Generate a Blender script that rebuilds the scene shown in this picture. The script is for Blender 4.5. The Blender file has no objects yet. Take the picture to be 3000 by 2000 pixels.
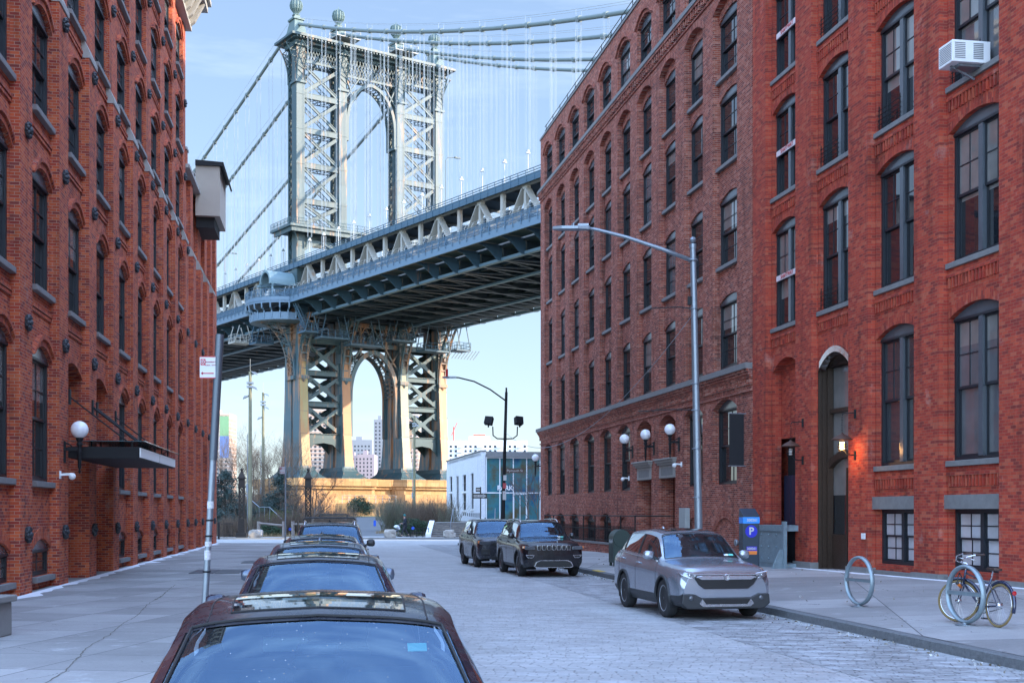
import bpy, bmesh, math, random
from mathutils import Vector, Matrix, noise as mnoise
random.seed(7)
PI = math.pi
C = bpy.context.scene.collection
scene = bpy.context.scene
# ------------------------------------------------------------------ camera
H = 2.0            # eye height
F = 3700.0         # focal length in pixels of the 3000 px wide picture
cam_d = bpy.data.cameras.new('camera'); cam = bpy.data.objects.new('camera', cam_d); C.objects.link(cam)
cam.location = (0, 0, H); cam.rotation_euler = (PI/2, 0, 0)
cam_d.sensor_width = 36; cam_d.lens = F/3000*36; cam_d.shift_y = 500/3000
cam_d.clip_end = 6000; cam_d.clip_start = 0.1
scene.camera = cam
# ------------------------------------------------------------------ sky, sun, exposure
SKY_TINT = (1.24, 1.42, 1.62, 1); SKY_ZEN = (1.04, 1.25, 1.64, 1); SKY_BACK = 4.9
SUN = Vector((0.965, -0.263, 0)).normalized(); EL = math.radians(23.5)
w = bpy.data.worlds.new('World'); scene.world = w; w.use_nodes = True
nt = w.node_tree; nt.nodes.clear()
wo = nt.nodes.new('ShaderNodeOutputWorld'); bg = nt.nodes.new('ShaderNodeBackground'); sky = nt.nodes.new('ShaderNodeTexSky')
sky.sky_type = 'NISHITA'; sky.sun_disc = False; sky.sun_elevation = EL
sky.sun_rotation = math.atan2(SUN.x, SUN.y); sky.air_density = 1.0; sky.dust_density = 0.6; sky.ozone_density = 1.6
bg.inputs[1].default_value = 0.15
# thin cirrus streaks high in the sky, seen by every ray alike
tcw = nt.nodes.new('ShaderNodeTexCoord'); mpw = nt.nodes.new('ShaderNodeMapping'); mpw.inputs['Scale'].default_value = (1.2, 1.2, 7.0); mpw.inputs['Rotation'].default_value = (0.5, 0.45, 0)
nzw = nt.nodes.new('ShaderNodeTexNoise'); nzw.inputs['Scale'].default_value = 2.2; nzw.inputs['Detail'].default_value = 6; nzw.inputs['Roughness'].default_value = 0.6
rpw = nt.nodes.new('ShaderNodeValToRGB'); rpw.color_ramp.elements[0].position = 0.49; rpw.color_ramp.elements[1].position = 0.74
rpw.color_ramp.elements[0].color = (0, 0, 0, 1); rpw.color_ramp.elements[1].color = (0.42, 0.42, 0.42, 1)
mxw = nt.nodes.new('ShaderNodeMix'); mxw.data_type = 'RGBA'; mxw.inputs[7].default_value = (3.6, 4.2, 4.8, 1)
nt.links.new(tcw.outputs['Generated'], mpw.inputs[0]); nt.links.new(mpw.outputs[0], nzw.inputs[0]); nt.links.new(nzw.outputs[0], rpw.inputs[0])
gmw = nt.nodes.new('ShaderNodeGamma'); gmw.inputs[1].default_value = 0.5
tnw = nt.nodes.new('ShaderNodeMix'); tnw.data_type = 'RGBA'; tnw.blend_type = 'MULTIPLY'; tnw.inputs[0].default_value = 1; tnw.inputs[7].default_value = SKY_TINT
# added fill: sky brightened overhead and behind the viewer to light the street
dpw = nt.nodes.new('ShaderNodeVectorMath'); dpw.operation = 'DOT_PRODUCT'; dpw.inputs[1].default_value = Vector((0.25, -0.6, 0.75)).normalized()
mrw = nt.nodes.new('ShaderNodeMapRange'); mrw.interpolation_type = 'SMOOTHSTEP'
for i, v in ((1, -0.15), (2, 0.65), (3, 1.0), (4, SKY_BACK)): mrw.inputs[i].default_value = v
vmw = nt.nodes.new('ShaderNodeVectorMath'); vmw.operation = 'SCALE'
nt.links.new(tcw.outputs['Generated'], mpw.inputs[0]); nt.links.new(mpw.outputs[0], nzw.inputs[0]); nt.links.new(nzw.outputs[0], rpw.inputs[0])
# deeper blue towards the zenith
sxw = nt.nodes.new('ShaderNodeSeparateXYZ'); zmw = nt.nodes.new('ShaderNodeMapRange'); zmw.inputs[1].default_value = 0.04; zmw.inputs[2].default_value = 0.6
zcw = nt.nodes.new('ShaderNodeMix'); zcw.data_type = 'RGBA'; zcw.inputs[6].default_value = SKY_TINT; zcw.inputs[7].default_value = SKY_ZEN
nt.links.new(tcw.outputs['Generated'], sxw.inputs[0]); nt.links.new(sxw.outputs[2], zmw.inputs[0]); nt.links.new(zmw.outputs[0], zcw.inputs[0]); nt.links.new(zcw.outputs[2], tnw.inputs[7])
nt.links.new(sky.outputs[0], gmw.inputs[0]); nt.links.new(gmw.outputs[0], tnw.inputs[6])
nt.links.new(rpw.outputs[0], mxw.inputs[0]); nt.links.new(tnw.outputs[2], mxw.inputs[6]); nt.links.new(mxw.outputs[2], vmw.inputs[0])
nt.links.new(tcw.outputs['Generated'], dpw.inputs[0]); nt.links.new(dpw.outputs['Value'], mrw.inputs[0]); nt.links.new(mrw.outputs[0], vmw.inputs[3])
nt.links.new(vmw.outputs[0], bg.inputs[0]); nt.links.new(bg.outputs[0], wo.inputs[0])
sd = bpy.data.lights.new('sun', 'SUN'); sun = bpy.data.objects.new('sun', sd); C.objects.link(sun)
sd.energy = 4.4; sd.angle = math.radians(0.5); sd.color = (1.0, 0.84, 0.63)
dirv = Vector((SUN.x*math.cos(EL), SUN.y*math.cos(EL), math.sin(EL)))
sun.rotation_euler = dirv.to_track_quat('Z', 'Y').to_euler(); sun.location = (60, -20, 60)
scene.view_settings.view_transform = 'Standard'; scene.view_settings.look = 'None'; scene.view_settings.gamma = 1
scene.view_settings.exposure = 1.15

# ------------------------------------------------------------------ placing helpers
def px(x, y, d):                       # a point seen at source pixel x, y when it is d metres away
    return Vector(((x-1500)/F*d, d, H-(y-1500)/F*d))
AR = math.atan(0.1851); AL = math.atan(0.1438); XR = 16.0; XL = -6.85
KR = 1/math.cos(AR); KL = 1/math.cos(AL)

# ------------------------------------------------------------------ mesh builder
class MB:
    def __init__(s): s.v = []; s.f = []; s.m = []; s.T = None; s.mi = 0
    def vt(s, p):
        p = Vector(p)
        if s.T is not None: p = s.T @ p
        s.v.append(p); return len(s.v)-1
    def face(s, idx): s.f.append(tuple(idx)); s.m.append(s.mi)
    def poly(s, pts): s.face([s.vt(p) for p in pts])
    def box(s, x0, x1, y0, y1, z0, z1):
        b = len(s.v)
        for x in (x0, x1):
            for y in (y0, y1):
                for z in (z0, z1): s.vt((x, y, z))
        for q in ((0,1,3,2),(4,6,7,5),(0,4,5,1),(2,3,7,6),(0,2,6,4),(1,5,7,3)): s.face([b+i for i in q])
    def beam(s, p0, p1, wa, wb, up=(0,0,1)):
        p0 = Vector(p0); p1 = Vector(p1); d = p1-p0
        if d.length < 1e-6: return
        d.normalize(); up = Vector(up)
        if abs(d.dot(up)) > 0.98: up = Vector((1,0,0))
        a = d.cross(up).normalized(); b2 = a.cross(d).normalized(); b = len(s.v)
        for p in (p0, p1):
            for i, j in ((-1,-1),(1,-1),(1,1),(-1,1)): s.vt(p+a*(i*wa/2)+b2*(j*wb/2))
        for q in ((0,1,2,3),(7,6,5,4),(0,4,5,1),(1,5,6,2),(2,6,7,3),(3,7,4,0)): s.face([b+i for i in q])
    def tube(s, pts, r, n=6, caps=True, r1=None):
        pts = [Vector(p) for p in pts]; N = len(pts); rings = []
        ref = None
        for i, p in enumerate(pts):
            d = (pts[min(i+1, N-1)]-pts[max(i-1, 0)])
            if d.length < 1e-9: d = Vector((0,0,1))
            d.normalize()
            if ref is None:
                ref = Vector((0,0,1)) if abs(d.z) < .9 else Vector((1,0,0))
            a = d.cross(ref)
            if a.length < 1e-4: a = d.cross(Vector((0,1,0)))
            a.normalize(); b = a.cross(d).normalized(); ref = b
            rr = r if r1 is None else r+(r1-r)*i/(N-1)
            if isinstance(r, (list, tuple)): rr = r[i]
            rings.append([s.vt(p+a*(rr*math.cos(2*PI*k/n))+b*(rr*math.sin(2*PI*k/n))) for k in range(n)])
        for i in range(N-1):
            for k in range(n):
                s.face((rings[i][k], rings[i][(k+1) % n], rings[i+1][(k+1) % n], rings[i+1][k]))
        if caps: s.face(rings[0][::-1]); s.face(rings[-1])
    def cyl(s, c, r, h, n=16, r1=None): s.tube([c, (c[0], c[1], c[2]+h)], r, n, True, r1)
    def lathe(s, prof, c=(0,0,0), n=16, axis='z'):
        c = Vector(c); rings = []
        for r, h in prof:
            ring = []
            for k in range(n):
                a = 2*PI*k/n; u, v2 = r*math.cos(a), r*math.sin(a)
                q = (u, v2, h) if axis == 'z' else ((h, u, v2) if axis == 'x' else (u, h, v2))
                ring.append(s.vt(c+Vector(q)))
            rings.append(ring)
        for i in range(len(rings)-1):
            for k in range(n): s.face((rings[i][k], rings[i][(k+1) % n], rings[i+1][(k+1) % n], rings[i+1][k]))
        s.face(rings[0][::-1]); s.face(rings[-1])
    def ball(s, c, r, n=16, sq=1.0):
        s.lathe([(max(r*math.sin(PI*i/(n//2)), 1e-4), -r*sq*math.cos(PI*i/(n//2))) for i in range(n//2+1)], c, n)
    def prism(s, pts, x0, x1):          # polygon (y, z) extruded along x
        a = [s.vt((x0, p[0], p[1])) for p in pts]; b = [s.vt((x1, p[0], p[1])) for p in pts]; n = len(pts)
        s.face(a[::-1]); s.face(b)
        for i in range(n): s.face((a[i], a[(i+1) % n], b[(i+1) % n], b[i]))
    def prismz(s, pts, z0, z1):
        a = [s.vt((p[0], p[1], z0)) for p in pts]; b = [s.vt((p[0], p[1], z1)) for p in pts]; n = len(pts)
        s.face(a[::-1]); s.face(b)
        for i in range(n): s.face((a[i], a[(i+1) % n], b[(i+1) % n], b[i]))
    def prismy(s, pts, y0, y1):         # polygon (x, z) extruded along y
        a = [s.vt((p[0], y0, p[1])) for p in pts]; b = [s.vt((p[0], y1, p[1])) for p in pts]; n = len(pts)
        s.face(a[::-1]); s.face(b)
        for i in range(n): s.face((a[i], a[(i+1) % n], b[(i+1) % n], b[i]))
    def torus(s, c, R, r, n=32, m=8, axis=(0,1,0), arc=(0, 2*PI), sq=1.0):
        ax = Vector(axis).normalized(); ref = Vector((0,0,1)) if abs(ax.z) < .9 else Vector((1,0,0))
        e1 = ax.cross(ref).normalized(); e2 = e1.cross(ax).normalized(); c = Vector(c); rings = []
        full = abs(arc[1]-arc[0]-2*PI) < 1e-6
        for i in range(n if full else n+1):
            t = arc[0]+(arc[1]-arc[0])*i/n; d = e1*math.cos(t)+e2*math.sin(t)
            rings.append([s.vt(c+d*(R+r*math.cos(2*PI*k/m))+ax*(r*sq*math.sin(2*PI*k/m))) for k in range(m)])
        L = len(rings)
        for i in range(L if full else L-1):
            for k in range(m): s.face((rings[i][k], rings[(i+1) % L][k], rings[(i+1) % L][(k+1) % m], rings[i][(k+1) % m]))
        if not full: s.face(rings[0][::-1]); s.face(rings[-1])
    def build(s, name, mats, parent=None, smooth=False, bevel=0, recalc=True, auto=None):
        me = bpy.data.meshes.new(name)
        me.from_pydata([tuple(p) for p in s.v], [], s.f)
        if not isinstance(mats, (list, tuple)): mats = [mats]
        for m in mats: me.materials.append(m)
        if len(mats) > 1: me.polygons.foreach_set('material_index', s.m)
        if recalc and s.f:
            bm = bmesh.new(); bm.from_mesh(me); bmesh.ops.recalc_face_normals(bm, faces=bm.faces); bm.to_mesh(me); bm.free()
        if smooth:
            me.polygons.foreach_set('use_smooth', [True]*len(me.polygons))
            if auto is not None: me.set_sharp_from_angle(angle=math.radians(auto))
        me.update()
        o = bpy.data.objects.new(name, me); C.objects.link(o)
        if parent is not None: o.parent = parent
        if bevel:
            b = o.modifiers.new('bevel', 'BEVEL'); b.width = bevel; b.segments = 2; b.limit_method = 'ANGLE'
        return o

def tag(o, label=None, cat=None, group=None, kind=None):
    if label: o['label'] = label
    if cat: o['category'] = cat
    if group: o['group'] = group
    if kind: o['kind'] = kind
    return o
def empty(name, loc=(0,0,0), rz=0, label=None, cat=None, group=None):
    o = bpy.data.objects.new(name, None); C.objects.link(o); o.location = loc; o.rotation_euler = (0, 0, rz)
    o.empty_display_size = 0.3
    return tag(o, label, cat, group)
def copy_tree(o, parent=None, top=True):
    c = o.copy(); C.objects.link(c)
    if not top: c.parent = parent
    for ch in list(o.children): copy_tree(ch, c, False)
    return c
def place(o, loc, rz=None):
    o.location = loc
    if rz is not None: o.rotation_euler = (0, 0, rz)
    return o

# ------------------------------------------------------------------ materials
def newmat(name):
    m = bpy.data.materials.new(name); m.use_nodes = True; n = m.node_tree
    b = n.nodes['Principled BSDF']
    return m, n, b
def L(n, a, b): n.links.new(a, b)
def nd(n, t, **kw):
    x = n.nodes.new(t)
    for k, v in kw.items(): setattr(x, k, v)
    return x
def math_n(n, op, a, b=None, c=None):
    x = n.nodes.new('ShaderNodeMath'); x.operation = op
    for i, v in enumerate((a, b, c)):
        if v is None: continue
        if isinstance(v, (int, float)): x.inputs[i].default_value = v
        else: n.links.new(v, x.inputs[i])
    return x.outputs[0]
def mixc(n, fac, a, b, mode='MIX'):
    x = n.nodes.new('ShaderNodeMix'); x.data_type = 'RGBA'; x.blend_type = mode
    for i, v in ((0, fac), (6, a), (7, b)):
        if isinstance(v, (int, float)): x.inputs[i].default_value = v
        elif isinstance(v, tuple): x.inputs[i].default_value = v if len(v) == 4 else (*v, 1)
        else: n.links.new(v, x.inputs[i])
    return x.outputs[2]
def noise_n(n, scale, detail=4, rough=.55, vec=None, dist=0):
    x = n.nodes.new('ShaderNodeTexNoise'); x.inputs['Scale'].default_value = scale; x.inputs['Detail'].default_value = detail
    x.inputs['Roughness'].default_value = rough; x.inputs['Distortion'].default_value = dist
    if vec is not None: n.links.new(vec, x.inputs['Vector'])
    return x.outputs[0]
def ramp_n(n, fac, stops):
    x = n.nodes.new('ShaderNodeValToRGB'); r = x.color_ramp
    while len(r.elements) < len(stops): r.elements.new(0.5)
    for e, (p, c) in zip(r.elements, stops): e.position = p; e.color = (*c, 1) if len(c) == 3 else c
    n.links.new(fac, x.inputs[0]); return x.outputs[0]
def plain(name, col, rough=.6, metal=0.0, var=0.15, scale=6, bump=0.0, bscale=40, spec=None, coat=0, world=False):
    m, n, b = newmat(name)
    tc = nd(n, 'ShaderNodeTexCoord'); v = tc.outputs['Object']
    f = noise_n(n, scale, 5, .6, v)
    f2 = math_n(n, 'MULTIPLY_ADD', f, 2*var, 1-var)
    col4 = (*col, 1)
    x = mixc(n, 1.0, col4, f2, 'MULTIPLY'); L(n, x, b.inputs['Base Color'])
    r = math_n(n, 'MULTIPLY_ADD', f, .25, rough-.12); L(n, r, b.inputs['Roughness'])
    b.inputs['Metallic'].default_value = metal
    if spec is not None: b.inputs['Specular IOR Level'].default_value = spec
    if coat: b.inputs['Coat Weight'].default_value = coat; b.inputs['Coat Roughness'].default_value = .03
    if bump:
        bn = nd(n, 'ShaderNodeBump'); bn.inputs['Strength'].default_value = bump; bn.inputs['Distance'].default_value = .02
        L(n, noise_n(n, bscale, 4, .6, v), bn.inputs['Height']); L(n, bn.outputs[0], b.inputs['Normal'])
    return m
def brick(name, tones, mortar, bw=.215, bh=.072, mt=.011, stain=.25, swap=False, rough=.85, bump=.35, soot=(.02,.012,.01)):
    m, n, b = newmat(name)
    tc = nd(n, 'ShaderNodeTexCoord'); sp = nd(n, 'ShaderNodeSeparateXYZ'); L(n, tc.outputs['Object'], sp.inputs[0])
    u = math_n(n, 'ADD', sp.outputs[0], sp.outputs[1]); vv = sp.outputs[2]
    if swap: u, vv = vv, u
    rowf = math_n(n, 'DIVIDE', vv, bh); row = math_n(n, 'FLOOR', rowf)
    sh = math_n(n, 'MULTIPLY', math_n(n, 'MODULO', row, 2), .5)
    colf = math_n(n, 'ADD', math_n(n, 'DIVIDE', u, bw), sh); col = math_n(n, 'FLOOR', colf)
    cb = nd(n, 'ShaderNodeCombineXYZ'); L(n, col, cb.inputs[0]); L(n, row, cb.inputs[1])
    wn = nd(n, 'ShaderNodeTexWhiteNoise', noise_dimensions='2D'); L(n, cb.outputs[0], wn.inputs['Vector'])
    k = len(tones); stops = [(i/(k), t) for i, t in enumerate(tones)]
    base = ramp_n(n, wn.outputs['Value'], stops)
    base.node.color_ramp.interpolation = 'CONSTANT'
    fr = math_n(n, 'FRACT', rowf); fc = math_n(n, 'FRACT', colf)
    mm = math_n(n, 'MAXIMUM', math_n(n, 'LESS_THAN', fr, mt/bh), math_n(n, 'LESS_THAN', fc, mt/bw))
    big = noise_n(n, .35, 5, .6, tc.outputs['Object']); fine = noise_n(n, 9, 4, .6, tc.outputs['Object'])
    st = math_n(n, 'MULTIPLY_ADD', big, 2*stain, 1-stain); st = math_n(n, 'MULTIPLY', st, math_n(n, 'MULTIPLY_ADD', fine, .5, .75))
    base = mixc(n, 1.0, base, st, 'MULTIPLY')
    mo = mixc(n, 1.0, (*mortar, 1), st, 'MULTIPLY')
    c = mixc(n, mm, base, mo)
    # sooty streaks and pale salt patches have their own shapes
    mp = nd(n, 'ShaderNodeMapping'); mp.inputs['Scale'].default_value = (1.4, 1.4, .22); L(n, tc.outputs['Object'], mp.inputs[0])
    s1 = noise_n(n, 1.3, 6, .65, mp.outputs[0]); sf = ramp_n(n, s1, [(.52, (0,0,0)), (.74, (.6,.6,.6))])
    c = mixc(n, sf, c, (*soot, 1))
    s2 = noise_n(n, 1.1, 6, .7, tc.outputs['Object']); pf = ramp_n(n, s2, [(.60, (0,0,0)), (.76, (.38,.38,.38))])
    c = mixc(n, pf, c, (.55,.42,.36,1))
    L(n, c, b.inputs['Base Color']); b.inputs['Roughness'].default_value = rough; b.inputs['Specular IOR Level'].default_value = .25
    bn = nd(n, 'ShaderNodeBump'); bn.inputs['Strength'].default_value = bump; bn.inputs['Distance'].default_value = .008
    hh = math_n(n, 'SUBTRACT', math_n(n, 'MULTIPLY_ADD', fine, .5, wn.outputs['Value']), math_n(n, 'MULTIPLY', mm, 1.5))
    L(n, hh, bn.inputs['Height']); L(n, bn.outputs[0], b.inputs['Normal'])
    return m
RED_T = [(.42,.058,.032), (.36,.048,.03), (.47,.080,.042), (.34,.044,.028), (.44,.066,.035), (.39,.055,.033), (.31,.042,.03), (.44,.10,.055), (.24,.04,.03)]
M_red = brick('red_brick', RED_T, (.31,.11,.075), stain=.3)
M_reds = brick('red_brick_soldier', RED_T, (.33,.10,.065), stain=.15, swap=True)
LEFT_T = [tuple(v*k for v, k in zip(t, (.86,.80,.90))) for t in [(.47,.085,.030), (.55,.12,.038), (.40,.065,.03), (.44,.09,.034), (.57,.14,.046), (.31,.05,.03), (.50,.10,.034), (.24,.05,.035)]]
M_left = brick('orange_brick', LEFT_T, (.38,.24,.18), stain=.3)
M_lefts = brick('orange_brick_soldier', LEFT_T, (.36,.2,.15), stain=.3, swap=True)
BR_T = [(.285,.070,.043), (.34,.092,.056), (.22,.050,.036), (.38,.115,.077), (.26,.068,.048), (.165,.043,.035), (.42,.155,.11), (.31,.069,.041)]
M_brown = brick('brown_brick', BR_T, (.36,.28,.23), stain=.25)
M_browns = brick('brown_brick_soldier', BR_T, (.30,.2,.16), stain=.25, swap=True)
M_whiteb = brick('white_painted_brick', [(.74,.76,.78), (.70,.72,.75), (.77,.78,.8)], (.55,.57,.6), stain=.06, soot=(.55,.56,.58))
M_stone = plain('stone_sill', (.20,.20,.195), .75, var=.3, scale=5, bump=.3)
M_lstone = plain('light_stone', (.32,.31,.285), .75, var=.25, scale=5, bump=.3)
M_frame = plain('window_frame_paint', (.022,.026,.032), .42, var=.2, scale=4, spec=.35)
M_header = plain('window_header_paint', (.085,.10,.115), .22, var=.25, scale=2)
M_black = plain('black_iron', (.014,.015,.017), .6, var=.3, scale=12, spec=.25)
M_dark = plain('dark_void', (.012,.012,.014), .8, var=.2)
M_room = plain('room_dark', (.03,.028,.026), .9, var=.3)
M_galv = plain('galvanised_steel', (.25,.285,.32), .42, .6, var=.2, scale=9)
M_chrome = plain('chrome', (.75,.76,.78), .14, 1.0, var=.05)
M_rubber = plain('rubber', (.022,.022,.023), .75, var=.25, scale=20)
M_plastic = plain('black_plastic', (.025,.026,.028), .5, var=.15, scale=20)
M_concrete = plain('concrete', (.24,.24,.23), .85, var=.25, scale=3, bump=.3)
M_globe = plain('milk_glass_globe', (.86,.88,.9), .2, var=.03, coat=.5)
M_white = plain('white_paint', (.84,.85,.85), .45, var=.08)
def glass_win(name, lo=(.012,.016,.02), hi=(.12,.125,.13), thr=.78, ior=2.05):
    m, n, b = newmat(name)
    oi = nd(n, 'ShaderNodeObjectInfo'); tc = nd(n, 'ShaderNodeTexCoord')
    f = ramp_n(n, oi.outputs['Random'], [(thr, (0,0,0)), (thr+.04, (1,1,1))])
    nz = noise_n(n, 1.5, 3, .5, tc.outputs['Object'])
    # a roller blind pulled part way down in some windows
    sp = nd(n, 'ShaderNodeSeparateXYZ'); L(n, tc.outputs['Object'], sp.inputs[0])
    r2 = math_n(n, 'FRACT', math_n(n, 'MULTIPLY', oi.outputs['Random'], 37.3)); r3 = math_n(n, 'FRACT', math_n(n, 'MULTIPLY', oi.outputs['Random'], 91.7))
    bl = math_n(n, 'MULTIPLY', math_n(n, 'GREATER_THAN', sp.outputs[2], math_n(n, 'MULTIPLY_ADD', r2, 2.2, .9)), math_n(n, 'LESS_THAN', r3, .38))
    c = mixc(n, f, (*lo, 1), (*hi, 1)); c = mixc(n, bl, c, (.20,.195,.18,1)); c = mixc(n, 1.0, c, math_n(n, 'MULTIPLY_ADD', nz, .8, .6), 'MULTIPLY')
    L(n, c, b.inputs['Base Color']); b.inputs['Roughness'].default_value = .025; b.inputs['IOR'].default_value = ior
    bn = nd(n, 'ShaderNodeBump'); bn.inputs['Strength'].default_value = .035; bn.inputs['Distance'].default_value = .05
    L(n, noise_n(n, 1.1, 2, .5, tc.outputs['Object']), bn.inputs['Height']); L(n, bn.outputs[0], b.inputs['Normal'])
    return m
M_glass = glass_win('window_glass')
M_curt = glass_win('window_glass_with_blind', (.42,.44,.47), (.5,.5,.52), .5, 1.5)
# ------------------------------------------------------------------ ground, street, kerbs, pavements
def kerb_x(y): return 9.0-.16*y                        # right kerb line
def left_x(y, off): return off-.1438*y                 # lines parallel to the left facade
def right_x(y, off): return off-.1851*y
def sheet(name, rows, mat, zf, kind='structure', nx=1):
    mb = MB(); prev = None
    for y, xa, xb in rows:
        cur = [mb.vt((xa+(xb-xa)*i/nx, y, zf(xa+(xb-xa)*i/nx, y))) for i in range(nx+1)]
        if prev:
            for i in range(nx): mb.face((prev[i], prev[i+1], cur[i+1], cur[i]))
        prev = cur
    o = mb.build(name, mat, recalc=False); tag(o, kind=kind); return o

def ground_mat():
    m, n, b = newmat('far_ground'); tc = nd(n, 'ShaderNodeTexCoord')
    c = ramp_n(n, noise_n(n, .05, 6, .6, tc.outputs['Object']), [(.3, (.11,.11,.10)), (.7, (.17,.165,.15))])
    L(n, c, b.inputs['Base Color']); b.inputs['Roughness'].default_value = .9; return m
def cobble_mat(name, c1, c2, mort, bx=.24, by=.11, rough=.6, rot=0.0, salt=.35, amp=.6):
    m, n, b = newmat(name); tc = nd(n, 'ShaderNodeTexCoord'); mp = nd(n, 'ShaderNodeMapping'); mp.inputs['Rotation'].default_value = (0, 0, rot)
    L(n, tc.outputs['Object'], mp.inputs[0]); v = mp.outputs[0]
    # worn blocks are never ruled straight
    dn = nd(n, 'ShaderNodeTexNoise'); dn.inputs['Scale'].default_value = 2.5; L(n, v, dn.inputs['Vector'])
    ad = nd(n, 'ShaderNodeVectorMath', operation='MULTIPLY_ADD'); L(n, dn.outputs['Color'], ad.inputs[0]); ad.inputs[1].default_value = (.05,.05,0); L(n, v, ad.inputs[2])
    sp = nd(n, 'ShaderNodeSeparateXYZ'); L(n, ad.outputs[0], sp.inputs[0])
    rowf = math_n(n, 'DIVIDE', sp.outputs[1], by); row = math_n(n, 'FLOOR', rowf)
    wr = nd(n, 'ShaderNodeTexWhiteNoise', noise_dimensions='1D'); L(n, row, wr.inputs['W'])
    colf = math_n(n, 'ADD', math_n(n, 'DIVIDE', sp.outputs[0], bx), wr.outputs['Value']); col = math_n(n, 'FLOOR', colf)
    cb = nd(n, 'ShaderNodeCombineXYZ'); L(n, col, cb.inputs[0]); L(n, row, cb.inputs[1])
    wn = nd(n, 'ShaderNodeTexWhiteNoise', noise_dimensions='2D'); L(n, cb.outputs[0], wn.inputs['Vector'])
    fr = math_n(n, 'PINGPONG', rowf, .5); fc = math_n(n, 'PINGPONG', colf, .5)
    e = math_n(n, 'MINIMUM', math_n(n, 'MULTIPLY', fr, by), math_n(n, 'MULTIPLY', fc, bx))
    mm = ramp_n(n, math_n(n, 'MULTIPLY', e, 1/.02), [(.25, (1,1,1)), (.7, (0,0,0))])
    base = mixc(n, wn.outputs['Value'], (*c1, 1), (*c2, 1))
    big = noise_n(n, .45, 6, .65, tc.outputs['Object']); fin = noise_n(n, 14, 5, .7, tc.outputs['Object'])
    c = mixc(n, math_n(n, 'MULTIPLY', mm, amp), base, (*mort, 1))
    c = mixc(n, 1.0, c, math_n(n, 'MULTIPLY_ADD', big, .9, .55), 'MULTIPLY')
    c = mixc(n, 1.0, c, math_n(n, 'MULTIPLY_ADD', fin, .7, .65), 'MULTIPLY')
    mps = nd(n, 'ShaderNodeMapping'); mps.inputs['Scale'].default_value = (.5, 1.6, 1); L(n, v, mps.inputs[0])
    sn = noise_n(n, 2.2, 9, .78, mps.outputs[0]); sf = ramp_n(n, sn, [(.46, (0,0,0)), (.66, (salt,)*3)])
    c = mixc(n, sf, c, (.62,.64,.67,1))
    L(n, c, b.inputs['Base Color'])
    L(n, math_n(n, 'MULTIPLY_ADD', big, .35, rough-.18), b.inputs['Roughness'])
    bn = nd(n, 'ShaderNodeBump'); bn.inputs['Strength'].default_value = .7; bn.inputs['Distance'].default_value = .02
    hh = math_n(n, 'ADD', math_n(n, 'MULTIPLY', mm, -1.0), math_n(n, 'MULTIPLY_ADD', wn.outputs['Value'], .4, math_n(n, 'MULTIPLY', fin, .5)))
    L(n, hh, bn.inputs['Height']); L(n, bn.outputs[0], b.inputs['Normal']); return m
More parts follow.
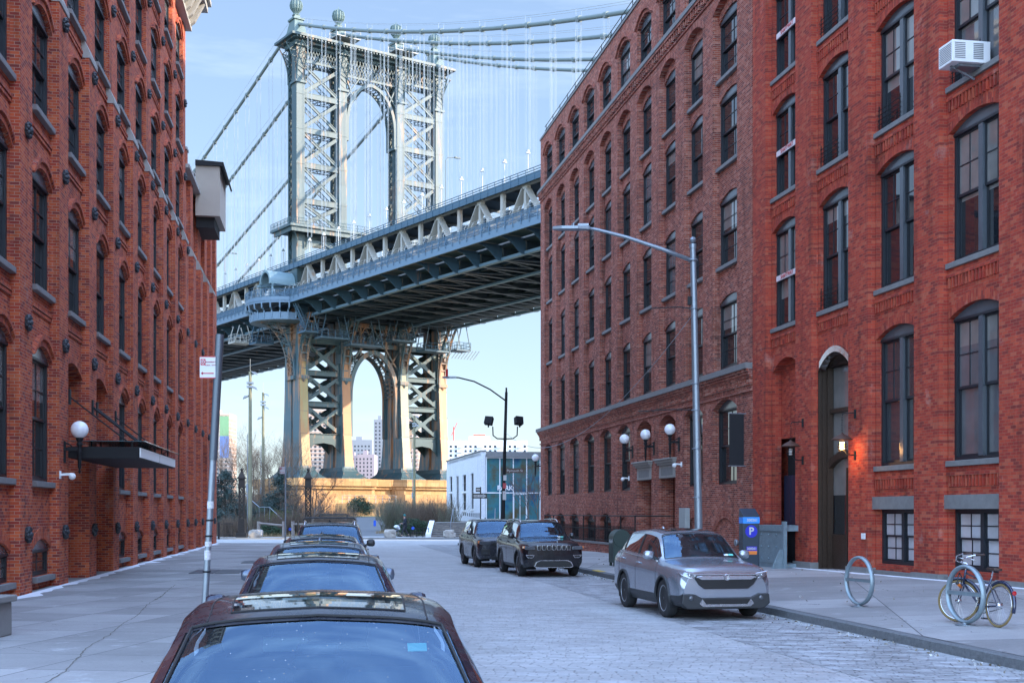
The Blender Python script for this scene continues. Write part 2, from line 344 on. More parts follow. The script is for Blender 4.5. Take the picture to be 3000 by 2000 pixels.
def slab(name, colr, bx, by, rot, joint=.02):
    m, n, b = newmat(name); tc = nd(n, 'ShaderNodeTexCoord'); mp = nd(n, 'ShaderNodeMapping'); mp.inputs['Rotation'].default_value = (0, 0, rot)
    L(n, tc.outputs['Object'], mp.inputs[0]); sp = nd(n, 'ShaderNodeSeparateXYZ'); L(n, mp.outputs[0], sp.inputs[0])
    rowf = math_n(n, 'DIVIDE', sp.outputs[1], by); colf = math_n(n, 'DIVIDE', sp.outputs[0], bx)
    row = math_n(n, 'FLOOR', rowf); col = math_n(n, 'FLOOR', colf)
    cb = nd(n, 'ShaderNodeCombineXYZ'); L(n, col, cb.inputs[0]); L(n, row, cb.inputs[1])
    wn = nd(n, 'ShaderNodeTexWhiteNoise', noise_dimensions='2D'); L(n, cb.outputs[0], wn.inputs['Vector'])
    e = math_n(n, 'MINIMUM', math_n(n, 'MULTIPLY', math_n(n, 'PINGPONG', rowf, .5), by), math_n(n, 'MULTIPLY', math_n(n, 'PINGPONG', colf, .5), bx))
    mm = math_n(n, 'LESS_THAN', e, joint/2)
    big = noise_n(n, .5, 6, .65, tc.outputs['Object']); fin = noise_n(n, 30, 5, .75, tc.outputs['Object'])
    c = mixc(n, wn.outputs['Value'], tuple(x*.74 for x in colr), tuple(x*1.15 for x in colr))
    c = mixc(n, 1.0, c, math_n(n, 'MULTIPLY_ADD', big, .8, .6), 'MULTIPLY')
    c = mixc(n, 1.0, c, math_n(n, 'MULTIPLY_ADD', fin, .6, .7), 'MULTIPLY')
    vo = nd(n, 'ShaderNodeTexVoronoi', feature='DISTANCE_TO_EDGE'); vo.inputs['Scale'].default_value = .28
    dn = nd(n, 'ShaderNodeTexNoise'); dn.inputs['Scale'].default_value = 1.6; dn.inputs['Detail'].default_value = 6; L(n, tc.outputs['Object'], dn.inputs['Vector'])
    ad = nd(n, 'ShaderNodeVectorMath', operation='MULTIPLY_ADD'); L(n, dn.outputs['Color'], ad.inputs[0]); ad.inputs[1].default_value = (.9,.9,0); L(n, tc.outputs['Object'], ad.inputs[2])
    L(n, ad.outputs[0], vo.inputs['Vector']); crack = math_n(n, 'MULTIPLY', math_n(n, 'LESS_THAN', vo.outputs['Distance'], .002), math_n(n, 'GREATER_THAN', big, .52))
    mm = math_n(n, 'MAXIMUM', mm, crack)
    c = mixc(n, mm, c, (.10,.10,.105,1))
    sn = noise_n(n, 1.7, 8, .75, tc.outputs['Object']); sf = ramp_n(n, sn, [(.57, (0,0,0)), (.74, (.5,.5,.5))])
    c = mixc(n, sf, c, (.60,.61,.63,1))
    L(n, c, b.inputs['Base Color']); b.inputs['Roughness'].default_value = .8
    bn = nd(n, 'ShaderNodeBump'); bn.inputs['Strength'].default_value = .5; bn.inputs['Distance'].default_value = .01
    L(n, math_n(n, 'SUBTRACT', math_n(n, 'MULTIPLY', fin, .5), mm), bn.inputs['Height']); L(n, bn.outputs[0], b.inputs['Normal']); return m
M_ground = ground_mat()
M_road = cobble_mat('granite_block_road', (.355,.355,.35), (.45,.445,.44), (.16,.16,.16), .26, .115, .55, rot=.16, salt=.55, amp=.42)
M_lane = cobble_mat('rough_parking_lane', (.20,.20,.20), (.33,.33,.33), (.09,.09,.09), .24, .12, .7, rot=.16, salt=.85, amp=.6)
M_walkL = slab('left_pavement', (.30,.295,.29), 1.55, 1.55, AL)
M_walkR = slab('right_pavement', (.32,.31,.305), 2.6, 1.9, AR)
g = MB(); g.poly([(-2500,-300,-.06), (2500,-300,-.06), (2500,4500,-.06), (-2500,4500,-.06)]); tag(g.build('ground', M_ground, recalc=False), kind='structure')
ys = [-30, 0, 10, 20, 30, 40, 50, 60, 70, 78]
sheet('road', [(y, left_x(y, -1.25), kerb_x(y)) for y in ys], M_road, lambda x, y: 0.0)
sheet('cross_street', [(78, -90, 70), (80, -90, 70), (94, -90, 70)], M_road, lambda x, y: 0.0)
sheet('parking_lane', [(y, kerb_x(y)-2.35, kerb_x(y)) for y in ys], M_lane, lambda x, y: 0.004)
def zl(x, y): return .15
def zr(x, y):
    t = max(0, x-kerb_x(y)); e = min(max((42-y)/12, 0), 1)*.10
    return .15+.02*t*(1 if y < 60 else .5)+e*min(t/4, 1)
sheet('left_pavement', [(y, left_x(y, -7.6), left_x(y, -1.43)) for y in ys[:-1]+[76.8]], M_walkL, zl)
sheet('right_pavement', [(y, kerb_x(y)+.16, right_x(y, 18.2)) for y in list(range(-30, 76, 3))+[76.8]], M_walkR, zr, nx=6)
# kerb stones: one long dark granite edge on each side, chipped along its length
def kerb(name, fx, wd, side):
    mb = MB(); prev = None; y = -30.0
    while y <= 76.8:
        j = mnoise.noise((y*1.7, side*9, 0))*.012; jz = mnoise.noise((y*.9, side*5, 3))*.006
        x = fx(y)
        pr = [(x-side*j, -.02), (x+side*(-.012-j), .135+jz), (x+side*.012, .152+jz), (x+side*wd, .152+jz), (x+side*wd, -.02)]
        cur = [mb.vt((p[0], y, p[1])) for p in pr]
        if prev:
            for i in range(len(pr)-1): mb.face((prev[i], prev[i+1], cur[i+1], cur[i]))
        prev = cur; y += .3
    o = mb.build(name, M_kerb, smooth=True, auto=40); tag(o, kind='structure'); return o
M_kerb = plain('kerb_granite', (.14,.145,.15), .8, var=.55, scale=14, bump=.9, bscale=26)
kerb('right_kerb', kerb_x, .18, 1); kerb('left_kerb', lambda y: left_x(y, -1.25), .18, -1)
yk = MB(); yk.box(0, .19, 0, 1.1, .16, .163); yk.box(-.012, -.008, 0, 1.1, .02, .163)
o = yk.build('kerb_paint', plain('yellow_paint', (.62,.42,.05), .6, var=.3, scale=12)); o.location = (kerb_x(39.2)+.012, 39.2, 0); o.rotation_euler = (0, 0, math.atan(.16)); tag(o, kind='structure')
# drift of road salt along the facades
M_salt = plain('road_salt', (.72,.74,.78), .9, var=.2, scale=5)
def drift(name, fx, y0, y1, wmax, zf, seed):
    mb = MB(); prev = None; y = y0; rnd = random.Random(seed)
    while y < y1:
        w_ = wmax*max(.04, .5+mnoise.noise((y*.8, seed, 0))*.9); hh = .012
        x = fx(y); s = 1 if wmax > 0 else -1
        pr = [(x, hh), (x+w_*.5, hh*.9+.004*rnd.random()), (x+w_, -.004)]
        cur = [mb.vt((p[0], y, zf(p[0], y)+p[1])) for p in pr]
        if prev:
            for i in range(2): mb.face((prev[i], prev[i+1], cur[i+1], cur[i]))
        prev = cur; y += .18+.1*rnd.random()
    tag(mb.build(name, M_salt, smooth=True), kind='stuff')
drift('salt_drift', lambda y: left_x(y, -6.84), 24, 76, .55, zl, 3)
drift('salt_line', lambda y: right_x(y, 15.95), 20, 70, -.4, zr, 5)
# far kerb of the cross street, plaza pavement, park path, lawn, planting beds
M_plaza = slab('plaza_pavement', (.36,.36,.36), 2.4, 1.5, .03)
sheet('plaza_pavement', [(94, -90, 70), (100.5, -90, 70)], M_plaza, lambda x, y: .10)
kb = MB(); kb.box(-90, 70, 93.8, 94, -.02, .13); tag(kb.build('far_kerb', M_concrete), kind='structure')
M_path = plain('asphalt_path', (.13,.135,.14), .8, var=.2, scale=.6, bump=.4, bscale=30)
M_lawn = plain('winter_lawn', (.10,.12,.04), .9, var=.35, scale=.8, bump=.4, bscale=20)
M_soil = plain('planting_bed_soil', (.12,.095,.065), .95, var=.45, scale=2, bump=.6, bscale=14)
def zp(y):                             # the park climbs gently away from the street
    t = min(max((y-101)/45, 0), 1); return .05+1.35*t*t*(3-2*t)
sheet('lawn', [(q, -90-(q-100)*.4, 60+(q-100)*.4) for q in (100.5, 106, 112, 118, 124, 130, 136, 142, 150, 218)], M_lawn, lambda x, y: zp(y)-.01)
pathrows = [(q, px(a, 0, q).x, px(b_, 0, q).x) for q, a, b_ in ((100.4, 880, 1172), (106, 900, 1160), (112, 920, 1150), (118, 935, 1143), (124, 948, 1135), (130, 960, 1128), (136, 972, 1120), (142, 984, 1112), (150, 1000, 1106), (162, 1030, 1104))]
sheet('park_path', pathrows, M_path, lambda x, y: zp(y)+.02)
sheet('planting_bed', [(q, -60, px(a, 0, q).x) for q, a in ((100.6, 875), (106, 893), (112, 912), (118, 926), (124, 940), (130, 952), (136, 964), (142, 975))], M_soil, lambda x, y: zp(y)+.01)
sheet('shrub_bed', [(q, px(a, 0, q).x, -2.5) for q, a in ((100.6, 1178), (106, 1166), (112, 1156), (118, 1150), (124, 1142), (130, 1135), (136, 1127))], M_soil, lambda x, y: zp(y)+.012)

# ------------------------------------------------------------------ arched wall and window builders
def arcpts(s0, s1, zs, rise, n=10):
    return [(s0+(s1-s0)*i/n, zs+rise*(1-(2*i/n-1)**2)) for i in range(n+1)]
def bay_wall(mb, x0, x1, s0, s1, o0, o1, opens, z0, z1):
    """wall slab x0..x1 thick between s0 and s1 with arched openings o0..o1, listed as (sill, spring, rise)"""
    if o0 > s0: mb.box(x0, x1, s0, o0, z0, z1)
    if s1 > o1: mb.box(x0, x1, o1, s1, z0, z1)
    low = None; base = z0
    for zs, zp, rise in list(opens)+[(z1, None, None)]:
        pts = [(o0, base), (o1, base)] if low is None else low
        if zs > max(p[1] for p in pts)+.001:
            mb.prism(pts+[(o1, zs), (o0, zs)], x0, x1)
        if zp is not None: low = arcpts(o0, o1, zp, rise); base = zp
def window(wd, hs, rise, sx, style, parent, loc, gm=None, sill=True, sill_m=None, proto={}):
    """sash window, local origin at lower corner of the opening; returns the window object (frame) with glass and sill children"""
    key = (round(wd, 3), round(hs, 3), round(rise, 3), sx, style, sill, sill_m.name if sill_m else '', gm.name if gm else '')
    if key in proto:
        o = copy_tree(proto[key]); o.parent = parent; o.location = loc
        for ch in o.children:
            if ch.name.startswith('glass'): ch.rotation_euler = (random.uniform(-.004, .004), random.uniform(-.002, .002), random.uniform(-.008, .008))
        return o
    f = MB(); X = lambda a: sx*a
    def fb(a0, a1, s0, s1, z0, z1): f.box(min(X(a0), X(a1)), max(X(a0), X(a1)), s0, s1, z0, z1)
    fr = .085 if style != 'base' else .07
    f.mi = 0
    top = hs if rise > .02 else hs-fr
    fb(0, .16, 0, fr, 0, hs); fb(0, .16, wd-fr, wd, 0, hs); fb(.003, .15, fr, wd-fr, 0, fr)
    mid = hs*.5
    if rise > .02:
        f.mi = 1
        f.prism([(0, hs-.02), (wd, hs-.02)] + arcpts(0, wd, hs, rise)[::-1], min(X(-.012), X(.14)), max(X(-.012), X(.14)))
        f.mi = 0
        fb(-.03, .15, 0.002, wd-.002, hs-.08, hs-.02)
        top = hs-.08
    else: fb(.003, .15, fr, wd-fr, hs-fr, hs)
    gl = MB()
    def pane(a, s0, s1, z0, z1, nm, nh):
        gl.poly([(X(a), s0, z0), (X(a), s1, z0), (X(a), s1, z1), (X(a), s0, z1)])
        for i in range(1, nm): c = s0+(s1-s0)*i/nm; fb(a-.018, a+.01, c-.013, c+.013, z0, z1)
        for i in range(1, nh): c = z0+(z1-z0)*i/nh; fb(a-.015, a+.01, s0, s1, c-.013, c+.013)
    def sash(a, s0, s1, z0, z1, nm, nh, st=.05):
        fb(a-.03, a+.02, s0, s0+st, z0, z1); fb(a-.03, a+.02, s1-st, s1, z0, z1)
        fb(a-.027, a+.02, s0+st, s1-st, z0, z0+st+.015); fb(a-.027, a+.02, s0+st, s1-st, z1-st, z1)
        pane(a, s0+st, s1-st, z0+st+.015, z1-st, nm, nh)
    if style == 'single':
        sash(.07, fr, wd-fr, mid, top, 2, 2); sash(.125, fr, wd-fr, fr, mid+.04, 2, 2)
    elif style == 'single1':
        sash(.07, fr, wd-fr, mid, top, 2, 2); sash(.125, fr, wd-fr, fr, mid+.04, 1, 1)
    elif style in ('double', 'doubleplain'):
        c = wd/2; f.mi = 1 if style == 'double' else 0
        fb(-.02, .13, c-.09, c+.09, fr, top); f.mi = 0
        nm = 2
        for s0, s1 in ((fr, c-.09), (c+.09, wd-fr)):
            sash(.07, s0, s1, mid, top, nm, 2); sash(.12, s0, s1, fr, mid+.04, 1 if style == 'double' else 2, 1 if style == 'double' else 2)
    elif style == 'base':
        sash(.06, fr, wd-fr, fr, top, 2, 2, .03)
    elif style == 'based':
        c = wd/2
        fb(0, .14, c-.07, c+.07, fr, top)
        for s0, s1 in ((fr, c-.07), (c+.07, wd-fr)):
            sash(.08, s0, s1, mid, top, 2, 2, .035); sash(.11, s0, s1, fr, mid+.03, 2, 2, .035)
    o = f.build('window', [M_frame, M_header], parent); o.location = loc
    gl.build('glass', gm or M_glass, o, recalc=False)
    if sill:
        s = MB(); s.box(min(X(-.20), X(.2)), max(X(-.20), X(.2)), -.09, wd+.09, -.14, -.003); s.build('sill', sill_m or M_stone, o, bevel=.012)
    proto[key] = o
    return o
def hood(mb, x0, x1, s0, s1, zs, rise, t=.22, n=14, ends=True):
    a = arcpts(s0, s1, zs, rise, n); b = arcpts(s0-t*.9, s1+t*.9, zs-.02, rise+t, n)
    mb.prism(a+b[::-1], x0, x1)
# ------------------------------------------------------------------ text helper
def text_mesh(body, size, mat, parent, loc, rot, name='lettering', extrude=.004, align='CENTER', bold=0.0):
    cu = bpy.data.curves.new(name, 'FONT'); cu.body = body; cu.size = size; cu.extrude = extrude; cu.align_x = align; cu.align_y = 'CENTER'; cu.offset = bold; cu.resolution_u = 3
    t = bpy.data.objects.new(name, cu); C.objects.link(t)
    dg = bpy.context.evaluated_depsgraph_get(); me = bpy.data.meshes.new_from_object(t.evaluated_get(dg))
    bpy.data.objects.remove(t); bpy.data.curves.remove(cu)
    me.name = name; me.materials.clear(); me.materials.append(mat)
    o = bpy.data.objects.new(name, me); C.objects.link(o); o.parent = parent; o.location = loc; o.rotation_euler = rot; return o

# ================================================================== LEFT BUILDING (orange brick warehouse)
LB = empty('brick_warehouse', (XL, 0, 0), AL, 'orange-red brick warehouse with iron wall rosettes and stepped piers, lining the left pavement', 'building')
wall = MB(); arch = MB(); stone = MB()
SILL = [.46, 2.75, 7.4, 11.65, 15.5, 19.1, 22.6]; SPR = [1.12, 5.75, 10.05, 14.0, 17.55, 21.05, 24.35]
NK = range(-3, 9)
near = lambda k: (27.9+3.98*k)*KL
PW = 1.12*KL; PITCH = 3.98*KL
def L_(mb, a0, a1, s0, s1, z0, z1): mb.box(-a1, -a0, s0, s1, z0, z1)
S_END = near(8)+PW
# piers: deep below the stone caps, shallower above
for k in range(-3, 9):
    n0 = near(k)
    L_(wall, 0, .6, n0, n0+PW, 0, 15.0); L_(wall, .13, .6, n0+.04, n0+PW-.04, 15.0, 25.2)
    stone = MB(); stone.prismy([(-.001+.03, 14.88), (.03, 15.02), (-.14, 15.42), (-.30, 15.42), (-.30, 14.88)], n0-.03, n0+PW+.03); stone.build('stone_cap', M_lstone, LB)
for k in range(-3, 8):
    n0 = near(k); s0 = n0+PW; s1 = n0+PITCH; c = s1-.98; o0 = c-.95; o1 = c+.95
    ent = k in (1, 2)
    ops = [(SILL[i], SPR[i], .30 if i else .22) for i in range(7)]
    if ent: ops = [(0.0, SPR[1], .30)]+ops[2:]
    w0, w1 = (s0+.02, s1-.02) if ent else (o0, o1)
    if ent:
        bay_wall(wall, -.55, -.22, s0, s1, w0, w1, [(0.0, SPR[1], .30)], 0, 7.0)
        bay_wall(wall, -.55, -.22, s0, s1, o0, o1, ops[1:], 7.0, 25.2)
        # brick-lined doorway recess with a dark glazed door at the back
        L_(wall, .55, 2.4, s0-.1, s0+.3, 0, 6.3); L_(wall, .55, 2.4, s1-.3, s1+.1, 0, 6.3); L_(wall, .55, 2.4, s0+.3, s1-.3, 4.4, 6.3)
        d = MB(); L_(d, 1.7, 1.8, s0+.3, s1-.3, .15, 4.4); d.build('door', M_black, LB)
    else:
        bay_wall(wall, -.55, -.22, s0, s1, o0, o1, ops, 0, 25.2)
    for i in range(7):
        if ent and i < 2: 
            if i == 1: arch = MB(); hood(arch, -.22, -.15, s0+.25, s1-.25, SPR[1], .30, .2); arch.build('brick_arch', M_lefts, LB)
            continue
        if i >= 1:
            arch = MB(); hood(arch, -.22, -.155, o0, o1, SPR[i], .30, .16); hood(arch, -.22, -.10, o0-.15, o1+.15, SPR[i]+.0, .46, .13)
            # corbelled apron under the sill
            if i >= 2: L_(arch, .16, .22, o0-.1, o1+.1, SILL[i]-.52, SILL[i]-.45); L_(arch, .18, .22, o0-.1, o1+.1, SILL[i]-.62, SILL[i]-.55)
            arch.build('brick_arch', M_lefts, LB)
            window(1.9, SPR[i]-SILL[i], .30, -1, 'single', LB, (-.28, o0, SILL[i]))
        else:
            arch = MB(); hood(arch, -.22, -.20, o0, o1, SPR[0], .24, .3); arch.build('brick_arch', M_lefts, LB)
            window(1.9, SPR[0]-SILL[0], .24, -1, 'base', LB, (-.28, o0, SILL[0]))
L_(wall, 2.4, 14, near(-3), S_END, 0, 25.2); L_(wall, .55, 2.4, near(-3), near(-3)+.3, 0, 25.2); L_(wall, .55, 2.4, S_END-.3, S_END, 0, 25.2); L_(wall, .55, 2.4, near(-3)+.3, S_END-.3, 25.0, 25.2)      # body of the building
wall.build('wall', M_left, LB)
# cornice on stone brackets
co = MB()
L_(co, -.15, .6, near(-3), S_END+.15, 25.2, 25.45); L_(co, -.5, .6, near(-3), S_END+.5, 26.1, 26.4); L_(co, -.85, .6, near(-3), S_END+.85, 26.4, 26.75); L_(co, -1.0, .6, near(-3), S_END+1.0, 26.75, 27.0)
L_(co, -.1, .6, near(-3), S_END+.1, 25.45, 26.1)
s = near(-3)+.3
while s < S_END:
    co.prismy([(.12, 25.3), (.35, 25.5), (.8, 26.38), (.12, 26.38)], s, s+.28); s += .95
L_(co, .6, 14, S_END, S_END+.5, 26.1, 26.4); L_(co, .6, 14, S_END, S_END+.85, 26.4, 26.75); L_(co, .6, 14, S_END, S_END+1.0, 26.75, 27.0)
co.build('cornice', M_lstone, LB)
ch = MB()
L_(ch, .13, .55, S_END-1.0, S_END, 24.45, 25.2)
# iron rosettes that anchor the floors
M_ros = plain('cast_iron_rosette', (.035,.042,.05), .5, var=.3, scale=30)
ro = MB()
for i in range(8):
    a = 2*PI*i/8; ro.ball((.07, .14*math.cos(a), .14*math.sin(a)), .055, 6); ro.beam((.03, 0, 0), (.05, .19*math.cos(a+.39), .19*math.sin(a+.39)), .05, .05, up=(1,0,0))
ro.ball((.09, 0, 0), .07, 8); ro.lathe([(.17, 0), (.16, .04)], (0,0,0), 10, 'x')
ros = None
for k in range(-3, 9):
    for z in (1.5, 6.27, 10.6, 14.5, 18.0, 21.5):
        a = 0.0 if z < 15 else -.13
        if ros is None: ros = ro.build('iron_rosette', M_ros, LB, smooth=True); o = ros
        else: o = ros.copy(); C.objects.link(o)
        o.location = (a, near(k)+PW*.5, z); o.rotation_euler = (random.random()*.6, 0, 0)
# lower annex of the left block
LX = empty('brick_annex', (XL, 0, 0), AL, 'lower brick annex with close-set buttresses beyond the tall warehouse on the left', 'building')
an = MB(); cap = MB()
A0 = S_END; A1 = 76.0*KL
L_(an, .35, 12, A0, A1, 0, 18.6)
k = 0; s = near(9)-.3
for i in range(4):
    s0 = A0+2.4+i*3.55
    L_(an, 0, .4, s0, s0+1.15, 0, 14.9); L_(an, .15, .4, s0+.04, s0+1.1, 14.9, 18.6)
    cap.prismy([(.03, 14.8), (.03, 14.95), (-.16, 15.3), (-.36, 15.3), (-.36, 14.8)], s0-.02, s0+1.17)
L_(an, 0, .4, A1-1.0, A1, 0, 18.6)
cap.box(-12.05, .06, A0, A1+.06, 18.6, 18.78)
L_(an, .1, .6, A0+.1, A0+.7, 18.78, 19.5); cap.box(-.65, -.05, A0+.05, A0+.75, 19.5, 19.62)
L_(an, .1, .6, A0+3.4, A0+3.9, 18.78, 19.2); cap.box(-.65, -.05, A0+3.35, A0+3.95, 19.2, 19.3)
an.build('wall', M_left, LX); cap.build('coping', M_lstone, LX)
for i in range(4):
    s0 = A0+2.4+i*3.55; o = ros.copy(); C.objects.link(o); o.parent = LX; o.location = (0, s0+.57, 1.5)
    o = ros.copy(); C.objects.link(o); o.parent = LX; o.location = (0, s0+.57, 10.5)
    o = ros.copy(); C.objects.link(o); o.parent = LX; o.location = (0, s0+.57, 6.2)
# plain hoist house hanging off the annex wall
HB = MB(); M_stucco = plain('beige_stucco', (.40,.35,.29), .85, var=.1, scale=2, bump=.2)
h0, h1 = 66*KL, 69.7*KL
HB.box(-.2, 1.05, h0, h1, 17.5, 20.1)
o = HB.build('wall', M_stucco, None); hr = empty('hoist_house', (XL, 0, 0), AL, 'small beige rendered box house overhanging from the top of the left brick annex', 'hoist house'); o.parent = hr
rf = MB(); rf.prismy([(-.2, 20.1), (1.2, 20.1), (1.32, 19.72), (1.4, 19.78), (1.24, 20.3), (-.2, 20.38)], h0-.12, h1+.12); rf.build('roof', M_black, hr)
bs = MB(); bs.box(-.2, .75, h0+.35, h1-.3, 16.95, 17.5); bs.build('base_beams', M_black, hr)

# entrance canopy
c0, c1 = 33.0*KL, 40.5*KL
CN = empty('entrance_canopy', (XL, 0, 0), AL, 'black steel and glass canopy hung on rods over the left doorways', 'canopy')
f = MB(); f.box(-.0, 1.8, c0, c0+.12, 3.42, 3.72); f.box(0, 1.8, c1-.12, c1, 3.42, 3.72); f.box(.0, .1, c0+.12, c1-.12, 3.42, 3.72)
f.box(.05, 1.68, c0+.12, c1-.12, 3.42, 3.48)
for i in range(1, 5): s = c0+(c1-c0)*i/5; f.box(.1, 1.68, s-.03, s+.03, 3.5, 3.7)
f.box(1.70, 1.80, c0+.12, c1-.12, 3.42, 3.72); f.build('canopy_frame', M_black, CN)
pn = MB(); mid = (c0+c1)/2
pn.box(1.80, 1.83, c0+.05, mid-.12, 3.45, 3.70); pn.box(1.80, 1.83, mid+.12, c1-.05, 3.45, 3.70)
pn.build('white_fascia', M_white, CN)
M_cgl, n, b = newmat('canopy_glass'); b.inputs['Base Color'].default_value = (.09,.16,.17,1); b.inputs['Roughness'].default_value = .08; b.inputs['Alpha'].default_value = .8
gp = MB(); gp.box(-.0, 1.95, c0-.05, c1+.05, 3.86, 3.88)
gp.build('glass_roof', M_cgl, CN)
cl = MB()
for i in range(6):
    s = c0+.1+(c1-c0-.2)*i/5
    for a in (.3, 1.6): cl.box(a-.02, a+.02, s-.02, s+.02, 3.70, 3.90)
cl.build('glass_clips', M_black, CN)
for s in (33.1, 36.3, 37.0, 40.2):
    s *= KL; t = MB(); t.tube([(.02, s, 5.02), (1.62, min(max(s, c0+.2), c1-.2), 3.75)], .035 if 36 < s/KL < 38 else .022, 6); t.box(.0, .04, s-.1, s+.1, 4.82, 5.22)
    t.build('tie_rod', M_black, CN)

# ================================================================== RIGHT RED MILL
RB = empty('red_brick_mill', (XR, 0, 0), AR, 'deep red brick mill with paired arched windows and corbelled panels, nearest on the right', 'building')
wall = MB(); arch = MB(); stone = MB()
R_ = lambda mb, a0, a1, d0, d1, z0, z1: mb.box(a0, a1, d0*KR, d1*KR, z0, z1)
piers = [(42.58, 41.46), (39.08, 37.90), (35.45, 34.26), (31.79, 30.56), (28.04, 26.85), (24.35, 23.2), (20.7, 19.5), (17.0, 15.8), (13.3, 12.1)]
TOP = 30.0
for fa, ne in piers:
    R_(wall, 0, .55, ne, fa, 0.0, TOP)
    stone = MB(); R_(stone, -.07, .0, ne-.05, fa+(.05 if fa < 42 else -.01), 0.0, .50); stone.box(0, .22, ne*KR-.05, ne*KR-.001, 0, .5); stone.build('pier_base', M_stone, RB)
RS = [3.24, 8.0, 12.25, 16.1, 19.95, 23.8]; RP = [6.6, 11.06, 14.94, 18.75, 22.6, 26.4]
for i in range(8):
    s0 = piers[i+1][0]*KR; s1 = piers[i][1]*KR; o0 = s0+.10; o1 = s1-.10
    base = .6
    if i == 0: lo = 6.6; ops = [(lo, lo, .0001)]
    body = [(RS[j], RP[j]+.06, .26) for j in range(1, 6)]
    if i == 0:
        bay_wall(wall, .20, .5, s0, s1, o0, o1, [(0.0, 6.55, .4)]+body, 0, TOP)
        wall.box(.5, .8, s0, s1, 4.4, 7.4)                        # bricked-up arch
        wall.box(.5, .8, s0, s0+.9, 0, 4.4)
        dv = MB(); dv.box(.78, .8, s0+.9, s1, 0, 4.4); dv.build('loading_opening', M_dark, RB)
        dd = MB(); dd.box(.62, .70, s0+.95, s1-.05, 1.5, 3.2); dd.box(.60, .62, s0+1.8, s0+1.84, 1.5, 3.2); dd.build('steel_door', plain('navy_steel', (.02,.025,.05), .45), RB)
    elif i == 1:
        bay_wall(wall, .20, .5, s0, s1, o0-.08, o1+.08, [(0.0, 6.3, .55)], 0, 7.4)
        bay_wall(wall, .20, .5, s0, s1, o0, o1, body, 7.4, TOP)
    else:
        bay_wall(wall, .20, .5, s0, s1, o0, o1, [(.62, 2.08, .0001)]+[(RS[0], RP[0]+.06, .26)]+body, 0, TOP)
        stone = MB(); stone.box(.12, .5, s0+.002, s1-.002, 2.081, 2.42); stone.build('stone_lintel', M_stone, RB); stone = MB()
        stone.box(.10, .20, s0+.002, s1-.002, .0, .45); stone.build('stone_plinth', M_stone, RB)
        window(o1-o0, 1.46, 0, 1, 'based', RB, (.36, o0, .62), gm=M_curt, sill=False)
    wall.box(.5, .56, s0, s1, 0 if i > 1 else 7.4, TOP)
    for j in range(6):
        if j == 0 and i < 2: continue
        window(o1-o0, RP[j]-RS[j]+.06, .26, 1, 'double', RB, (.34, o0, RS[j]))
        st = RS[j]
        arch = MB(); hood(arch, .190, .199, o0, o1, RP[j]+.06, .26, .30)
        # dentil panel under the sill
        wall.box(.14, .2, s0+.05, s1-.05, st-.36, st-.28)
        t = s0+.12
        while t < s1-.12: arch.box(.15, .2, t, t+.06, st-.62, st-.36); t += .15
        wall.box(.16, .2, s0+.05, s0+.10, st-.75, st-.36); arch.build('brick_arch', M_reds, RB)
    if i == 1: arch = MB(); hood(arch, .190, .199, s0+.06, s1-.06, 6.3, .55, .3); arch.build('brick_arch', M_reds, RB)
wall.box(.95, 16, piers[-1][1]*KR, 42.58*KR, 0, TOP)
wall.build('wall', M_red, RB)
# tall carved doorway
s0, s1 = piers[2][0]*KR, piers[1][1]*KR
M_wood = plain('carved_dark_wood', (.045,.028,.018), .45, var=.5, scale=12, bump=.4)
dw = MB()
for q, (a0, a1, t) in enumerate(((.20, .36, .07), (.30, .48, .13), (.42, .60, .19))):
    dw.box(a0, a1, s1-t, s1-.02-.1*q, .3, 6.3); dw.box(a0, a1, s0+.02+.1*q, s0+t, .3, 6.3)
    a = arcpts(s0+.02+.1*q, s1-.02-.1*q, 6.3, .5-.06*q); b = arcpts(s0+t, s1-t, 6.3, .38-.08*q)
    dw.prism(a+b[::-1], a0, a1)
dw.prism(arcpts(s0+.19, s1-.19, 3.5, .32)+arcpts(s0+.19, s1-.19, 3.3, .3)[::-1], .46, .61)
dw.box(.5, .61, s0+.19, s1-.19, 4.95, 5.07)
dw.box(.54, .60, (s0+s1)/2-.04, (s0+s1)/2+.04, .3, 3.3); dw.box(.56, .60, s0+.2, s1-.2, .32, 1.35)
dw.build('door_frame', M_wood, RB)
dg_ = MB(); dg_.poly([(.62, s0+.15, .3), (.62, s1-.15, .3), (.62, s1-.15, 6.7), (.62, s0+.15, 6.7)]); dg_.build('door_glass', M_glass, RB, recalc=False)
hd = MB(); a = arcpts(s0+.08, s1-.08, 6.32, .52); b = arcpts(s0+.2, s1-.2, 6.22, .44); hd.prism(a+b[::-1], .12, .34); hd.build('chrome_arch_trim', M_chrome, RB)
# "SHAFTWAY" boards across the windows of the far bay
s0 = piers[1][0]*KR+.1; s1 = piers[0][1]*KR-.1
for j in (1, 2, 3):
    zc = RS[j]+(RP[j]-RS[j])*.52
    bd = MB(); bd.box(.25, .285, s0+.30, s1-.20, zc-.085, zc+.085); sb = bd.build('shaftway_board', plain('board_white', (.74,.66,.66), .6), RB)
    text_mesh('SHAFTWAY', .19, plain('board_red_ink', (.5,.04,.04), .6), sb, (.243, (s0+s1)/2+.05, zc), (PI/2, 0, -PI/2))
# window guards, low black bars in three windows
def guard(i, j):
    s0 = piers[i+1][0]*KR+.15; s1 = piers[i][1]*KR-.15; z = RS[j]+.05; g_ = MB()
    for q in range(4): g_.tube([(.2, s0+.9, z+.12+.13*q), (.2, s1-.05, z+.12+.13*q)], .012, 5)
    for q in (s0+.95, s1-.1, (s0+s1)/2+.5): g_.tube([(.2, q, z), (.2, q, z+.62)], .014, 5)
    g_.build('window_guard', M_black, RB)
for i, j in ((1, 1), (1, 2), (1, 3), (2, 2), (3, 2)): guard(i, j)

